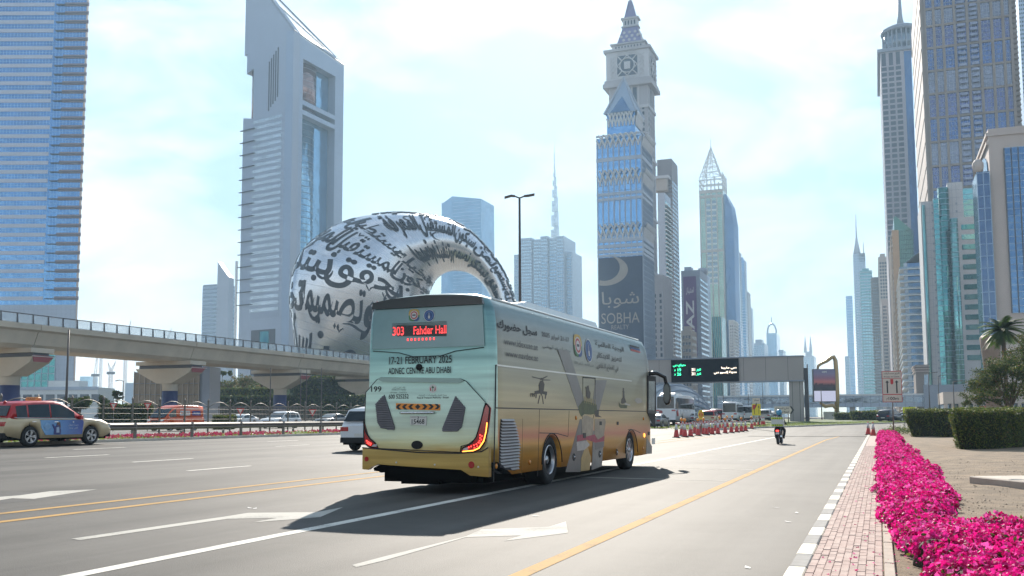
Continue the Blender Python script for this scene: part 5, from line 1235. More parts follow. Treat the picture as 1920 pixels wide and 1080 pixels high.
def disc(cx, cz, rx, rz, y, n=20): return [(cx + rx * math.cos(2 * math.pi * k / n), cz + rz * math.sin(2 * math.pi * k / n)) for k in range(n)]
x, z = Z5([(487, 677)])[0]; rpoly('badge', disc(x, z, .115, .08, 0), BLK, -.055)
x, z = Z5([(625, 182)])[0]; ob = rpoly('crest', disc(x, z, .085, .085, 0), PLW, -.034)
m = MB()
for k, s in enumerate((-1, 1)): m.poly([(x + s * .03, -.036, z - .05), (x + s * .06, -.036, z - .03), (x + s * .055, -.036, z + .04), (x + s * .04, -.036, z + .0)])
m.build('crest_red', M('ink_red', (.35, .03, .03), .5, 0, 0), ob, fix=False); m = MB(); m.poly([(x - .03, -.036, z + .01), (x, -.036, z + .06), (x + .03, -.036, z + .01), (x + .006, -.036, z + .015), (x + .006, -.036, z - .055), (x - .006, -.036, z - .055), (x - .006, -.036, z + .015)]); m.build('crest_palm', M('ink_green', (.03, .13, .05), .5, 0, 0), ob, fix=False)
# bumper
bp = Z5([(8, 700), (150, 712), (500, 742), (860, 750), (1060, 735), (1160, 700)]); br = Z5([(1160, 960), (960, 945), (880, 895), (510, 872), (200, 850), (150, 845), (90, 870), (60, 895), (8, 890)])
P = [(max(-HW * .998, min(HW * .955, a)), b) for a, b in bp + br]
o = rpoly('bumper', P, WB, -.07, .05); m = MB(); m.tube([(a, -.072, b) for a, b in [(max(-HW, min(HW * .95, a)), b) for a, b in bp]], .012, 5); m.build('bumper_seam', INK, o)
for (q, r) in (((53, 800), 22), ((973, 851), 30)):
    x, z = Z5([q])[0]; rr = r / 4.696 / 100 * 1.0; rpoly('reflector', disc(x, z, rr * .95, rr, 0), RED_L, -.085, -.05); rpoly('reflector_ring', disc(x, z, rr * 1.25, rr * 1.3, 0), WB, -.078, -.05)
for q in ((313, 830), (650, 849), (1032, 869)):
    x, z = Z5([q])[0]; m = MB(); m.lathe([(.018, 0), (.016, -.012), (.001, -.014)], 10, c=(x, -.07, z), axis='y'); m.build('parking_sensor', PLW, bus)
m = MB(); x, z = Z5([(160, 890)])[0]; m.lathe([(.07, .2), (.07, .02), (.055, .02), (.055, .15)], 16, c=(x, 0, z), axis='y', cap=False); m.build('exhaust', BLK, bus)
rpoly('rear_undertray', Z5([(150, 850), (510, 876), (880, 898), (960, 948), (950, 1010), (480, 985), (480, 955), (100, 905), (95, 880)]), UND, .0, .3)
# tail lamps: red lens with two rows of lit points, amber rim
for pts, led, rim in ([(1098, 312), (1128, 352), (1118, 468), (1105, 560), (1085, 650), (1040, 712), (985, 735), (870, 742), (890, 705), (970, 662), (1010, 605), (1050, 470), (1080, 345)], [(1045, 590), (1045, 615), (1040, 640), (1030, 655), (1012, 670), (990, 680), (965, 690), (945, 698), (1060, 600), (1055, 630), (1045, 660), (1020, 690), (995, 703)], [(1106, 480), (1098, 560), (1078, 640), (1035, 705), (985, 727), (890, 736)]), \
    ([(8, 450), (22, 500), (42, 570), (75, 622), (120, 660), (148, 706), (60, 690), (22, 660), (10, 560)], [(48, 640), (60, 650), (72, 658), (85, 664), (66, 668), (80, 676), (55, 660)], None):
    P = [(max(-HW * .99, a), b) for a, b in Z5(pts)]; o = rpoly('tail_lamp', P, RED_L, -.05); m = MB(); m.tube([(a, -.05, b) for a, b in P + P[:1]], .014, 5, cap=False); m.build('lamp_rim', BLK, o)
    m = MB()
    for q in Z5(led): m.lathe([(.014, 0), (.012, -.012), (.001, -.014)], 8, c=(q[0], -.05, q[1]), axis='y')
    m.build('lit_points', RED_E, o)
    if rim: m = MB(); m.tube([(a, -.052, b) for a, b in Z5(rim)], .014, 5); m.build('lit_strip', AMB_E, o)
    q = Z5([(915, 712), (115, 682)])[0 if rim else 1]; m = MB(); m.slab([(q[0] - .06, -.056, q[1] - .02), (q[0] + .05, -.056, q[1] - .02), (q[0] + .06, -.056, q[1] + .03), (q[0] - .02, -.056, q[1] + .02)], (0, .01, 0)); m.build('reverse_lens', M('lens_clear', (.45, .42, .42), .2, 0, 0), o)
for px in (700, 893):
    x, z = brear(px, 553); m = MB(); m.lathe([(.03, 0), (.03, .07), (.02, .1), (.001, .105)], 10, c=(x * .97, .10, 3.60)); m.build('marker_lamp', RED_L, bus)
# rear window: destination board, emblems
dp = Z0([(236, 194), (494, 194), (494, 251), (236, 251)]); ob = rpoly('destination_board', dp, M('led_board', (.008, .009, .012), .3, 0, 0), -.03, .0)
LED = M('led_red', (1., .06, .06), .4, 0, 0, emit=.7)
for s, bx in (('303', (216, 203, 274, 246)), ('Fahder Hall', (324, 200, 494, 236)), ('- - - - - - - -', (290, 263, 434, 270))): rtext(s, bx, LED, .012, -.034, ob, False)
m = MB()
for k in range(9): z = Z0([(0, 197 + k * 6)])[0][1]; xa, xb = Z0([(214, 0)])[0][0], Z0([(496, 0)])[0][0]; m.box((xa, -.0375, z - .004), (xb, -.0355, z + .004))
m.build('board_grid', MATS['led_board'], ob, fix=False)
def emblem(place, cx, cz, r, kind, parent, sx=1.):
    """place(u, v, d) -> point; coloured rings"""
    def d(name, rx, mat, dd, n=24, shape=None):
        m = MB(); pts = shape or [(rx * sx * math.cos(2 * math.pi * k / n), rx * math.sin(2 * math.pi * k / n)) for k in range(n)]
        m.poly([place(cx + a, cz + b, dd) for a, b in pts]); return m.build(name, mat, parent, fix=False)
    g, rd, bl, wh = M('print_green', (.05, .16, .05), .5, 0, 0), M('print_red', (.42, .06, .05), .5, 0, 0), M('print_blue', (.03, .07, .20), .5, 0, 0), M('print_white', (.5, .5, .48), .5, 0, 0)
    if kind == 0:
        q = [(sx * r * 1.1 * math.copysign(abs(math.cos(t)) ** .6, math.cos(t)), r * 1.1 * math.copysign(abs(math.sin(t)) ** .6, math.sin(t))) for t in [2 * math.pi * k / 24 for k in range(24)]]
        d('emblem_frame', r, g, .002, shape=q); d('emblem_quarter', r, M('print_gold', (.45, .30, .06), .5, 0, 0), .003, shape=[(0, 0)] + q[0:13]); d('emblem_quarter', r, bl, .0035, shape=[(0, 0)] + q[18:24])
        d('emblem_field', r * .86, wh, .004); d('emblem_ring', r * .72, rd, .005); d('emblem_centre', r * .5, wh, .006)
        d('emblem_bar', r, M('print_dark', (.06, .06, .07), .5, 0, 0), .007, shape=[(-sx * r * .34, -r * .12), (sx * r * .34, -r * .12), (sx * r * .34, r * .14), (-sx * r * .34, r * .14)])
    else:
        d('emblem_rim', r * 1.05, wh, .002); d('emblem_field', r * .97, bl, .003); d('emblem_ring', r * .74, M('print_sky', (.12, .24, .42), .5, 0, 0), .004); d('emblem_centre', r * .66, bl, .005)
        d('emblem_ship', r, wh, .006, shape=[(-sx * r * .16, -r * .5), (sx * r * .16, -r * .5), (sx * r * .2, -r * .1), (sx * r * .07, 0), (sx * r * .03, r * .55), (-sx * r * .03, r * .55), (-sx * r * .07, 0), (-sx * r * .2, -r * .1)])
PR = lambda u, v, d: (u, -.026 - d, v)
x, z = Z0([(326, 142)])[0]; emblem(PR, x, z, .105, 0, rw); x, z = Z0([(404, 144)])[0]; emblem(PR, x, z, .11, 1, rw)
# --- right side
def S(pts, z): return [bside(z[0] + x / z[2], z[1] + y / z[2]) for x, y in pts]
V1, V2, V3, V4, V0 = (920, 580, 9.), (1060, 600, 8.), (1070, 690, 5.14), (900, 740, 6.), (890, 540, 2.768)
def spoly(name, pts, mat, d=.004, parent=None, t=.01):
    m = MB(); m.slab([(HW + d, y, z) for y, z in pts], (-t, 0, 0)); return m.build(name, mat, parent or bus)
def sline(name, pts, w, mat, d=.004):
    m = MB()
    for (a, b) in zip(pts[:-1], pts[1:]):
        dx, dz = b[0] - a[0], b[1] - a[1]; L = math.hypot(dx, dz); nx, nz = -dz / L * w / 2, dx / L * w / 2
        m.slab([(HW + d, a[0] + nx, a[1] + nz), (HW + d, b[0] + nx, b[1] + nz), (HW + d, b[0] - nx, b[1] - nz), (HW + d, a[0] - nx, a[1] - nz)], (-.02, 0, 0))
    return m.build(name, mat, bus)
SEAM = M('panel_seam_dark', (.03, .028, .025), .6, 0, 0)
# big printed X
XG = M('print_grey_brown', (.135, .125, .115), .35, .1, .2, 1.5)
spoly('print_x', S([(432, 322), (487, 322), (562, 560), (575, 610), (546, 655)], V0), XG, .0025, t=.002); spoly('print_x', S([(628, 478), (686, 478), (640, 655), (604, 650)], V0), XG, .0025, t=.002)
spoly('print_x', S([(546, 680), (600, 690), (548, 955), (470, 955)], V0), XG, .0025, t=.002)
spoly('print_x', S([(615, 740), (672, 750), (660, 925), (606, 945)], V0), M('print_steel', (.20, .195, .18), .35, .2, .25, 3), .0025, t=.002)
# printed vehicle, flag and troops between the arms
OL = M('print_olive', (.06, .075, .02), .5, 0, .4, 5); TN = M('print_tan', (.33, .26, .18), .5, 0, .25, 4); CRM = M('print_crimson', (.30, .02, .05), .4, 0, .3, 6); WHT = M('print_pale', (.40, .36, .32), .4, 0, .2, 5); DK = M('print_dark2', (.05, .04, .03), .5, 0, .3, 6)
spoly('print_vehicle', S([(75, 370), (118, 312), (180, 328), (250, 355), (252, 405), (235, 440), (190, 450), (130, 445), (100, 470), (82, 430)], V3), OL, .0045, t=.002)
spoly('print_vehicle', S([(105, 500), (128, 458), (160, 458), (218, 490), (215, 640), (150, 690), (110, 620)], V3), TN, .005, t=.002)
spoly('print_vehicle', S([(232, 490), (330, 490), (336, 520), (312, 700), (225, 690)], V3), TN, .005, t=.002)
spoly('print_vehicle', S([(228, 410), (270, 415), (268, 455), (300, 475), (236, 470)], V3), DK, .0055, t=.002)
spoly('print_flag', S([(60, 650), (110, 640), (150, 660), (230, 640), (260, 690), (325, 650), (322, 705), (240, 720), (150, 690), (60, 710)], V3), CRM, .006, t=.002)
spoly('print_flag', S([(55, 712), (150, 700), (185, 740), (130, 790), (60, 800)], V3), WHT, .0055, t=.002); spoly('print_flag', S([(232, 722), (322, 708), (318, 760), (238, 790)], V3), XG, .0055, t=.002)
spoly('print_soldier', S([(140, 180), (150, 190), (158, 170), (172, 168), (178, 215), (190, 240), (185, 290), (165, 300), (145, 270), (148, 210)], V3), DK, .006, t=.002)
m = MB()
for k in range(7):
    y, z = S([(132 + k * 17, 318 + k * 4)], V3)[0]; m.poly([(HW + .007, y - .02, z - .05), (HW + .007, y + .02, z - .05), (HW + .007, y + .015, z + .1), (HW + .007, y - .015, z + .1)])
m.build('print_troops', M('print_khaki', (.30, .24, .08), .5, 0, .3, 8), bus, fix=False)
spoly('print_panel_gold', S([(100, 870), (150, 730), (195, 860), (180, 985), (96, 995)], V3), M('print_gold2', (.38, .26, .09), .35, .2, .2, 4), .0052, t=.002)
# helicopter
Hh = lambda L: S(L, V0)
for pts in ([(296, 458), (345, 470), (345, 475), (300, 464)], [(350, 474), (392, 476), (392, 480), (350, 480)], [(345, 470), (376, 455), (378, 459), (350, 476)], [(340, 482), (354, 480), (362, 500), (358, 530), (346, 560), (334, 540), (332, 505)], [(310, 535), (338, 530), (338, 548), (312, 552)], [(352, 535), (376, 538), (374, 556), (352, 550)], [(316, 552), (322, 552), (320, 572), (315, 572)], [(366, 552), (372, 554), (368, 576), (364, 574)], [(336, 556), (340, 558), (330, 602), (326, 600)], [(348, 558), (352, 558), (358, 602), (354, 602)], [(342, 478), (346, 478), (346, 466), (343, 466)]):
    spoly('print_helicopter', Hh(pts), DK, .004, t=.002)
# ship
for pts, mt in (([(462, 330), (480, 352), (545, 358), (540, 388), (480, 386), (466, 370)], OL), ([(488, 300), (500, 285), (522, 290), (534, 330), (500, 345), (486, 340)], DK), ([(500, 288), (503, 192), (512, 192), (520, 288)], DK), ([(497, 225), (520, 228), (518, 236), (498, 232)], DK), ([(520, 335), (575, 355), (576, 362), (525, 356)], WHT), ([(612, 310), (640, 285), (680, 295), (690, 330), (640, 345)], M('print_smoke', (.34, .31, .26), .4, 0, .3, 4))):
    spoly('print_ship', S(pts, V3), mt, .004, t=.002)
# lettering on the side (lower-left corner px, right end px, height px at the left)
STXT = M('print_text_dark', (.045, .042, .04), .45, 0, 0)
def stext(s, x0, yb, x1, h, V, mat=STXT, bold=0., parent=None):
    X0, X1 = V[0] + x0 / V[2], V[0] + x1 / V[2]; Yb = V[1] + yb / V[2]; a = bside(X0, Yb); b = bside(X0, Yb - h / V[2]); c = bside(X1, Yb)
    m = MB(); lettering(m, s, lambda u, z: (HW + .005 + max(0, 0), u, z), a[0], c[0], a[1], b[1], bold=bold)
    vs = [(HW * (1 - max(0, (z - 2.75)) * .05) + .008 if z > 2.75 else x + .003, y, z) for x, y, z in m.v]; m.v = vs
    return m.build('lettering', mat, bus, fix=False)
stext('\u0633\u062c\u0644 \u062d\u0636\u0648\u0631\u0643', 125, 345, 800, 190, V1, INK, .035)
stext('www.idexuae.ae', 228, 592, 798, 118, V1); stext('www.navdex.ae', 250, 795, 798, 112, V1)
stext('21-17 \u0641\u0628\u0631\u0627\u064a\u0631 2025', 882, 478, 1340, 108, V1, bold=.01); stext('\u0645\u0631\u0643\u0632 \u0623\u062f\u0646\u064a\u0643 \u0623\u0628\u0648\u0638\u0628\u064a', 880, 665, 1348, 90, V1, bold=.01)
stext('\u0627\u0644\u0648\u062c\u0647\u0629 \u0627\u0644\u0639\u0627\u0644\u0645\u064a\u0629', 466, 405, 890, 105, V2, bold=.012); stext('\u0644\u062a\u0639\u0632\u064a\u0632 \u0627\u0644\u0627\u0628\u062a\u0643\u0627\u0631', 472, 580, 848, 105, V2, bold=.012); stext('\u0641\u064a \u0627\u0644\u0642\u0637\u0627\u0639 \u0627\u0644\u062f\u0641\u0627\u0639\u064a', 472, 752, 795, 120, V2, bold=.012)
stext('\u0622\u064a\u062f\u0643\u0633 IDEX', 135, 665, 258, 60, V2); stext('\u0646\u0627\u0641\u062f\u0643\u0633 NAVDEX', 290, 690, 424, 36, V2)
stext('199', 287, 566, 311, 22, V0, INK, .02)
PS = lambda u, v, d: (HW * (1 - max(0, v - 2.75) * .05) + .006 + d, u, v)
y, z = S([(198, 383)], V2)[0]; y1 = S([(258, 383)], V2)[0][0]; r_ = (S([(198, 215)], V2)[0][1] - S([(198, 550)], V2)[0][1]) / 2 / 1.1
emblem(PS, y, z, r_, 0, bus, (y1 - y) / r_ / 1.1)
y, z = S([(358, 458)], V2)[0]; y1 = S([(410, 458)], V2)[0][0]; r_ = (S([(358, 285)], V2)[0][1] - S([(358, 635)], V2)[0][1]) / 2 / 1.05; emblem(PS, y, z, r_, 1, bus, (y1 - y) / r_ / 1.05)
for k, mt in ((0, INK), (1, M('print_blue', (.03, .07, .2), .5, 0, 0)), (2, M('print_red', (.42, .06, .05), .5, 0, 0))):
    P = S([(985 + k * 6, 365 + k * 34), (1130 + k * 5, 405 + k * 34), (1132 + k * 5, 428 + k * 34), (988 + k * 6, 392 + k * 34)], V2); m = MB(); m.poly([PS(a, b, .001) for a, b in P]); m.build('sponsor_mark', mt, bus, fix=False)
# panel seams, door, flaps
sline('waist_strip', [bside(931.5, 684.5), bside(1184, 714.5)], .03, M('trim_pale', (.55, .54, .50), .3, .4, 0), .006); sline('panel_seam', [bside(930, 764.8), bside(1212, 771.5)], .022, SEAM)
sline('panel_seam', [bside(930.5, 684), bside(929.5, 765)], .015, SEAM); sline('panel_seam', [bside(929, 766), bside(926, 905)], .012, SEAM)
sline('panel_seam', [bside(1011.5, 768), bside(1008, 893)], .008, SEAM); sline('panel_seam', [bside(1067, 770), bside(1065, 818)], .008, SEAM); sline('panel_seam', [bside(980, 785), bside(978, 890)], .005, M('seam_faint', (.2, .15, .09), .6, 0, 0))
sline('panel_seam', S([(668, 430), (860, 435), (988, 470)], V4), .016, SEAM); sline('panel_seam', S([(552, 594), (610, 596), (672, 625)], V3), .016, SEAM)
dr = [S([q], V3)[0] for q in ((118, 88), (236, 98), (236, 415), (205, 985), (96, 990), (103, 690), (115, 415))]
sline('door_seam', dr[:3] + [S([(216, 480)], V3)[0], dr[3]], .02, SEAM); sline('door_seam', [dr[0], dr[6], dr[5], dr[4]], .012, SEAM); spoly('door_top_trim', S([(118, 84), (238, 94), (238, 104), (118, 96)], V3), BLK, .01)
for q, (a, b) in (((130, 650), (13, 24)), ((287, 533), (10, 18)), ((452, 533), (8, 16)), ((752, 630), (8, 16))):
    spoly('lock_plate', S([(q[0] - a, q[1] - b), (q[0] + a, q[1] - b), (q[0] + a, q[1] + b), (q[0] - a, q[1] + b)], V3), INK, .012)
for q in ((30, 858), (279, 830), (443, 811)):
    y, z = S([q], V3)[0]; m = MB(); m.lathe([(.085, -.01), (.085, .012), (.06, .012), (.055, -.005), (.001, -.005)], 16, c=(HW, y, z), axis='x'); f = m.build('flap_handle', BLK, bus); m = MB(); m.lathe([(.03, 0), (.025, .02), (.001, .022)], 8, c=(HW, y + .03, z), axis='x'); m.build('handle_knob', CHR, f)
for V, q in ((V3, (50, 480)), (V3, (700, 488)), (V4, (557, 760)), (V4, (180, 805)), (V3, (697, 775))):
    y, z = S([q], V)[0]; m = MB(); m.lathe([(.05, 0), (.05, .012), (.03, .024), (.001, .026)], 10, c=(HW, y, z), axis='x'); m.build('side_marker', AMB, bus)
y, z = S([(708, 648)], V3)[0]; m = MB(); m.lathe([(.06, 0), (.055, .02), (.001, .024)], 12, c=(HW, y, z), axis='x'); m.build('side_indicator', AMB_E, bus)
# louvred engine grille
G = S([(232, 275), (350, 273), (375, 295), (400, 370), (425, 500), (440, 580), (432, 700), (425, 840), (380, 855), (300, 845), (225, 815), (212, 760), (215, 600), (222, 400)], V4)
g = spoly('side_grille', G, M('grille_dark', (.05, .05, .055), .7, 0, 0), .006); zs_ = [b for a, b in G]; m = MB(); z = min(zs_) + .02
while z < max(zs_) - .015:
    c_ = []
    for (a, b) in zip(G, G[1:] + G[:1]):
        if (a[1] - z) * (b[1] - z) < 0: c_.append(a[0] + (b[0] - a[0]) * (z - a[1]) / (b[1] - a[1]))
    if len(c_) >= 2: m = m; sl = MB(); sl.loft([[(HW + .006, y, z + .042), (HW + .012, y, z + .045), (HW + .045, y, z + .008), (HW + .040, y, z)] for y in (min(c_) + .012, max(c_) - .012)]); sl.build('grille_slat', M('slat_grey', (.36, .34, .33), .5, .1, .08, 6), g)
    z += .058
# front door window, mirror, small parts
w0 = spoly('front_door_window', S([(738, 72), (818, 82), (820, 420), (806, 585), (735, 430)], V3), M('door_black', (.012, .012, .014), .55, 0, 0, spec=.15), .012); spoly('window_pane', S([(748, 125), (806, 130), (804, 415), (746, 405)], V3), M('door_pane', (.07, .08, .08), .12, 0, .6, 3, spec=.25), .016, w0); spoly('window_frame', S([(735, 405), (822, 415), (822, 445), (735, 432)], V3), INK, .02, w0)
spoly('front_panel', S([(730, 665), (782, 755), (780, 825), (726, 830)], V3), M('print_grey_panel', (.22, .2, .17), .4, 0, .1, 3), .008); spoly('front_notice', S([(782, 676), (812, 676), (810, 735), (780, 735)], V3), PLW, .01)
P = [Vector((HW - .1, 11.9, 2.72)), Vector((HW + .12, 12.12, 2.74)), Vector((HW + .34, 12.28, 2.62)), Vector((HW + .40, 12.30, 2.3))]
m = MB(); m.tube(P, [.07, .06, .06, .05], 8); arm = m.build('mirror_arm', BLKG, bus); m = MB(); m.loft([[(HW + .40 + .11 * math.cos(q) * k, 12.30 + j, 2.12 + .34 * math.copysign(abs(math.sin(q)) ** .6, math.sin(q)) * k) for q in [2 * math.pi * i / 16 for i in range(16)]] for j, k in ((-.08, .92), (-.06, 1), (.06, 1), (.12, .6))], smooth=True); mh = m.build('mirror_head', BLKG, bus)
m = MB(); m.poly([(HW + .40 + .09 * math.cos(q), 12.30 - .083, 2.12 + .28 * math.copysign(abs(math.sin(q)) ** .6, math.sin(q))) for q in [2 * math.pi * i / 16 for i in range(16)]]); m.build('mirror_glass', M('mirror_silver', (.16, .18, .2), .05, 1, 0), mh, fix=False)
m = MB(); m.tube([(-HW + .1, 11.9, 2.72), (-HW - .3, 12.25, 2.6), (-HW - .4, 12.3, 2.1)], .07, 8); m.build('mirror_arm', BLKG, bus)
m = MB(); m.tube([(HW * .86, y, 3.68) for y in np.linspace(.4, 11.2, 12)], .022, 5); m.build('roof_rail', M('roof_white', (.62, .66, .66), .35, 0, .05, 2), bus)
m = MB(); m.loft([[(-.85, y, 3.72), (.85, y, 3.72), (.75 * k, y, 3.79 + .17 * k), (-.75 * k, y, 3.79 + .17 * k)] for y, k in ((3.0, .6), (3.3, 1), (8.4, 1), (9.0, .55))]); m.build('roof_air_conditioner', MATS['roof_white'], bus)
m = MB(); m.loft([[(-.5, y, 3.74), (.5, y, 3.74), (.42 * k, y, 3.80 + .05 * k), (-.42 * k, y, 3.80 + .05 * k)] for y, k in ((.7, .6), (.8, 1), (1.4, 1), (1.5, .6))]); m.build('roof_hatch', MATS['roof_white'], bus)
# ================================================================== VEHICLES
def paint(name, col, metal=.2, rough=.28): return M(name, col, rough, metal, .03, 1., coat=.22)
PW = paint('paint_white', (.62, .63, .64), 0); PSIL = paint('paint_silver', (.36, .37, .38), .5); PBLK = paint('paint_black', (.012, .014, .02)); PCRM = paint('paint_cream', (.52, .41, .25), 0); PTR = paint('paint_taxi_red', (.42, .008, .012), 0)
PORA = paint('paint_orange', (.62, .085, .012), 0); PGRY = paint('paint_grey', (.16, .165, .17), .4); PRED = paint('paint_dark_red', (.22, .02, .025)); PNAV = paint('paint_navy', (.02, .025, .05))
LENS = M('headlamp_lens', (.55, .58, .60), .06, .3, 0, coat=.6)
KINDS = {
 # L, W, H, sill, wheel r, axles(front, rear from centre), belt profile [(y, z)], roof [(y, z)], roof half width ratio
 'suv': dict(L=4.95, W=1.93, H=1.72, sill=.30, wr=.37, ax=(1.43, -1.40), belt=[(-2.47, .92), (-2.3, 1.06), (-1.0, 1.04), (.9, 1.03), (1.1, 1.05), (1.9, .98), (2.3, .86), (2.47, .66)], house=[(-2.34, 1.06, -2.05, 1.60), (1.12, 1.05, .15, 1.66)], roof=[(-2.05, 1.60), (-1.2, 1.69), (-.3, 1.72), (.15, 1.66)], win=[(-1.98, -1.52), (-1.45, -.52), (-.46, .62)]),
 'sedan': dict(L=4.75, W=1.83, H=1.45, sill=.22, wr=.33, ax=(1.42, -1.35), belt=[(-2.37, .80), (-2.2, .98), (-1.5, 1.0), (.8, .93), (1.1, .93), (1.9, .84), (2.25, .74), (2.37, .55)], house=[(-1.95, .99, -1.0, 1.38), (1.2, .92, .25, 1.38)], roof=[(-1.0, 1.38), (-.5, 1.44), (-.1, 1.44), (.25, 1.38)], win=[(-1.45, -.5), (-.44, .75)]),
 'van': dict(L=5.3, W=1.88, H=2.25, sill=.30, wr=.35, ax=(1.75, -1.35), belt=[(-2.65, 1.15), (-2.5, 1.2), (0, 1.2), (1.6, 1.18), (2.3, 1.12), (2.55, .98), (2.65, .62)], house=[(-2.6, 1.2, -2.52, 2.15), (2.42, 1.10, 1.35, 2.05)], roof=[(-2.52, 2.15), (-1.5, 2.25), (.6, 2.22), (1.35, 2.05)], win=[(1.05, 1.95)]),
 'minibus': dict(L=7.0, W=2.1, H=2.7, sill=.36, wr=.40, ax=(2.2, -1.8), belt=[(-3.5, 1.25), (-3.4, 1.3), (3.0, 1.25), (3.4, 1.15), (3.5, .8)], house=[(-3.46, 1.3, -3.40, 2.6), (3.40, 1.15, 2.95, 2.55)], roof=[(-3.40, 2.6), (-2.5, 2.7), (2.3, 2.68), (2.95, 2.55)], win=[(-3.2, -2.0), (-1.95, -.7), (-.65, .6), (.65, 1.9), (1.95, 2.8)]),
 'coach': dict(L=11.5, W=2.5, H=3.45, sill=.36, wr=.50, ax=(3.6, -2.6), belt=[(-5.75, 1.75), (-5.65, 1.8), (5.4, 1.75), (5.7, 1.5), (5.75, 1.0)], house=[(-5.72, 1.8, -5.62, 3.3), (5.72, 1.5, 5.4, 3.2)], roof=[(-5.62, 3.3), (-4.5, 3.45), (4.6, 3.43), (5.4, 3.2)], win=[(-5.3, -3.5), (-3.44, -1.7), (-1.64, .1), (.16, 1.9), (1.96, 3.7), (3.76, 5.1)]),
}
def lerpP(P, y):
    if y <= P[0][0]: return P[0][1]
    for (a, b), (c, d) in zip(P, P[1:]):
        if y <= c: return b + (d - b) * (y - a) / (c - a)
    return P[-1][1]
def make_car(kind, name, label, cat_, loc, rz, col, roofcol=None, group=None, detail=True, spokes=5):
    K = KINDS[kind]; L, W_, H, sill, wr = K['L'], K['W'], K['H'], K['sill'], K['wr']; hw = W_ / 2; ar = wr * 1.2
    t = thing(name, label, cat_, loc, rz, group)
    def zb(y):
        z = sill + max(0, abs(y) - L / 2 + .45) * .35
        for wy in K['ax']:
            d = abs(y - wy)
            if d < ar: z = max(z, wr * .95 + math.sqrt(max(0, ar * ar - d * d)))
        return z
    def pw(y): e = (abs(y) / (L / 2)); return hw * (1 - .10 * max(0, (e - .78) / .22) ** 2)
    def sec(y):
        w, b, z0 = pw(y), lerpP(K['belt'], y), zb(y); b = max(b, z0 + .03); md = z0 + (b - z0) * .55
        R = [(w * .97, z0), (w, max(z0 + .01, min(b - .02, md))), (w * .985, b - (b - z0) * .18), (w * .93, b), (w * .4, b + .035)]
        return R + [(-x, z) for x, z in R[::-1]]
    ys = sorted(set([-L / 2, -L / 2 + .06, -L / 2 + .2, L / 2 - .45, L / 2 - .2, L / 2 - .06, L / 2, 0] + [p[0] for p in K['belt']] + [wy + ar * math.cos(q) for wy in K['ax'] for q in [k * math.pi / 10 for k in range(11)]] + [wy + s * (ar + .003) for wy in K['ax'] for s in (-1, 1)]))
    m = MB(); m.loft([[(x, y, z) for x, z in sec(y)] for y in ys], smooth=True); bo = m.build('body', col, t)
    (rb, rbz, rt, rtz), (fb, fbz, ft, ftz) = K['house']; rwr = .80 if kind in ('suv', 'sedan') else .90
    def gp(y, s, side, off=0.):
        """point on the side of the cabin: y along, s 0 at the belt, 1 at the roof edge"""
        yb = rb + (fb - rb) * (y - rt) / (ft - rt) if 0 else y
        b = lerpP(K['belt'], y) - .03; r = lerpP(K['roof'], max(rt, min(ft, y))) - .05
        if y < rt: r = b + (r - b) * max(0, (y - rb) / (rt - rb))
        if y > ft: r = b + (r - b) * max(0, (fb - y) / (fb - ft))
        full = lerpP(K['roof'], max(rt, min(ft, y))) - .05 - b
        z = b + (r - b) * s; fz = (z - b) / max(.01, full); w = pw(y) * (.935 + (rwr - .935) * fz ** 1.1)
        return Vector((side * (w + off), y, z))
    gy = sorted(set([rb + .01, (rb + rt) / 2, rt, ft, (ft + fb) / 2, fb - .01, 0] + list(np.linspace(rt, ft, 6)))); rings = []
    for y in gy:
        A, B, C = gp(y, 0, 1), gp(y, .5, 1), gp(y, 1, 1); top = C.z + min(.05, max(.004, (C.z - A.z) * .08))
        R = [A, B, C, Vector((C.x * .86, y, top)), Vector((0, y, top + .012))]; rings.append(R + [Vector((-p.x, p.y, p.z)) for p in R[-2::-1]])
    m = MB(); m.loft(rings, smooth=True); m.build('roof', roofcol or col, t)
    def glassy(nm, pts, th): mm = MB(); mm.slab(pts, th); return mm.build(nm, WIN, t)
    for s in (1, -1):
        for (a, b) in K['win']:
            lo, hi = (.10, .88) if kind in ('suv', 'sedan') else (.08, .80); n = 4; up, dn = [], []
            for i in range(n + 1):
                y = a + (b - a) * i / n; up.append(gp(y, hi, s, .007)); dn.append(gp(y, lo, s, .007))
            # slide slanted ends inside the cabin outline
            mm = MB(); mm.loft([[dn[i], up[i], up[i] - Vector((s * .02, 0, 0)), dn[i] - Vector((s * .02, 0, 0))] for i in range(n + 1)]); mm.build('side_window', WIN, t)
    def across(y0, z0, y1, z1, k0, k1, nm, off):
        w0, w1 = pw(y0) * .86, pw(y1) * rwr * .92; p = [(-w0, y0, z0), (w0, y0, z0), (w1, y1, z1), (-w1, y1, z1)]; glassy(nm, p, off)
    across(fb + .0, fbz + .06, ft + .05, ftz - .09, 0, 0, 'windscreen', (0, .03, .025)); across(rb - .0, rbz + .07, rt - .03, rtz - .10, 0, 0, 'rear_window', (0, -.03, .012))
    for wy in K['ax']:
        for s in (1, -1): wheel(t, (s * (hw - .125), wy, wr), wr, .23 if L < 6 else .3, s, .66, spokes)
        m = MB(); m.box((-hw + .26, wy - ar * .96, sill + .02), (hw - .26, wy + ar * .96, wr + ar * .9)); m.build('wheel_well', UND, t)
    m = MB(); m.box((-hw + .1, -L / 2 + .2, sill - .06), (hw - .1, L / 2 - .25, sill + .12)); m.build('underbody', UND, t)
    bz = lerpP(K['belt'], -L / 2 + .1); fz = lerpP(K['belt'], L / 2 - .25)
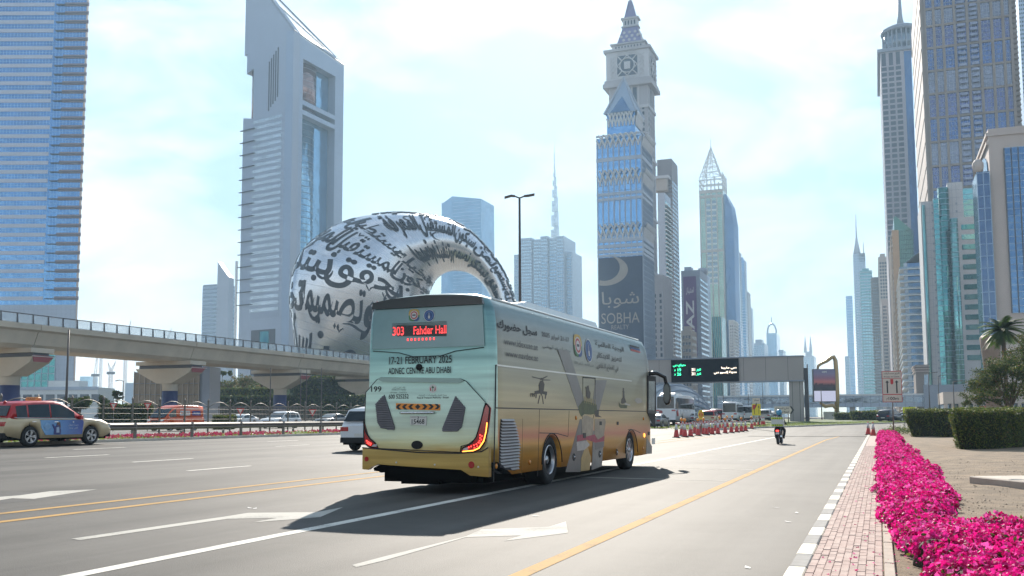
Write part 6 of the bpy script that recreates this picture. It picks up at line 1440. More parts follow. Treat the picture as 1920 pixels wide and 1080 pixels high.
    for s in (1, -1):
        m = MB(); x0, x1 = s * hw * .55, s * hw * .90; m.bbox((min(x0, x1), -L / 2 - .02, bz - .24), (max(x0, x1), -L / 2 + .12, bz - .08), .012); m.build('tail_lamp', RED_L, t)
        m = MB(); m.bbox((min(x0, x1), L / 2 - .34, fz - .20), (max(x0, x1), L / 2 - .02, fz - .06), .012); m.build('headlamp', LENS, t)
        y = fb - .32; b = gp(y, .18, s); m = MB(); m.bbox((min(b.x, b.x + s * .2), y - .05, b.z - .03), (max(b.x, b.x + s * .2), y + .07, b.z + .12), .02); m.build('wing_mirror', roofcol or col, t)
    m = MB(); m.box((-.26, -L / 2 - .015, .55), (.26, -L / 2 + .1, .67)); m.build('number_plate', PLW, t)
    m = MB(); m.bbox((-hw * .9, -L / 2 - .03, sill + .02), (hw * .9, -L / 2 + .15, sill + .22), .02); m.bbox((-hw * .88, L / 2 - .2, sill + .0), (hw * .88, L / 2 + .015, sill + .2), .02); m.build('bumper', BLK, t)
    m = MB(); m.bbox((-hw * .45, L / 2 - .2, fz - .3), (hw * .45, L / 2 + .012, fz - .12), .01); m.build('grille', BLKG, t)
    m = MB(); sl = []
    for s in (1, -1):
        for (a, b) in K['win'][1:] if len(K['win']) > 1 else K['win']:
            y = a - .03; m.slab([(s * (pw(y) + .004), y - .006, sill + .12), (s * (pw(y) + .004), y + .006, sill + .12), (s * (pw(y) * .985 + .006), y + .006, lerpP(K['belt'], y) - .1), (s * (pw(y) * .985 + .006), y - .006, lerpP(K['belt'], y) - .1)], (-s * .03, 0, 0))
    m.build('door_seams', INK, t)
    if kind in ('suv', 'sedan'):
        for s in (1, -1):
            for (a, b) in K['win'][-2:]:
                y = a + .16; z = lerpP(K['belt'], y) - .13; m = MB(); m.bbox((s * hw - .03 if s > 0 else s * hw - .02, y - .09, z - .015), (s * hw + .02 if s > 0 else s * hw + .03, y + .09, z + .015), .008); m.build('door_handle', CHR if detail else col, t)
    return t, K, gp, pw
def on(px, py): g = ground(px, py); return (g.x, g.y, gz(g.x, g.y))

# taxi with a blue printed door panel
ga, gb = ground(50, 837.5), ground(165, 834.5); tx = (ga.x + gb.x) / 2 - .80; ty = (ga.y + gb.y) / 2; tz = gz(tx, ty)
taxi, K, gp, pw = make_car('suv', 'taxi', 'cream taxi with red roof and blue advert on its doors', 'taxi', (tx, ty, tz), R_(-.5), PCRM, PTR); taxi.scale = (1.04, 1.07, 1.03)
hw = K['W'] / 2
AD = M('door_print_blue', (.03, .12, .38), .3, .1, 0, coat=.5); n, l, b = nd(AD); tcn = n.new('ShaderNodeTexCoord'); sp = n.new('ShaderNodeSeparateXYZ'); l.new(tcn.outputs['Object'], sp.inputs[0]); cr_ = n.new('ShaderNodeValToRGB')
mr_ = n.new('ShaderNodeMapRange'); mr_.inputs[1].default_value = -1.1; mr_.inputs[2].default_value = 1.0; l.new(sp.outputs['Y'], mr_.inputs[0]); l.new(mr_.outputs[0], cr_.inputs['Fac']); e = cr_.color_ramp.elements; e[0].color = (.10, .28, .50, 1); e[1].color = (.02, .05, .28, 1); e.new(.45).color = (.03, .17, .42, 1); l.new(cr_.outputs['Color'], b.inputs['Base Color'])
def tpan(name, pts, mat, d=.012, parent=None):
    m = MB(); m.slab([(pw(y) + d - .012 * (z > .85), y, z) for y, z in pts], (-.03, 0, 0)); return m.build(name, mat, parent or taxi)
ad = tpan('door_advert', [(-1.02, .98), (-.98, .70), (-.78, .42), (.93, .42), (1.00, .90), (.94, .99)], AD)
tpan('advert_figure', [(-.42, .43), (-.40, .62), (-.50, .80), (-.46, .82), (-.36, .72), (-.28, .80), (-.22, .88), (-.16, .80), (-.16, .70), (-.08, .6), (-.10, .43)], M('print_dark_blue', (.02, .03, .16), .4, 0, .3, 8), .016, ad)
tpan('advert_figure', [(-.30, .80), (-.27, .88), (-.20, .92), (-.13, .88), (-.11, .70), (-.15, .66), (-.18, .78), (-.25, .80)], M('print_brown', (.07, .03, .02), .5, 0, .2, 8), .020, ad); tpan('advert_figure', [(-.26, .78), (-.20, .78), (-.18, .84), (-.22, .88), (-.26, .86)], M('print_skin', (.38, .20, .13), .5, 0, .1, 8), .018, ad); tpan('advert_figure', [(-.30, .70), (-.18, .72), (-.16, .50), (-.30, .50)], M('print_pale_blue', (.34, .42, .55), .5, 0, .1, 8), .018, ad)
tpan('advert_cloud', [(-.88, .75), (-.75, .88), (-.62, .84), (-.55, .70), (-.68, .60), (-.80, .62)], M('print_cloud', (.20, .36, .55), .5, 0, .2, 5), .015, ad)
m = MB()
for s, a, b_, z0, z1 in (('\u062a\u062c\u0631\u0628\u0629 \u062a\u0646\u0642\u0644', .25, .72, .74, .82), ('\u0623\u0643\u062b\u0631 \u0631\u0627\u062d\u0629', .27, .70, .63, .71)): lettering(m, s, lambda u, z: (pw(u) + .020, u, z), a, b_, z0, z1)
m.lathe([(.035, .02), (.03, .022)], 12, c=(pw(.48), .48, .90), axis='x'); m.build('lettering', M('print_white2', (.55, .57, .6), .5, 0, 0), ad, fix=False)
m = MB(); m.bbox((-.32, -.62, 1.72), (.32, -.40, 1.86), .04); sg = m.build('roof_sign', M('taxi_sign_amber', (.60, .22, .03), .3, 0, .1, 5), taxi)
m = MB(); lettering(m, 'TAXI', lambda u, z: (.322, u, z), -.59, -.43, 1.76, 1.82); lettering(m, 'TAXI', lambda u, z: (u, -.622, z), -.2, .2, 1.75, 1.83); m.build('lettering', INK, sg, fix=False)
m = MB(); m.lathe([(.07, 0), (.06, .06), (.02, .1)], 10, c=(.3, -2.0, 1.60)); m.build('roof_antenna', PTR, taxi)
m = MB(); m.tube([gp(y, 0, 1, .012) + Vector((0, 0, .035)) for y in np.linspace(-2.1, .95, 10)], .014, 5); m.build('window_trim', CHR, taxi)

# white hatch mostly hidden by the coach
g = ground(664, 844); make_car('suv', 'white_car', 'white hatchback half hidden behind the mint coach', 'car', (g.x + 1.0, g.y + 1.2, gz(g.x, g.y)), 0, PW)
# opposite carriageway: coming towards us
def opp_car(kind, name, label, cat_, px, X, col, roofcol=None, rz=math.pi, **k):
    d = ray(px, 800); Y = X * d.y / d.x; return make_car(kind, name, label, cat_, (X, Y, gz(X, Y) - .02), rz, col, roofcol, **k)
van, K, gp, pw = opp_car('van', 'delivery_van', 'orange high roof delivery van with white and blue side lettering', 'van', 330, -57, PORA)
def vpan(name, y0, y1, z0, z1, mat, d=.012):
    m = MB(); m.slab([(pw(0) * .97 + d - (z - 1.2) * .12 * (z > 1.2), y, z) for y, z in ((y0, z0), (y1, z0), (y1, z1), (y0, z1))], (-.03, 0, 0)); return m.build(name, mat, van)
# the road side of the van is its own left side (x negative), mirrored below
def vside(name, y0, y1, z0, z1, mat, d=.012, s=None):
    def P(y, z, dd): return (-(pw(0) * .97 + dd - max(0, z - 1.15) * .07), y, z)
    m = MB()
    if s is None: m.slab([P(y, z, d) for y, z in ((y0, z0), (y1, z0), (y1, z1), (y0, z1))], (.03, 0, 0))
    else: lettering(m, s, lambda u, z: P(u, z, d), y1, y0, z0, z1, bold=.01)
    return m.build(name, mat, van, fix=s is None)
vside('side_panel_blue', -2.1, -1.0, 1.35, 1.75, M('print_navy', (.03, .03, .2), .5, 0, 0)); vside('side_panel_white', -.7, .6, 1.35, 1.75, M('print_white', (.5, .5, .48), .5, 0, 0)); vside('lettering', -1.95, -1.15, 1.45, 1.65, PW, .02, 'Storage'); vside('lettering', -.6, .5, 1.45, 1.65, PORA, .02, 'BOX IT'); vside('lettering', -1.8, .6, 1.88, 2.02, PW, .02, 'www.theboxme.com')
opp_car('suv', 'white_suv', 'white sport utility car beyond the guard rail', 'car', 526, -57, PW); opp_car('sedan', 'grey_car', 'dark grey saloon beyond the guard rail beside the white suv', 'car', 622, -58, PGRY); opp_car('sedan', 'white_car', 'low white car half hidden by the guard rail left of the white suv', 'car', 452, -70, PW)
opp_car('van', 'white_van', 'small white van parked beneath the viaduct far behind the fence', 'van', 212, -90, PW)

# traffic ahead
def ahead(kind, name, label, cat_, px, py, col, roofcol=None, rz=0., **k):
    g = ground(px, py); return make_car(kind, name, label, cat_, (g.x, g.y + KINDS[kind]['L'] / 2, gz(g.x, g.y)), rz, col, roofcol, **k)
c_, K, gp, pw = ahead('coach', 'white_coach', 'white coach with red round emblem driving left of the cones', 'coach', 1250, 797, PW, rz=R_(-1))
m = MB(); m.lathe([(.22, 0), (.2, -.03)], 14, c=(-.55, -5.75, 1.45), axis='y'); m.build('rear_emblem', PRED, c_)
m = MB(); m.slab([(1.26, -5.3, 1.0), (1.26, -4.6, 1.0), (1.26, -4.9, 1.75), (1.26, -5.5, 1.6)], (-.03, 0, 0)); m.build('side_stripe', PTR, c_)
m = MB(); m.loft([[(-.9, y, 3.42), (.9, y, 3.42), (.8, y, 3.42 + h), (-.8, y, 3.42 + h)] for y, h in ((-4.6, .1), (-4.2, .24), (-1, .24), (-.6, .1))]); m.build('roof_pod', PW, c_)
ahead('sedan', 'silver_car', 'silver saloon right of the white coach', 'car', 1288, 795, PSIL); ahead('suv', 'beige_taxi', 'cream taxi with red roof behind the row of cones', 'taxi', 1325, 797, PCRM, PTR)
ahead('sedan', 'grey_car', 'grey saloon at the edge of the coach front', 'car', 1222, 803, PGRY)
ahead('minibus', 'white_minibus', 'white minibus with dark rear window beyond the cones', 'minibus', 1368, 792.5, PW); ahead('van', 'white_van', 'white van just left of the yellow lane board', 'van', 1404, 791, PW)
ahead('suv', 'red_car', 'dark red car between the taxi and the white minibus', 'car', 1349, 790.5, PRED); ahead('sedan', 'black_car', 'black saloon between the white minibus and the white van', 'car', 1386, 789.5, PBLK); ahead('suv', 'white_suv', 'white car left of the dark red car ahead', 'car', 1341, 789.5, PW)
ahead('suv', 'silver_suv', 'small silver car right of the yellow lane board', 'car', 1432, 789.5, PSIL); ahead('sedan', 'white_car', 'distant white car left of the motorcyclist helmet', 'car', 1443, 788.2, PW); ahead('sedan', 'navy_car', 'distant dark car above the last cones', 'car', 1450, 788.8, PNAV)
g = ground(1671, 792); make_car('suv', 'dark_suv', 'dark navy sport utility car turning right by the hedges', 'car', (g.x, g.y + 2.4, gz(g.x, g.y)), R_(-24), PNAV)
def parked(kind, name, label, px, Z, col, rz, roofcol=None):
    p = atZ(px, 780, Z); make_car(kind, name, label, 'car', (p.x, p.y, gz(p.x, p.y)), rz, col, roofcol, detail=False)
for a in [('suv', 'black_suv', 'long black car behind the left dark hedge', 1745, 118, PBLK, R_(-95)), ('suv', 'white_suv', 'white car behind the left part of the long hedge', 1800, 120, PW, R_(-60)), ('sedan', 'white_car', 'low white saloon behind the hedges right of the black car', 1775, 128, PW, R_(-90)), ('suv', 'maroon_car', 'dark maroon car under the tree canopy', 1856, 112, PNAV, R_(-20)), ('suv', 'silver_car', 'silver car parked beside the tree trunk', 1885, 108, PSIL, R_(-70)), ('sedan', 'white_car', 'white saloon left of the maroon car under the tree', 1832, 125, PW, R_(-80)), ('sedan', 'white_car', 'white car behind the yellow board', 1708, 140, PW, R_(-90))]: parked(*a)

# ---- motorcyclist
g = ground(1460, 833); moto = thing('motorcycle', 'black delivery motorcycle with reflective top box driving away', 'motorcycle', (g.x, g.y + .6, gz(g.x, g.y)), R_(-2))
for y in (-.62, .68): wheel(moto, (0, y, .30), .30, .13, 1, .62, 6)
m = MB(); m.loft([[(-.10, y, z0), (.10, y, z0), (.14, y, (z0 + z1) / 2), (.09, y, z1), (-.09, y, z1), (-.14, y, (z0 + z1) / 2)] for y, z0, z1 in ((-.75, .62, .74), (-.5, .48, .80), (0, .42, .80), (.3, .45, .95), (.55, .6, 1.0))], smooth=True); m.build('body', PBLK, moto)
m = MB(); m.bbox((-.13, -.62, .78), (.13, .15, .88), .03); m.build('seat', BLK, moto); m = MB(); m.tube([(-.36, .42, 1.05), (-.1, .5, 1.0), (.1, .5, 1.0), (.36, .42, 1.05)], .02, 6); m.build('handlebar', BLK, moto)
m = MB(); m.tube([(-.06, .72, .3), (-.07, .5, .95)], .03, 6); m.tube([(.06, .72, .3), (.07, .5, .95)], .03, 6); m.build('fork', CHR, moto); m = MB(); m.tube([(.15, .1, .35), (.17, -.7, .42)], .05, 8); m.build('exhaust', CHR, moto)
m = MB(); m.bbox((-.07, -.84, .66), (.07, -.76, .74), .01); m.build('tail_lamp', RED_E, moto); m = MB(); m.box((-.09, -.82, .50), (.09, -.80, .62)); m.build('number_plate', PLW, moto)
m = MB(); m.bbox((-.30, -.80, .92), (.30, -.26, 1.42), .03); bx = m.build('top_box', M('box_white', (.55, .55, .50), .4, 0, .05, 4), moto)
YG = M('reflective_lime', (.50, .62, .03), .5, 0, .05, 6)
for z in (.94, 1.30):
    m = MB(); m.box((-.29, -.808, z), (.29, -.801, z + .10)); st_ = m.build('reflective_band', YG, bx); m = MB()
    for k in range(5): x = -.24 + k * .11; m.poly([(x, -.811, z + .1), (x + .05, -.811, z + .05), (x, -.811, z), (x + .035, -.811, z), (x + .085, -.811, z + .05), (x + .035, -.811, z + .1)])
    m.build('band_chevron', INK, bx, fix=False)
# rider: one skinned body
def person(name, label, joints, edges_, rad, mat, loc, rz, head, hair=None):
    t = thing(name, label, 'person', loc, rz)
    me = bpy.data.meshes.new('body'); me.from_pydata(joints, edges_, []); o = link('body', me, t)
    sk = o.modifiers.new('skin', 'SKIN'); sk.use_smooth_shade = True
    for i, r in enumerate(rad): me.skin_vertices[0].data[i].radius = (r, r)
    me.skin_vertices[0].data[0].use_root = True; o.modifiers.new('sub', 'SUBSURF').levels = 1
    dg = bpy.context.evaluated_depsgraph_get(); bm = bpy.data.meshes.new_from_object(o.evaluated_get(dg)); o.modifiers.clear(); o.data = bm; bm.materials.clear()
    for mm in mat: bm.materials.append(mm)
    for p in bm.polygons: p.use_smooth = True
    return t, o
J = [(0, -.12, .92), (0, -.10, 1.12), (0, .0, 1.36), (0, .04, 1.47), (0, .08, 1.56), (-.19, .0, 1.36), (-.27, .14, 1.12), (-.30, .40, 1.06), (.19, .0, 1.36), (.27, .14, 1.12), (.30, .40, 1.06), (-.12, -.05, .88), (-.24, .28, .72), (-.20, .10, .34), (-.20, .24, .30), (.12, -.05, .88), (.24, .28, .72), (.20, .10, .34), (.20, .24, .30)]
E_ = [(0, 1), (1, 2), (2, 3), (3, 4), (2, 5), (5, 6), (6, 7), (2, 8), (8, 9), (9, 10), (0, 11), (11, 12), (12, 13), (13, 14), (0, 15), (15, 16), (16, 17), (17, 18)]
Rd = [.16, .155, .16, .065, .06, .075, .055, .045, .075, .055, .045, .10, .08, .055, .045, .10, .08, .055, .045]
rider, rb_ = person('person', 'motorcycle rider in dark clothes and blue helmet riding away', J, E_, Rd, [M('rider_clothes', (.015, .015, .02), .85, 0, .2, 4)], (g.x, g.y + .6, gz(g.x, g.y)), R_(-2), None)
m = MB(); m.lathe([(.06, 1.50), (.12, 1.52), (.15, 1.60), (.155, 1.68), (.13, 1.76), (.08, 1.80), (.002, 1.815)], 18, c=(0, .08, 0)); m.build('helmet', paint('helmet_blue', (.05, .22, .36)), rider); m = MB(); m.loft([[(.11 * math.sin(a), .08 + .155 * math.cos(a), 1.60) for a in np.linspace(-1, 1, 7)] + [(.11 * math.sin(a), .08 + .15 * math.cos(a), 1.68) for a in np.linspace(1, -1, 7)], [(.115 * math.sin(a), .09 + .16 * math.cos(a), 1.60) for a in np.linspace(-1, 1, 7)] + [(.115 * math.sin(a), .09 + .155 * math.cos(a), 1.68) for a in np.linspace(1, -1, 7)]]); m.build('visor', BLKG, rider)
for s in (-1, 1):
    m = MB(); c = Vector((s * .31, .42, 1.055))
    for k in range(4): m.tube([c + Vector((s * (k * .02 - .03), 0, 0)), c + Vector((s * (k * .022 - .03), .05, .01)), c + Vector((s * (k * .022 - .03), .06, -.025)), c + Vector((s * (k * .02 - .03), .03, -.035))], [.012, .011, .010, .009], 5)
    m.tube([c + Vector((-s * .04, -.01, 0)), c + Vector((-s * .05, .03, -.02))], .011, 5); m.build('glove', BLK, rider)

# ================================================================== STREET FURNITURE
GAL = M('galvanised', (.16, .14, .125), .5, .35, .15, 1.5); POLE = M('pole_dark', (.09, .075, .07), .5, .4, .1, 2)
def guard_rail(label, X, ya, yb, step, ztop, double=False):
    t = thing('guard_rail', label, 'guard rail', (X, 0, 0)); m = MB(); yy = list(np.arange(ya, yb + 1, 12.))
    prof = [(.02, -.31), (.09, -.24), (.09, -.19), (.02, -.155), (.09, -.12), (.09, -.07), (.02, 0)]
    def zt(y): return gz(X, y) + ztop
    m.loft([[(x, y, zt(y) + z) for x, z in prof] + [(x - .012, y, zt(y) + z) for x, z in prof[::-1]] for y in yy]); m.build('rail_beam', GAL, t)
    p0 = None; y = ya
    while y < yb:
        if p0 is None: m = MB(); m.box((-.07, -.05, -ztop - .3), (.05, .05, .03)); m.box((-.02, -.04, -.28), (.08, .04, -.05)); p0 = m.build('rail_post', GAL, t); o = p0
        else: o = p0.copy(); COL.objects.link(o)
        o.location = (0, y, zt(y)); y += step
    return t
guard_rail('steel guard rail between the highway and the flower median', -32.35, -8, 300, 4.0, .84); guard_rail('second thinner guard rail behind the pink flower strip', -39.6, -8, 260, 4.0, .72)
# railing fence with arched tops
fen = thing('railing_fence', 'grey railing fence with pointed posts and arched tops on the median', 'fence', (-37.6, 0, 0)); fp = pan = None; y = 8.
FG = M('fence_grey', (.15, .13, .115), .55, .4, .1, 2)
while y < 190:
    z = gz(-37.6, y)
    if fp is None:
        m = MB(); m.box((-.035, -.035, -.2), (.035, .035, 2.05)); m.lathe([(.075, 2.05), (.06, 2.1), (.015, 2.22)], 8); fp = m.build('fence_post', FG, fen); o = fp
        m = MB()
        for h in (.35, .68, 1.0, 1.32, 1.6): m.tube([(0, .05, h), (0, 2.05, h)],   .008, 4, smooth=False)
        m.tube([(0, .05 + 2.0 * k / 10, 1.72 + .30 * math.sin(math.pi * k / 10)) for k in range(11)], .02, 5); pan = m.build('fence_panel', FG, fen); o2 = pan
    else: o = fp.copy(); COL.objects.link(o); o2 = pan.copy(); COL.objects.link(o2)
    o.location = (0, y, z); o2.location = (0, y, z); y += 2.1
# lamp posts
def lamp(label, loc, h, arms, rz=0., r=.11, head=1.5):
    t = thing('street_lamp', label, 'street lamp', loc, rz); m = MB(); m.tube([(0, 0, -.3), (0, 0, h * .5), (0, 0, h)], [r, r * .8, r * .55], 10); m.build('pole', POLE, t)
    for s in arms:
        m = MB(); m.tube([(0, 0, h - .05), (s * head * .45, 0, h + .12)], .05, 6); m.build('arm', POLE, t); m = MB(); m.loft([[(s * x, -w, z), (s * x, w, z), (s * x, w, z + .10), (s * x, -w, z + .10)] for x, w, z in ((head * .3, .12, h + .03), (head * .55, .17, h + .05), (head * 1.0, .17, h + .03 + .10 * s))]); m.build('lamp_head', POLE, t)
    return t
p = atZ(975, 560, 62); lamp('tall dark street lamp with two flat heads behind the coach', (p.x, p.y, gz(p.x, p.y)), atZ(973, 370, 62).z - gz(p.x, p.y), (-1, 1), THETA, .13, .98)
p = atZ(126, 700, 75); lamp('thin dark pole under the viaduct at the left', (p.x, p.y, gz(p.x, p.y)), 8.0, (), 0, .11)
p = atZ(231, 720, 150); lamp('small street lamp with a bent head left of the stone wall', (p.x, p.y, gz(p.x, p.y)), atZ(231, 714, 150).z - gz(p.x, p.y), (-1,), THETA, .1, 1.2)
p = atZ(1516, 770, 150); lamp('slim grey camera pole right of the gantry leg', (p.x, p.y, gz(p.x, p.y)), atZ(1516, 683, 150).z - gz(p.x, p.y), (), 0, .16)
for i, (px, Z, top, lb) in enumerate([(1357, 230, 700, 'thin lamp pole over the minibus'), (1404, 260, 712, 'thin lamp pole over the white van'), (1431, 290, 716, 'thin lamp pole right of the lane board'), (1541, 160, 730, 'thin pole in front of the digital billboard'), (506, 140, 690, 'thin grey pole right of the stone wall'), (563, 150, 690, 'first thin pole behind the second metro pier'), (574, 160, 692, 'second thin pole behind the second metro pier'), (602, 150, 690, 'thin pole beside the coach rear under the viaduct'), (1744, 150, 700, 'lamp pole in front of the turquoise office'), (1762, 170, 705, 'lamp pole left of the arcade'), (1790, 150, 716, 'grey lamp pole before the arcade columns')]):
    p = atZ(px, 780, Z); lamp(lb, (p.x, p.y, gz(p.x, p.y)), atZ(px, top, Z).z - gz(p.x, p.y), (1,) if i in (0, 1, 2, 8, 9, 10) else (), THETA, .10, 1.4)

# ---- gantry with the message board
GY = atZ(1505, 668, 135).y; e0, e1 = atY(1505, 668, GY), atY(1505, 713, GY); GR = M('gantry_grey', (.33, .30, .285), .6, .2, .06, .2)
gan = thing('sign_gantry', 'grey sign gantry across the highway with a black message board', 'gantry', (e0.x, GY, 0)); zt, zb_ = e0.z, e1.z; gl = -62.
m = MB(); m.box((gl, 0, zb_), (0, 1.6, zt)); m.build('beam', GR, gan); m = MB(); m.box((gl, -.12, zt - .02), (.1, 1.7, zt + .14)); m.box((gl, -.12, zb_ - .14), (.1, 1.7, zb_ + .02)); m.build('beam_edge', C_MID, gan)
lx = atY(1493, 750, GY).x - e0.x; m = MB(); [m.box((x - .02, -.006, zb_), (x + .02, .0, zt)) for x in np.arange(gl + 2, -.5, 3.05)]; [m.box((x - .03, .194, 0), (x + .03, .2, zb_)) for x in (lx - .5, lx + .5)]; tag(m.build('panel_joint', C_DARK, gan, fix=False), kind='stuff')
for x in (lx, gl + 2): m = MB(); m.box((x - .95, .2, -1), (x + .95, 1.4, zb_)); m.build('leg', GR, gan)
m = MB(); m.box((.02, 1.0, -1), (.55, 1.8, zt - 1.6)); m.build('service_post', C_DARK, gan)
def gxz(px, py): p = atY(px, py, GY); return p.x - e0.x, p.z
(a, z1), (b, _z) = gxz(1259, 676.5), gxz(1385, 676); z0 = gxz(1385, 713.5)[1]; z1 = gxz(1385, 673.5)[1]
m = MB(); m.box((a, -.35, z0 - .1), (b, .0, z1 + .1)); brd = m.build('message_board', M('board_black', (.004, .006, .012), .85, 0, 0, spec=.08), gan)
LG = M('led_green', (.05, 1., .45), .4, 0, 0, emit=1.1); LWm = M('led_white', (1., .86, .70), .4, 0, 0, emit=1.1); bw, bh = b - a, z1 - z0
def btext(s, u0, u1, v0, v1, mat): m = MB(); lettering(m, s, lambda x, z: (x, -.37, z), a + bw * u0, a + bw * u1, z0 + bh * v0, z0 + bh * v1, bold=.012); m.build('led_text', mat, brd, fix=False)
btext('\u0645\u062a\u0648\u0642\u0639 \u062f\u0628\u064a', .03, .22, .68, .84, LG); btext('19', .10, .15, .48, .62, LG); btext('\u062f', .045, .065, .50, .58, LG); btext('26', .09, .15, .28, .42, LG); btext('\u062f', .045, .065, .30, .38, LG)
btext('311', .31, .36, .48, .62, LWm); btext('\u0639\u0628\u0631', .38, .45, .46, .60, LG); btext('311', .31, .36, .28, .42, LWm); btext('\u0639\u0628\u0631', .38, .45, .26, .40, LG); btext('\u062f\u0628\u064a \u0645\u0627\u0631\u064a\u0646\u0627', .75, .97, .52, .66, LWm); btext('\u0645\u062f\u064a\u0646\u0629 \u0625\u0643\u0633\u0628\u0648 \u062f\u0628\u064a', .64, .97, .30, .46, LWm)

# ---- cones: one of each kind, then copies
CR_ = M('cone_red', (.50, .035, .025), .5, 0, .12, 5); CW = M('cone_white', (.62, .60, .58), .45, 0, .08, 5)
def make_cone(label, loc, lamp_=False):
    t = thing('traffic_cone', label, 'traffic cone', loc, 0, 'traffic cones along the coned off lane'); m = MB(); m.bbox((-.24, -.24, 0), (.24, .24, .05), .02); m.build('base', BLK, t)
    m = MB(); m.lathe([(.20, .05), (.185, .08), (.118, .50), (.116, .50)], 16); m.build('cone', CR_, t); m = MB(); m.lathe([(.119, .50), (.055, .90), (.054, .90)], 16); m.build('white_sleeve', CW, t); m = MB(); m.lathe([(.053, .90), (.045, .97), (.03, 1.0), (.001, 1.0)], 12); m.build('tip', CR_, t)
    if lamp_: m = MB(); m.lathe([(.03, .98), (.03, 1.05), (.10, 1.08), (.12, 1.18), (.08, 1.26), (.001, 1.28)], 12); m.build('beacon', M('beacon_amber', (.75, .27, .03), .3, 0, 0), t)
    return t
ZC = lambda x, y: (1210 + x / 8.35, 740 + y / 8.35)
front = [(487, 672), (620, 663), (708, 655), (828, 642), (958, 630), (1048, 622), (1138, 617), (1252, 604), (1348, 597), (1432, 588), (1505, 580), (1570, 570), (1665, 535), (1712, 505), (1775, 495), (1828, 487), (1858, 487)]
back = [(570, 645), (775, 612), (915, 620), (995, 600), (1165, 550), (1225, 545), (1285, 525), (1365, 520), (860, 590), (1100, 570)]
lamps = {(620, 663), (828, 642), (1252, 604), (570, 645), (915, 620), (1165, 550), (1285, 525), (1365, 520), (1665, 535), (1505, 580)}
c1 = c2 = None; cpos = []
ordn = ['nearest', 'second', 'third', 'fourth', 'fifth', 'sixth', 'seventh', 'eighth', 'ninth', 'tenth', 'eleventh', 'twelfth', 'thirteenth', 'fourteenth', 'fifteenth', 'sixteenth', 'seventeenth']
for row, L_ in (('front', front), ('back', back)):
    for i, q in enumerate(L_):
        g = ground(*ZC(*q)); loc = (g.x, g.y, gz(g.x, g.y) + .003); lb = f'red and white cone{" with amber beacon" if q in lamps else ""}, {ordn[i]} from the coach in the {row} row'
        if q in lamps: o = c2 = make_cone(lb, loc, True) if c2 is None else c2; o = o if o['label'] == lb else dup(c2, loc, 0, lb)
        else: o = c1 = make_cone(lb, loc) if c1 is None else c1; o = o if o['label'] == lb else dup(c1, loc, 0, lb)
        cpos.append((row, loc))
for i, (px, py) in enumerate(((1628, 813.5), (1637.5, 816))):
    g = ground(px, py, .1); dup(c1, (g.x, g.y, gz(g.x, g.y) + .02), 0, ('left', 'right')[i] + ' cone of the pair at the end of the flower bed')
tp = thing('barrier_tape', 'red and white tape strung between the cone tops', 'barrier tape', cpos[0][1]); o0 = Vector(cpos[0][1])
ma, mb_ = MB(), MB()
for row in ('front', 'back'):
    P = [Vector(l) - o0 for r, l in cpos if r == row]
    for a, b in zip(P[:-1], P[1:]):
        if (b - a).length > 14: continue
        for k in range(8):
            q = [a.lerp(b, t / 8) + Vector((0, 0, .93 - .10 * math.sin(math.pi * t / 8))) for t in (k, k + 1)]; (ma if k % 2 else mb_).slab([q[0], q[1], q[1] + Vector((0, 0, .09)), q[0] + Vector((0, 0, .09))], (0, .01, 0))
ma.build('red_length', CR_, tp); mb_.build('white_length', CW, tp)

# ---- signs
SGN = M('sign_cream', (.58, .50, .42), .5, 0, .05, 1.5); SGY = M('sign_yellow', (.70, .55, .02), .5, 0, .05, 2); SRED = M('sign_red', (.46, .02, .02), .5, 0, .05, 2)
def sign_face(t, x0, x1, z0, z1, mat, name='plate', y=0.): m = MB(); m.box((x0, y - .03, z0), (x1, y, z1)); return m.build(name, mat, t)
def postm(t, x, z, r=.045, y=.05): m = MB(); m.tube([(x, y, -.3), (x, y, z)], r, 8); m.build('post', GAL, t)
g = ground(1676, 813, .1); k = thing('keep_lane_sign', 'cream lane sign with two black arrows and red marker beside the flowers', 'sign', (g.x, g.y, gz(g.x, g.y)), THETA - R_(20)); Zs = g.dot(_f0)
px2m = Zs / 1817; zt = CAMH + (781.5 - 696) * px2m - k.location.z; zb_ = CAMH + (781.5 - 754.5) * px2m - k.location.z; W2 = 17.3 * px2m; Hs = zt - zb_
sign_face(k, -W2, W2, zb_, zt, SGN); f3 = lambda x, z: (x, -.034, z)
m = MB()
for (a, b, c, d) in ((-W2, W2, 0, .02), (-W2, W2, .98, 1), (-W2, W2, .235, .26), (-W2, W2, .755, .77)): m.poly([f3(a, zb_ + Hs * c), f3(b, zb_ + Hs * c), f3(b, zb_ + Hs * d), f3(a, zb_ + Hs * d)])
for s in (-1, 1): m.poly([f3(s * W2, zb_), f3(s * W2 * .94, zb_), f3(s * W2 * .94, zt), f3(s * W2, zt)])
m.build('sign_border', SRED, k, fix=False); m = MB()
for s in (-.48, .48):
    x = s * W2; m.poly([f3(x - .035 * W2 * 2, zb_ + Hs * .29), f3(x + .07 * W2, zb_ + Hs * .29), f3(x + .07 * W2, zb_ + Hs * .64), f3(x - .07 * W2, zb_ + Hs * .64)]); m.poly([f3(x - .2 * W2, zb_ + Hs * .63), f3(x + .2 * W2, zb_ + Hs * .63), f3(x, zb_ + Hs * .70)])
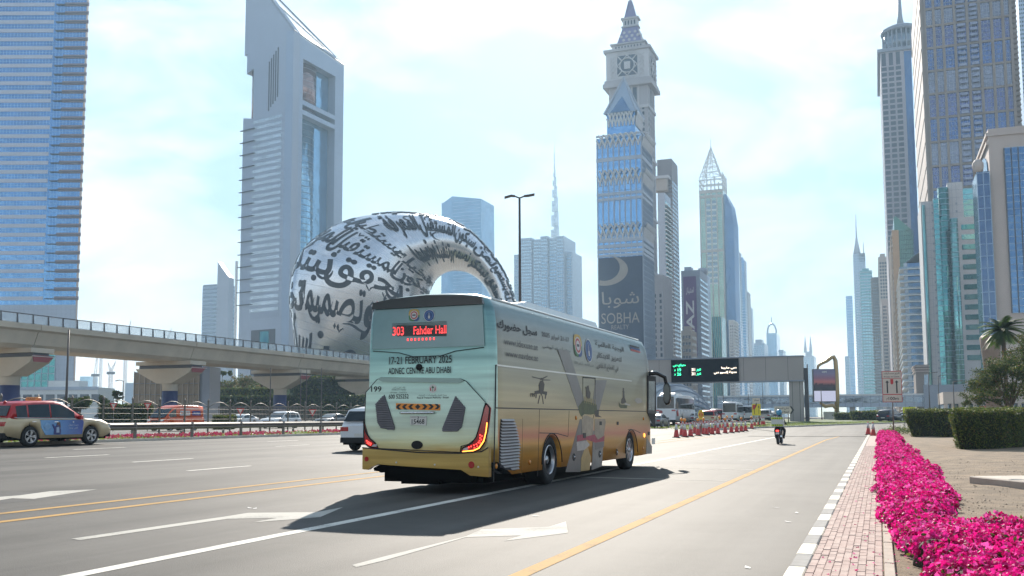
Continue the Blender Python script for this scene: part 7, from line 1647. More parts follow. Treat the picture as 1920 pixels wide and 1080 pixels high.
lettering(m, 'Keep in Lane', f3, -W2 * .78, W2 * .78, zb_ + Hs * .785, zb_ + Hs * .84, bold=.015); lettering(m, '\u0627\u0644\u0632\u0645 \u0645\u0633\u0627\u0631\u0643', f3, -W2 * .78, W2 * .8, zb_ + Hs * .87, zb_ + Hs * .96, bold=.015); lettering(m, '100m', f3, -W2 * .4, W2 * .62, zb_ + Hs * .07, zb_ + Hs * .17, bold=.015); lettering(m, '\u0645', f3, -W2 * .62, -W2 * .48, zb_ + Hs * .06, zb_ + Hs * .13, bold=.015); m.build('sign_print', INK, k, fix=False)
m = MB(); m.poly([f3(-.15 * W2, zb_ + Hs * .74), f3(.15 * W2, zb_ + Hs * .74), f3(.15 * W2, zb_ + Hs * .60), f3(0, zb_ + Hs * .56), f3(-.15 * W2, zb_ + Hs * .60)]); m.build('sign_marker', SRED, k, fix=False); postm(k, 0, zt - .1, .05)
# yellow lane board with plate above
g = ground(1419, 800); bd = thing('lane_board', 'yellow lane closure board with red corner and black arrows above cones', 'sign', (g.x, g.y, gz(g.x, g.y)), THETA - R_(14)); Zs = g.dot(_f0); s_ = Zs / 1817; zz = lambda py: CAMH + (782.3 - py) * s_ - bd.location.z
y0, y1, w_ = zz(779), zz(757.5), 8 * s_; sign_face(bd, -w_, w_, y0, y1, SGY); sign_face(bd, -w_ * .85, w_ * .9, zz(757), zz(746.5), SGN, 'upper_plate')
m = MB(); m.poly([f3(-w_ * .85, y0 + (y1 - y0) * .45), f3(-w_ * .05, y0 + (y1 - y0) * .70), f3(-w_ * .05, y1 - .1), f3(-w_ * .85, y1 - .1)]); m.build('red_field', SRED, bd, fix=False)
m = MB()
for x in (.55 * w_,): m.poly([f3(x - .05 * w_, y0 + .15), f3(x + .05 * w_, y0 + .15), f3(x + .05 * w_, y1 - .35), f3(x - .05 * w_, y1 - .35)]); m.poly([f3(x - .18 * w_, y1 - .4), f3(x + .18 * w_, y1 - .4), f3(x, y1 - .12)])
m.poly([f3(-.5 * w_, y0 + .15), f3(-.38 * w_, y0 + .15), f3(-.38 * w_, y0 + .6), f3(-.02 * w_, y0 + 1.1), f3(-.1 * w_, y0 + 1.2), f3(-.5 * w_, y0 + .65)]); m.poly([f3(-.2 * w_, y0 + 1.2), f3(.1 * w_, y0 + .95), f3(.12 * w_, y0 + 1.4)])
lettering(m, '\u0645\u0633\u0627\u0631', lambda x, z: (x, -.034, z), -w_ * .5, w_ * .6, zz(753), zz(748), bold=.02); m.build('sign_print', INK, bd, fix=False); postm(bd, -w_ * .6, y1, .06); postm(bd, w_ * .6, y1, .06)
# yellow diamond-ended marker
g = ground(1315, 813); hz = thing('hazard_marker', 'tall yellow hexagonal marker sign with red double arrow among the cones', 'sign', (g.x, g.y, gz(g.x, g.y)), THETA - R_(10)); s_ = g.dot(_f0) / 1817; zz = lambda py: CAMH + (782.5 - py) * s_ - hz.location.z; w_ = 4.9 * s_
m = MB(); m.slab([(-w_ * .5, 0, zz(786.5)), (w_ * .5, 0, zz(786.5)), (w_, 0, zz(780.5)), (w_, 0, zz(774)), (w_ * .5, 0, zz(768.8)), (-w_ * .5, 0, zz(768.8)), (-w_, 0, zz(774)), (-w_, 0, zz(780.5))], (0, -.03, 0)); m.build('plate', SGY, hz)
m = MB(); c = zz(777.3); m.poly([f3(-w_ * .8, c), f3(-w_ * .15, c - .3), f3(-w_ * .15, c + .3)]); m.poly([f3(w_ * .8, c), f3(w_ * .15, c - .3), f3(w_ * .15, c + .3)]); m.build('double_arrow', SRED, hz, fix=False); postm(hz, 0, zz(770), .06)
# service road pointer
g = ground(1462, 795); sr = thing('service_road_sign', 'cream service road sign with arrow end behind the motorcyclist', 'sign', (g.x, g.y, gz(g.x, g.y)), THETA - R_(12)); s_ = g.dot(_f0) / 1817; zz = lambda py: CAMH + (782 - py) * s_ - sr.location.z; xx = lambda px: (px - 1462) * s_
a, b, z0, z1 = xx(1453), xx(1488), zz(776), zz(762); m = MB(); m.slab([(a, 0, z0), (xx(1483), 0, z0), (b, 0, (z0 + z1) / 2), (xx(1483), 0, z1), (a, 0, z1)], (0, -.03, 0)); m.build('plate', SGN, sr)
m = MB(); d = z1 - z0; m.poly([f3(xx(1481), z0), f3(xx(1484), z0), f3(b + .05, z0 + d / 2), f3(xx(1484), z1), f3(xx(1481), z1), f3(xx(1485), z0 + d / 2)]); lettering(m, 'Service Road', f3, xx(1455), xx(1479), z0 + d * .12, z0 + d * .40, bold=.015); lettering(m, '\u0634\u0627\u0631\u0639 \u0627\u0644\u062e\u062f\u0645\u0627\u062a', f3, xx(1455), xx(1479), z0 + d * .52, z0 + d * .88, bold=.015); m.build('sign_print', INK, sr, fix=False); postm(sr, xx(1459), z1, .06); postm(sr, xx(1478), z1, .06)
# small triangular signs behind the fence
for px, py, lb in ((213, 762, 'red triangle sign on a thin post left of the orange van'), (277, 762, 'red triangle sign just left of the orange van roof'), (451, 772, 'red triangle sign before the grey gate'), (586, 774, 'red triangle sign above the grey saloon')):
    p = atZ(px, py, 84); t = thing('warning_sign', lb, 'sign', (p.x, p.y, gz(p.x, p.y)), THETA); z = p.z - t.location.z; m = MB(); m.slab([(-.35, 0, z + .3), (.35, 0, z + .3), (0, 0, z - .35)], (0, -.03, 0)); m.build('plate', SRED, t); m = MB(); m.slab([(-.19, -.031, z + .21), (.19, -.031, z + .21), (0, -.031, z - .17)], (0, -.008, 0)); m.build('plate_centre', SGN, t); postm(t, 0, z, .035)
# yellow board behind the hedge
p = atZ(1705, 769, 100); t = thing('yellow_board', 'plain bright yellow board standing behind the left hedge', 'sign', (p.x, p.y, gz(p.x, p.y)), THETA); z = p.z - t.location.z; sign_face(t, -.68, .64, z - .32, z + .32, M('board_lime', (.60, .62, .02), .5, 0, .05, 2)); postm(t, -.5, z, .04); postm(t, .5, z, .04)
# digital billboard with a curled golden frame
Zb = 172; p = atZ(1547, 780, Zb); bb = thing('digital_billboard', 'digital billboard with dusk skyline picture on a curled gold frame', 'billboard', (p.x, p.y, gz(p.x, p.y)), THETA); s_ = Zb / 1817; xx = lambda px: (px - 1547) * s_; zz = lambda py: CAMH + (781.6 - py) * s_ - bb.location.z
GF = M('gold_frame', (.36, .25, .13), .4, .5, .1, .5)
m = MB(); m.box((xx(1526), -.3, zz(754)), (xx(1568), .3, zz(692))); m.build('cabinet', C_DARK, bb); PUR = M('screen_dusk', (.10, .05, .09), .4, 0, 0, emit=.10); n, l, b = nd(PUR); tn = n.new('ShaderNodeTexCoord'); spn = n.new('ShaderNodeSeparateXYZ'); l.new(tn.outputs['Object'], spn.inputs[0]); mrn = n.new('ShaderNodeMapRange'); mrn.inputs[1].default_value = zz(733); mrn.inputs[2].default_value = zz(693); l.new(spn.outputs['Z'], mrn.inputs[0]); crn = n.new('ShaderNodeValToRGB'); e = crn.color_ramp.elements; e[0].color = (.01, .01, .02, 1); e[1].color = (.09, .09, .17, 1); e.new(.25).color = (.02, .015, .03, 1); e.new(.42).color = (.30, .09, .09, 1); e.new(.6).color = (.16, .07, .12, 1); e.new(.8).color = (.12, .10, .18, 1); l.new(mrn.outputs[0], crn.inputs['Fac']); l.new(crn.outputs['Color'], b.inputs['Base Color']); l.new(crn.outputs['Color'], b.inputs['Emission Color'])
m = MB(); m.box((xx(1527), -.34, zz(732)), (xx(1567), -.3, zz(693))); sc_ = m.build('screen', PUR, bb)
m = MB(); x = 1529
while x < 1566: h = random.uniform(2, 9); m.box((xx(x), -.36, zz(726)), (xx(x + 1.6), -.342, zz(726 - h))); x += random.uniform(1.2, 3)
m.build('screen_skyline', M('screen_dark', (.03, .015, .03), .4, 0, 0, emit=.1), sc_); m = MB(); lettering(m, 'HM', lambda a, b: (a, -.36, b), xx(1543), xx(1551), zz(699.5), zz(695.5)); m.build('screen_text', PLW, sc_, fix=False)
m = MB(); m.box((xx(1527), -.34, zz(752.5)), (xx(1567), -.3, zz(733))); lo = m.build('lower_panel', M('screen_white', (.55, .52, .66), .4, 0, 0, emit=.2), bb); 
m = MB(); P = [(1569, 775), (1571, 740), (1571, 700), (1570, 676), (1567, 669), (1561, 671), (1553, 677), (1544, 681), (1537, 686), (1536, 692)]; m.tube([(xx(a), 0, zz(b)) for a, b in P], [.42, .42, .42, .40, .38, .36, .32, .28, .25, .2], 8); m.build('curled_frame', GF, bb); m = MB(); m.tube([(xx(1538), 0, zz(755)), (xx(1548), 0, zz(762)), (xx(1562), 0, zz(760)), (xx(1571), 0, zz(768))], [.2, .35, .3, .4], 8); m.build('frame_scroll', GF, bb); m = MB(); m.box((xx(1545), -.3, -1), (xx(1569), .3, zz(772))); m.build('plinth', CONC, bb)

# ---- metro station shell and footbridge
Zm = 330; p = atZ(1300, 780, Zm); ms = thing('metro_station', 'silver shell roofed metro station behind the gantry', 'station', (p.x, p.y, 0), THETA); s_ = Zm / 1817; SHL = M('shell_metal', (.17, .175, .20), .4, .5, .1, .2)
m = MB(); xr = (1352 - 1300) * s_; xl = (1215 - 1300) * s_; H_ = (783 - 706) * s_ + 1.4; rings = []
for k_ in range(13):
    t = k_ / 12; y = -8 + 60 * t; sc = math.sin(math.pi * (.10 + .55 * t)) ** .7; xm = (xl + xr) / 2; hw_ = (xr - xl) / 2; rings.append([(xm + hw_ * (.55 + .45 * sc) * math.cos(q), y, -1 + (H_ * sc) * math.sin(q)) for q in [math.pi * i / 20 for i in range(21)]])
m.loft(rings, smooth=True, closed=False, cap=False); sh = m.build('shell_roof', SHL, ms)
for k_ in (0, 1, 3, 5, 7): m = MB(); m.tube(rings[k_], .5, 5); m.build('shell_rib', C_MID, ms)
m = MB(); m.loft([[(x, y + .6, max(-1, z - .4)) for x, y, z in rings[0]], [(x, y + .9, max(-1, z - .4)) for x, y, z in rings[0]]]); m.build('end_glazing', G_GREY, ms)
m = MB()
for x in np.linspace(xl + 2, xr - 2, 16): m.box((x - .12, -7.7, 0), (x + .12, -7.3, H_ * .55))
for z in (4, 8): m.box((xl + 1, -7.7, z), (xr - 1, -7.4, z + .25))
tag(m.build('glazing_bar', C_MID, ms, fix=False), kind='stuff')
pa = atZ(1345, 745, 320); fb_ = thing('footbridge', 'long grey enclosed footbridge crossing the highway beyond the gantry', 'footbridge', (pa.x, pa.y, 0)); L_ = atZ(1690, 745, 320).x - pa.x + 30; zt = pa.z; zb_ = atZ(1345, 765, 320).z
m = MB(); m.box((0, 0, zb_), (L_, 5, zt)); m.build('deck', C_GREY, fb_); m = MB(); m.box((0, -.3, zt), (L_, 5.3, zt + .5)); m.build('roof_edge', C_WHITE, fb_); m = MB(); m.box((0, -.1, zb_ + (zt - zb_) * .35), (L_, .1, zb_ + (zt - zb_) * .85)); m.build('window_band', G_GREY, fb_)
for x in np.arange(8, L_, 17): m = MB(); m.box((x - .8, 1, -1), (x + .8, 4, zb_)); m.build('support', CONC, fb_)
m = MB()
for x in np.arange(0, L_, 2.5): m.box((x - .1, -.16, zb_), (x + .1, -.08, zt))
tag(m.build('window_mullion', C_MID, fb_, fix=False), kind='stuff'); m = MB(); m.box((L_ - 24, -4, -1), (L_ - 6, 8, zt + 3)); m.build('stair_tower', C_MID, fb_)
# low walls, left background buildings and cranes
p = atZ(250, 780, 175); w = thing('stone_wall', 'tall slatted stone wall standing behind the metro pier', 'wall', (p.x, p.y, 0), THETA); s_ = 175 / 1817; WX = (393 - 250) * s_; WH = CAMH + (786 - 697) * s_; SW = M('stone_tan', (.27, .215, .16), .85, 0, .25, .8); m = MB(); m.box((0, 0, -1), (WX - 1, 6, WH)); m.build('wall_core', C_MID, w); m = MB(); m.box((WX - 1.3, -.5, -1), (WX, 6, WH + 1)); m.build('end_pier', C_MID, w)
sl0 = None
for i in range(12):
    for j in range(5):
        if sl0 is None: mm = MB(); mm.bbox((-.48, -.16, 0), (.48, 0, WH / 5 - .12), .03); sl0 = mm.build('stone_panel', SW, w); o = sl0
        else: o = sl0.copy(); COL.objects.link(o)
        o.location = (.6 + i * (WX - 2) / 12, -.02 - .06 * (i % 2), j * WH / 5)
m = MB()
for i in range(13): x = .05 + i * (WX - 2) / 12; m.box((x - .05, -.36, -1), (x + .05, -.02, WH + .1))
m.build('wall_rib', C_BEIGE, w)
p = atZ(-60, 780, 330); bl_ = thing('low_office', 'low white office with a row of dark square windows below the viaduct', 'building', (p.x, p.y, 0), THETA); s_ = 330 / 1817; BW = (182 + 60) * s_; BH = CAMH + (788 - 727) * s_; m = MB(); m.box((0, 0, -1), (BW, 14, BH)); m.build('wall', C_WHITE, bl_)
for i in range(11): x0 = 3 + i * BW / 11.3; m = MB(); m.box((x0, -.25, BH - 5.0), (x0 + 2.9, .1, BH - 2.4)); fr = m.build('window', G_DARK, bl_); m = MB(); m.box((x0, -.5, BH - 5.7), (x0 + 3.0, -.1, BH - 5.1)); m.build('window_sill', C_WHITE, fr)
m = MB(); m.box((BW * .58, 3, BH), (BW * .82, 10, BH + 2.4)); m.build('roof_plant', C_WHITE, bl_); m = MB(); m.box((-.2, -.3, BH - .9), (BW + .2, .2, BH + .2)); m.build('parapet', C_GREY, bl_)
CRN = M('crane_white', (.55, .48, .44), .6, 0, .2, .1)
def crane(label, px, py_top, py_base, jib, Z=1100):
    p = atZ(px, 780, Z); s_ = Z / 1817; t = thing('tower_crane', label, 'crane', (p.x, p.y, 0), THETA); zz = lambda y: CAMH + (786 - y) * s_; zt = zz(py_top); r = 1.5; m = MB()
    for a in (-r, r):
        for b in (-r, r): m.tube([(a, b, 0), (a, b, zt)], .35, 4, smooth=False)
    z = 0
    while z < zt - 4: m.tube([(-r, -r, z), (r, -r, z + 4)], .22, 4, smooth=False); m.tube([(r, -r, z), (-r, -r, z + 4)], .22, 4, smooth=False); z += 4
    m.build('mast', CRN, t)
    for (dx, y) in jib:
        e = Vector((dx * s_, 0, zz(y))); b0 = Vector((0, 0, zt)); m = MB(); n = (e - b0); off = Vector((n.z, 0, -n.x)).normalized() * 1.3
        m.tube([b0 - off, e], .3, 4, smooth=False); m.tube([b0 + off, e], .3, 4, smooth=False)
        for k_ in range(8): a, b = b0.lerp(e, k_ / 8), b0.lerp(e, (k_ + 1) / 8); f_ = 1 - k_ / 8; m.tube([a - off * f_, b + off * f_ * .9], .2, 4, smooth=False)
        m.build('jib', CRN, t)
    m = MB(); m.box((-4, -2, zt - 3), (4, 2, zt)); m.build('cab', C_DARK, t)
crane('pinkish tower crane with raised jib left of the viaduct gap', 176, 700, 780, [(4, 640)]); crane('white tower crane with two raised jibs in the viaduct gap', 205, 696, 780, [(-6, 678), (9, 676)]); crane('distant crane jib poking above the viaduct rail', 232, 640, 780, [(8, 598)], 1300); crane('faint crane jib above the viaduct right of the others', 308, 640, 780, [(10, 612)], 1400); crane('smallest crane jib above the viaduct rail at the tower edge', 186, 640, 780, [(4, 610)], 1500)
T = Tower('far_block', 'pale blue hazy block below the viaduct between the cranes', 'building', 150, 168, 706, 1500, rz=THETA, D=30, body=G_PALE); T = Tower('far_block', 'small grey hazy block left of the stone wall', 'building', 235, 250, 718, 900, rz=THETA, D=30, body=C_STEEL)
# grey gate behind the fence
p = atZ(408, 780, 130); gt = thing('slatted_gate', 'long grey slatted gate behind the white suv', 'gate', (p.x, p.y, 0), THETA); s_ = 130 / 1817; GWd = (600 - 408) * s_; GH = CAMH + (785 - 761) * s_; m = MB(); m.box((0, 0, GH - .15), (GWd, .12, GH)); m.box((0, 0, 0), (GWd, .12, .2)); m.build('gate_rail', FG, gt); g0 = None
for i in range(70):
    if g0 is None: m = MB(); m.box((-.035, .02, .2), (.035, .1, GH - .15)); g0 = m.build('gate_slat', FG, gt); o = g0
    else: o = g0.copy(); COL.objects.link(o)
    o.location = (.1 + i * GWd / 70, 0, 0)
# concrete slab on the sand
cs = [ground(1817, 905, .1), ground(1960, 903, .1), ground(1960, 921, .1), ground(1824, 921, .1)]; t = thing('concrete_slab', 'flat concrete manhole slab lying on the sand beside the flowers', 'slab', (cs[0].x, cs[0].y, ZP - .02)); m = MB(); a = cs[0]; ex = (cs[1] - cs[0]).normalized(); ey = Vector((-ex.y, ex.x, 0)); Mx = Matrix(((ex.x, ey.x, 0, 0), (ex.y, ey.y, 0, 0), (0, 0, 1, 0), (0, 0, 0, 1))); L_ = (cs[1] - cs[0]).length; m.bbox((0, -(cs[3] - cs[0]).length, -.05), (L_, 0, .13), .02, mat=Mx); m.build('slab', M('slab_concrete', (.42, .36, .30), .85, 0, .15, 3, bump=.2), t)
for k_ in (.12, .5): m = MB(); m.lathe([(.16, .125), (.16, .137), (.12, .137), (.12, .131), (.001, .131)], 16, c=tuple(Mx @ Vector((L_ * k_, -(cs[3] - cs[0]).length * .5, 0)))); m.build('lifting_ring', CONC, t)
# ================================================================== PLANTS
def leaf_mat(name, col, tr=.35, rough=.55):
    if name in MATS: return MATS[name]
    m = bpy.data.materials.new(name); m.use_nodes = True; MATS[name] = m; n, l, b = nd(m); b.inputs['Base Color'].default_value = (*col, 1); b.inputs['Roughness'].default_value = rough; b.inputs['Specular IOR Level'].default_value = .25
    t = n.new('ShaderNodeBsdfTranslucent'); t.inputs['Color'].default_value = (*[min(1, c * 1.3) for c in col], 1); mx = n.new('ShaderNodeMixShader'); mx.inputs[0].default_value = tr
    l.new(b.outputs[0], mx.inputs[1]); l.new(t.outputs[0], mx.inputs[2]); l.new(mx.outputs[0], n['Material Output'].inputs['Surface']); return m
LV = [leaf_mat('leaf_mid', (.055, .085, .018)), leaf_mat('leaf_light', (.13, .15, .028)), leaf_mat('leaf_dark', (.028, .048, .012)), leaf_mat('leaf_dry', (.16, .10, .04))]
def scatter_leaves(name, P, size, mats, probs, parent=None, N=None, aspect=.5, kind=None):
    P = np.asarray(P, float); n = len(P); a = rng.normal(size=(n, 3))
    if N is not None: a = a * .8 + N * 1.0
    a /= np.linalg.norm(a, axis=1)[:, None]; b = np.cross(a, rng.normal(size=(n, 3))); b /= np.linalg.norm(b, axis=1)[:, None]; c = np.cross(a, b)
    s = (size * rng.uniform(.6, 1.3, n))[:, None]
    V = np.stack([P - b * s, P + c * s * aspect + a * s * .15, P + b * s, P - c * s * aspect + a * s * .15], 1).reshape(-1, 3); F = np.arange(4 * n).reshape(n, 4)
    o = np_mesh(name, V, F, mats, rng.choice(len(mats), n, p=probs), False, parent)
    return tag(o, kind=kind)
HC = M('hedge_core', (.018, .022, .008), .95, 0, .3, 3)
def hedge(label, corners, h, loc=None, dens=900, size=.035, name='hedge', probs=(.40, .34, .20, .06), lean=.0, jitter=.09):
    """clipped hedge: footprint polygon (world), height above ground"""
    c = sum((Vector((p[0], p[1], 0)) for p in corners), Vector((0, 0, 0))) / len(corners); z0 = loc if loc is not None else gz(c.x, c.y); t = thing(name, label, 'hedge', (c.x, c.y, z0))
    n = len(corners); P0 = [Vector((p[0] - c.x, p[1] - c.y, 0)) for p in corners]
    # round the footprint a little
    P = []
    for i in range(n):
        a, b, d = P0[i - 1], P0[i], P0[(i + 1) % n]; P += [b.lerp(a, .2), b.lerp(a, .07).lerp(b.lerp(d, .07), .5), b.lerp(d, .2)]
    rings = [[p * (k * (1 - .0)) + Vector((0, 0, z)) for p in P] for k, z in ((.82, -.1), (.90, h * .35), (.95, h * .80), (.93, h * .95), (.6, h * .97))]
    m = MB(); m.loft(rings, smooth=False); m.build('core', HC, t)
    pts, nor = [], []; L = [(P[i], P[(i + 1) % len(P)]) for i in range(len(P))]; per = sum((b - a).length for a, b in L)
    for a, b in L:
        k = int(dens * (b - a).length * h); e = (b - a).normalized(); nn = Vector((e.y, -e.x, 0))
        for _ in range(k):
            q = a.lerp(b, random.random()); z = h * random.random() ** .9; s = (.84 + .16 * min(1, z / (h * .8))) * (1 - .06 * max(0, (z / h - .85) / .15)); d = random.uniform(-.08, jitter) + (random.random() < .05) * random.uniform(0, .14); w = .09 * math.sin(q.x * 3 + z * 2) * math.sin(q.y * 2.3)
            pts.append((q.x * s + nn.x * (d + w), q.y * s + nn.y * (d + w), z + random.uniform(-.03, .03))); nor.append((nn.x, nn.y, .2))
    area = abs(sum(a.x * b.y - b.x * a.y for a, b in L)) / 2; xs = [p.x for p in P]; ys = [p.y for p in P]
    def inside(x, y):
        r = False
        for a, b in L:
            if (a.y > y) != (b.y > y) and x < (b.x - a.x) * (y - a.y) / (b.y - a.y) + a.x: r = not r
        return r
    k = int(dens * area * 1.1); c_ = 0
    while c_ < k:
        x, y = random.uniform(min(xs), max(xs)), random.uniform(min(ys), max(ys))
        if inside(x, y): pts.append((x, y, h + .07 * math.sin(x * 2.2) * math.sin(y * 1.7) + random.uniform(-.07, jitter) + (random.random() < .06) * random.uniform(0, .14))); nor.append((0, 0, 1)); c_ += 1
    scatter_leaves('foliage', np.array(pts), size, LV, probs, t, np.array(nor), .55); return t
def quadpx(p): return [ground(*q, .09) for q in p]
# two dark hedges with sheared ends, and the long one at the right edge
A, B = ground(1694, 819, .09), ground(1772, 819, .09); hh = 1.50
sc_h = lambda g, top, base: (base - top) * g.dot(_f0) / 1817
hedge('dark clipped hedge left of the larger hedge, behind the lane sign post', [(A.x, A.y), (B.x + 1.2, B.y - .3), (B.x + 4.2, B.y + 6), (A.x + 1.0, A.y + 7)], sc_h(A, 770.5, 819), ZP - .03, 330, .055)
A, B = ground(1771, 843, .09), ground(1873, 842, .09)
hedge('large near hedge with a sloping cut end on the sand', [(A.x + .25, A.y), (B.x, B.y - .1), (B.x + 2.6, B.y + 5.5), (A.x + 1.2, A.y + 7.5)], sc_h(A, 770.5, 843), ZP - .03, 700, .04)
A, B = ground(1868, 836, .09), ground(2060, 832, .09)
hedge('long lighter hedge running off the right edge', [(A.x, A.y), (B.x, B.y - .4), (B.x + 2, B.y + 3.4), (A.x + 1.3, A.y + 3.6)], sc_h(A, 770, 836), ZP - .03, 600, .042, probs=(.36, .44, .14, .06))
# small bright plants at the foot of the hedge
for i, (px, py) in enumerate(((1877, 840), (1890, 838), (1915, 837))):
    g = ground(px, py, .09); t = thing('small_plant', ['bright green seedling at the hedge corner', 'second bright green seedling on the sand by the hedge', 'small green tuft at the right edge by the hedge'][i], 'plant', (g.x, g.y, ZP - .03)); pts = rng.normal(size=(160, 3)) * (.22, .2, .07) + (0, 0, .13); scatter_leaves('foliage', pts, .05, [leaf_mat('leaf_bright', (.16, .26, .03), .4), LV[1]], (.7, .3), t)
g = ground(1686, 812, .09); t = thing('small_plant', 'low green shrub between the flowers and the left hedge', 'plant', (g.x, g.y, ZP - .03)); pts = rng.normal(size=(900, 3)) * (.6, 1.2, .16) + (0, 0, .3); scatter_leaves('foliage', pts, .06, LV, (.5, .4, .1, 0), t)
# island hedges and grass
for i, (x0, x1, y0, y1, Z) in enumerate([(1562, 1600, 768.5, 782, 150), (1592, 1640, 767.5, 784.5, 143), (1628, 1655, 766, 783, 150)]):
    a, b = atZ(x0, 780, Z), atZ(x1, 780, Z); h = (y1 - y0) * Z / 1817; hedge(['round topped island hedge nearest the digital billboard', 'middle clipped hedge on the grass island', 'island hedge just left of the dark sport utility car'][i], [(a.x, a.y), (b.x, b.y), (b.x + 1, b.y + 4), (a.x + 1, a.y + 4)], h, None, 60, .14, probs=(.4, .45, .12, .03))
gp_ = []
for _ in range(9000):
    i = random.randrange(len(IS) - 1); f = random.random(); x = IS[i][0] + (IS[i + 1][0] - IS[i][0]) * f; y = IS[i][1] + (IS[i + 1][1] - IS[i][1]) * f; d = random.random() ** .8 * 9 + .2; x -= d * .75; y += d * .6; gp_.append((x, y, gz(x, y) + .14))
scatter_leaves('island_grass', np.array(gp_), .10, [leaf_mat('grass_a', (.14, .20, .03), .4), leaf_mat('grass_b', (.20, .22, .05), .4)], (.6, .4), None, None, .25, 'stuff')
# ---- trees
BARK = M('bark', (.10, .07, .045), .9, 0, .3, 3, bump=.5)
def tree(label, loc, trunk, limbs, clumps, n, size, probs, name='tree', flat=.45, cat_='tree', mats=None):
    """trunk: [(point, radius)], limbs: list of such, clumps: (x, y, z, r)"""
    t = thing(name, label, cat_, loc); m = MB(); m.tube([p for p, r in trunk], [r for p, r in trunk], 9); m.build('trunk', BARK, t)
    m = MB()
    for L in limbs: m.tube([p for p, r in L], [r for p, r in L], 6)
    if limbs: m.build('limbs', BARK, t)
    P = []
    W_ = np.array([c[3] ** 2 for c in clumps]); W_ = W_ / W_.sum()
    for (x, y, z, r), w in zip(clumps, W_):
        k = int(n * w); sub = rng.normal(size=(max(3, int(6 + r * 5)), 3)); sub /= np.linalg.norm(sub, axis=1)[:, None]; sub *= rng.uniform(.35, 1, (len(sub), 1))
        c = sub[rng.integers(0, len(sub), k)] * (r, r, r * flat) + rng.normal(size=(k, 3)) * (r * .17, r * .17, r * .10); P.append(c + (x, y, z))
    scatter_leaves('crown', np.concatenate(P), size, mats or LV, probs, t, None, .4); return t
# broad feathery tree at the right edge
Zt = 62; b = atZ(1889, 778, Zt); s_ = Zt / 1817; bx, by, bz = b.x, b.y, gz(b.x, b.y) + .0
def off(px, py, dz=0.): p = atZ(px, py, Zt + dz); return (p.x - bx, p.y - by, p.z - bz)
cl = [off(*q) + (r * 1.22,) for q, r in [((1822, 742, 0), .75), ((1838, 722, 1), .95), ((1860, 706, 0), 1.1), ((1846, 745, -1), .8), ((1876, 730, 1), 1.0), ((1890, 690, 0), 1.2), ((1905, 668, 1), 1.0), ((1918, 705, -1), 1.2), ((1900, 735, 0), 1.0), ((1935, 738, 1), 1.2), ((1940, 680, 0), 1.3), ((1960, 720, 0), 1.3), ((1925, 645, 1), .9), ((1812, 752, 0), .45), ((1868, 682, .5), .8), ((1975, 690, 0), 1.1)]]
tr_ = [((0, 0, -.2), .15), ((-.02, .02, .6), .125), ((.08, 0, 1.2), .11), ((.15, .02, 1.8), .10)]
lb = [[((.15, .02, 1.7), .09)] + [(tuple(Vector((.15, .02, 1.7)).lerp(Vector(c[:3]), k) + Vector((0, 0, .25 * math.sin(math.pi * k)))), .08 * (1 - k) + .012) for k in (.35, .7, 1.0)] for c in cl[::2]]
tree('broad feathery dark tree at the right edge behind the hedges', (bx, by, bz), tr_, lb, cl, 27000, .07, (.36, .14, .40, .10), flat=.62)
# palm behind it
Zp = 78; b = atZ(1888, 780, Zp); h = atZ(1888, 618, Zp).z - gz(b.x, b.y); t = thing('palm_tree', 'bushy green palm rising above the feathery tree', 'palm', (b.x, b.y, gz(b.x, b.y))); m = MB(); m.tube([(0, 0, -.2), (.05, 0, h * .5), (0, 0, h)], [.2, .16, .17], 10); m.build('trunk', BARK, t)
PL = [leaf_mat('palm_leaf', (.07, .12, .022), .35), leaf_mat('palm_leaf_dark', (.03, .055, .012), .3)]
for k in range(60):
    az = random.uniform(0, 6.28); el = random.uniform(-.5, 1.35); L_ = random.uniform(1.5, 2.0); m = MB(); pts = []
    for j in range(9): u = j / 8; r = L_ * u * math.cos(el * (1 - .3 * u)); pts.append(Vector((math.cos(az) * r, math.sin(az) * r, h + L_ * u * math.sin(el) - .75 * u * u)))
    m.tube(pts, [.025 * (1 - j / 9) + .004 for j in range(9)], 4)
    for j in range(1, 9):
        for s in (1, -1):
            for q in (0, .33, .66):
                p = pts[j - 1].lerp(pts[j], q); d = (pts[j] - pts[j - 1]).normalized(); sd_ = d.cross(Vector((0, 0, 1))).normalized() * s; e = p + sd_ * .46 * (1 - .5 * j / 9) + d * .22 - Vector((0, 0, .10)); m.add([tuple(p - d * .055), tuple(p + d * .055), tuple(e)], [(0, 1, 2)])
    m.build('frond', PL[k % 2], t, fix=False)
# trees and hedges on the left under the viaduct
def bush_tree(label, px, py_top, py_base, wpx, Z, probs, n=2600, size=.16, name='tree', cat_='tree'):
    b = atZ(px, 780, Z); s_ = Z / 1817; z0 = gz(b.x, b.y); H_ = CAMH + (785 - py_top) * s_ - z0; w = wpx * s_ / 2; zb_ = CAMH + (785 - py_base) * s_ - z0
    cl = [(random.uniform(-.6, .6) * w, random.uniform(-.5, .5) * w, zb_ + (H_ - zb_) * random.uniform(.25, .8), w * random.uniform(.35, .6)) for _ in range(7)]
    r = max(.08, w * .07); return tree(label, (b.x, b.y, z0), [((0, 0, -.2), r), ((0, 0, max(.3, zb_ + (H_ - zb_) * .3)), r * .7)], [[((0, 0, max(.2, zb_)), r * .6), (c[:3], r * .2)] for c in cl[:4]], cl, n, size, probs, name, .75, cat_)
DKP = (.35, .10, .50, .05); MDP = (.45, .3, .2, .05)
bush_tree('round dark tree beside the small lamp, left of the stone wall', 219, 729, 752, 22, 150, DKP); bush_tree('dark bushy tree below the viaduct at the left', 150, 742, 770, 60, 110, DKP, 4000); bush_tree('dark tree just left of the round tree', 195, 738, 765, 30, 120, DKP)
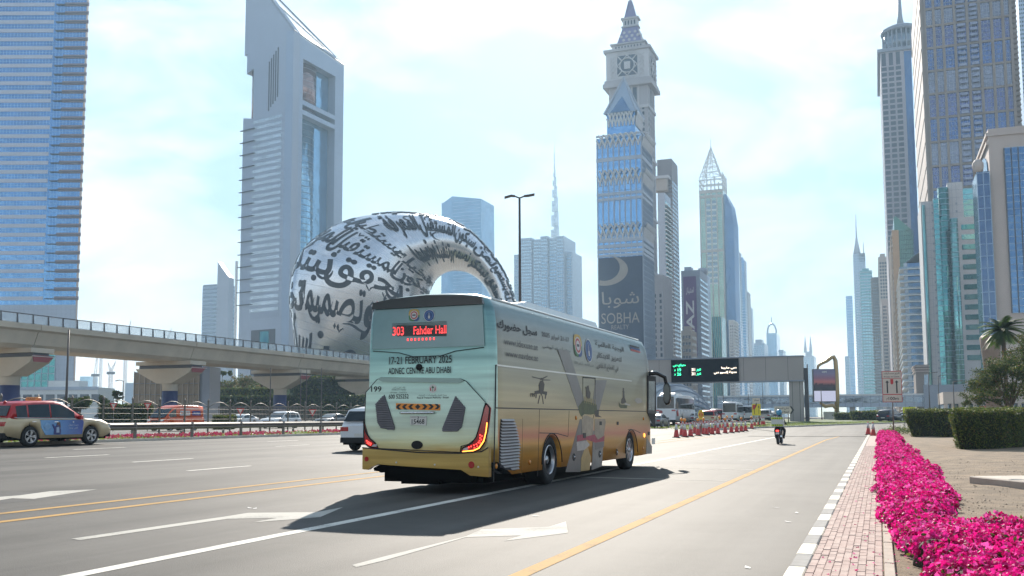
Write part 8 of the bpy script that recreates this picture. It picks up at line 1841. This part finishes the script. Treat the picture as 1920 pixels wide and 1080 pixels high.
bush_tree('spreading dark shrub left of the stone wall foot', 240, 755, 782, 40, 100, DKP, 3000); bush_tree('low dark shrub behind the taxi windscreen', 100, 752, 782, 60, 105, DKP, 3000)
for px, yt in ((398, 688), (415, 690), (432, 692)): bush_tree(f'small tree on the terrace top, {["first", "second", "third"][(px - 398) // 17]} right of the stone wall', px, yt, 706, 16, 240, MDP, 900, .22)
for i, (px, yt, yb, w, Z) in enumerate([(420, 712, 728, 50, 215), (455, 702, 726, 60, 220), (490, 700, 726, 60, 222), (520, 716, 735, 50, 215)]): bush_tree(['brownish shrub above the left end of the terrace hedge', 'tall brownish shrub on the green mound', 'broad brownish shrub on the mound left of the second pier', 'shrub on the mound beside the second pier'][i], px, yt, yb, w, Z, (.3, .25, .2, .25), 2200, .2, 'shrub', 'shrub')
def hedgeZ(label, x0, x1, yt, yb, Z, dep, dens, size, probs):
    a, b = atZ(x0, 780, Z), atZ(x1, 780, Z); zt = CAMH + (784.5 - yt) * Z / 1817; return hedge(label, [(a.x, a.y), (b.x, b.y), (b.x - .3 * dep, b.y + dep), (a.x - .3 * dep, a.y + dep)], zt - gz(a.x, a.y), None, dens, size, probs=probs)
hedgeZ('long dark green hedge wall under the viaduct behind the gate', 392, 700, 742, 782, 190, 5, 26, .24, (.36, .10, .52, .02)); hedgeZ('lighter green hedge step above the dark hedge wall', 394, 505, 727, 745, 205, 4, 30, .24, (.40, .48, .08, .04)); hedgeZ('tall dark hedge mass behind the second and third piers', 540, 760, 706, 782, 215, 6, 14, .30, (.33, .07, .58, .02))
hedgeZ('small clipped box hedge right of the orange van', 396, 431, 779, 792, 92, 2, 160, .09, (.38, .45, .12, .05))
hedgeZ('low dark hedge behind the orange van', 180, 272, 757, 786, 96, 2, 70, .12, (.36, .14, .46, .04))
P = []
for _ in range(9000):
    q = random.uniform(0, 6.28); t_ = random.random(); r = math.cos(t_ * math.pi / 2) ** .8; P.append((hp.x + math.cos(q) * 66 * (r + .02), hp.y + math.sin(q) * 42 * (r + .02), -.3 + 17 * t_))
scatter_leaves('hill_shrubs', np.array(P), .75, LV, (.35, .25, .30, .10), None, None, .6, 'stuff')
# ---- flowers
FM = [leaf_mat('petal_magenta', (.56, .008, .17), .42), leaf_mat('petal_pink', (.64, .022, .25), .42), leaf_mat('petal_crimson', (.36, .004, .085), .4), leaf_mat('petal_pale', (.72, .09, .36), .42)]
def flowers(name, P, N, r, mats, probs):
    n = len(P); a = N + rng.normal(size=(n, 3)) * .38; a /= np.linalg.norm(a, axis=1)[:, None]; b = np.cross(a, rng.normal(size=(n, 3))); b /= np.linalg.norm(b, axis=1)[:, None]; c = np.cross(a, b)
    r = (r * rng.uniform(.6, 1.4, n))[:, None]; V = [P - a * r * .25]
    for k in range(6):
        q = k * math.pi / 3; rr = r * (1 if k % 2 == 0 else .82); up = a * r * (.30 if k % 2 == 0 else -.12); V.append(P + (b * math.cos(q) + c * math.sin(q)) * rr + up)
    V = np.stack(V, 1).reshape(-1, 3); i = np.arange(n)[:, None] * 7; F = np.concatenate([np.concatenate([i, i + 1 + k, i + 1 + (k + 1) % 6], 1) for k in range(6)])
    return np_mesh(name, V, F, mats, np.tile(np.where(np.sin(P[:, 0] * 7.1 + P[:, 1] * 2.3) + np.sin(P[:, 1] * 5.3 - P[:, 0] * 3) + rng.normal(size=n) * .5 > 1.1, len(mats) - 1 - rng.choice(len(mats), n, p=probs) % 2, rng.choice(len(mats), n, p=probs)), 6))
def bed_right(y): return (1.45 if y < 12.1 else .66 if y < 13.9 else .80 + min(.20, (y - 14) * .02)) + .07 * math.sin(y * 1.9)
def bed_left(y): return (.16 + max(0, 11.4 - y) * .115 if y < 17 else .09) + .05 * math.sin(y * 2.3) + .04 * math.sin(y * 5.1)
cl = []
y = 6.2
while y < 84:
    st = .26 if y < 25 else .45
    x = bed_left(y) + .12
    while x < bed_right(y) - .02: cl.append((x + random.uniform(-.06, .06), y + random.uniform(-.1, .1), random.uniform(.20, .30), random.uniform(.13, .26))); x += st * random.uniform(.8, 1.15)
    y += st
cl = np.array(cl); fp_, fn_, fs_, lp_ = [], [], [], []
for (x, y, r, h) in cl:
    near = y < 16; k = int((190 if y < 13 else 140 if y < 22 else 80 if y < 40 else 44) * r / .26)
    d = rng.normal(size=(k, 3)); d[:, 2] = np.abs(d[:, 2]) + .05; d /= np.linalg.norm(d, axis=1)[:, None]; rad = rng.uniform(.88, 1.06, (k, 1))
    fp_.append(np.array([x, y, ZP - .03 + .04]) + d * rad * (r * 1.05, r * 1.05, h)); fn_.append(d); fs_.append(np.full(k,   .029 if y < 13 else .032 if y < 22 else .040 if y < 40 else .055))
    k2 = int(k * random.choice([.15, .25, .3, .6])); d2 = rng.normal(size=(k2, 3)); d2[:, 2] = np.abs(d2[:, 2]); d2 /= np.linalg.norm(d2, axis=1)[:, None]; lp_.append(np.array([x, y, ZP - .03 + .03]) + d2 * rng.uniform(.72, 1.07, (k2, 1)) * (r * 1.05, r * 1.05, h))
fp_, fn_, fs_, lp_ = map(np.concatenate, (fp_, fn_, fs_, lp_))
tag(flowers('flower_bed', fp_, fn_, fs_, FM, (.48, .27, .15, .10)), kind='stuff')
scatter_leaves('flower_leaves', lp_, .026, LV[:3], (.45, .35, .2), None, None, .5, 'stuff')
m = MB()
for (x, y, r, h) in cl: m.lathe([(r * .95, 0), (r * .85, h * .45), (r * .45, h * .82), (.01, h * .9)], 7, c=(x, y, ZP - .04))
tag(m.build('flower_stems', M('stem_dark', (.05, .035, .02), .9, 0, .3, 8), fix=False), kind='stuff')
k = 260; Y = 7.5 + 22 * rng.random(k) ** 1.7; X = -.62 + 1.0 * rng.random(k) ** .5
tag(flowers('fallen_petals', np.stack([X, Y, np.full(k, ZP + .008)], 1), np.tile([[0, 0, 3.]], (k, 1)), np.full(k, .014), FM, (.4, .3, .2, .1)), kind='stuff')
# pink strip on the median
k = 5200; Y = 16 + 150 * rng.random(k) ** 1.5; X = -33.3 - 2.8 * rng.random(k); keep = (np.sin(Y * .8) + np.sin(Y * .31 + 1)) > -.9; X, Y = X[keep], Y[keep]; Zv = np.array([gz(a, b) for a, b in zip(X, Y)]) + .10 + .16 * rng.random(len(X))
tag(flowers('median_flowers', np.stack([X, Y, Zv], 1), np.tile([[.3, -.5, .8]], (len(X), 1)), np.full(len(X), .075), [leaf_mat('petal_salmon', (.45, .07, .10), .2), leaf_mat('petal_rose', (.5, .04, .12), .2)], (.7, .3)), kind='stuff')
k = 6000; Y = 12 + 170 * rng.random(k) ** 1.4; X = -32.6 - 7 * rng.random(k); Zv = np.array([gz(a, b) for a, b in zip(X, Y)]) + .1
scatter_leaves('median_grass', np.stack([X, Y, Zv], 1), .12, [MATS['grass_a'], MATS['grass_b']], (.6, .4), None, None, .3, 'stuff')
add_haze()
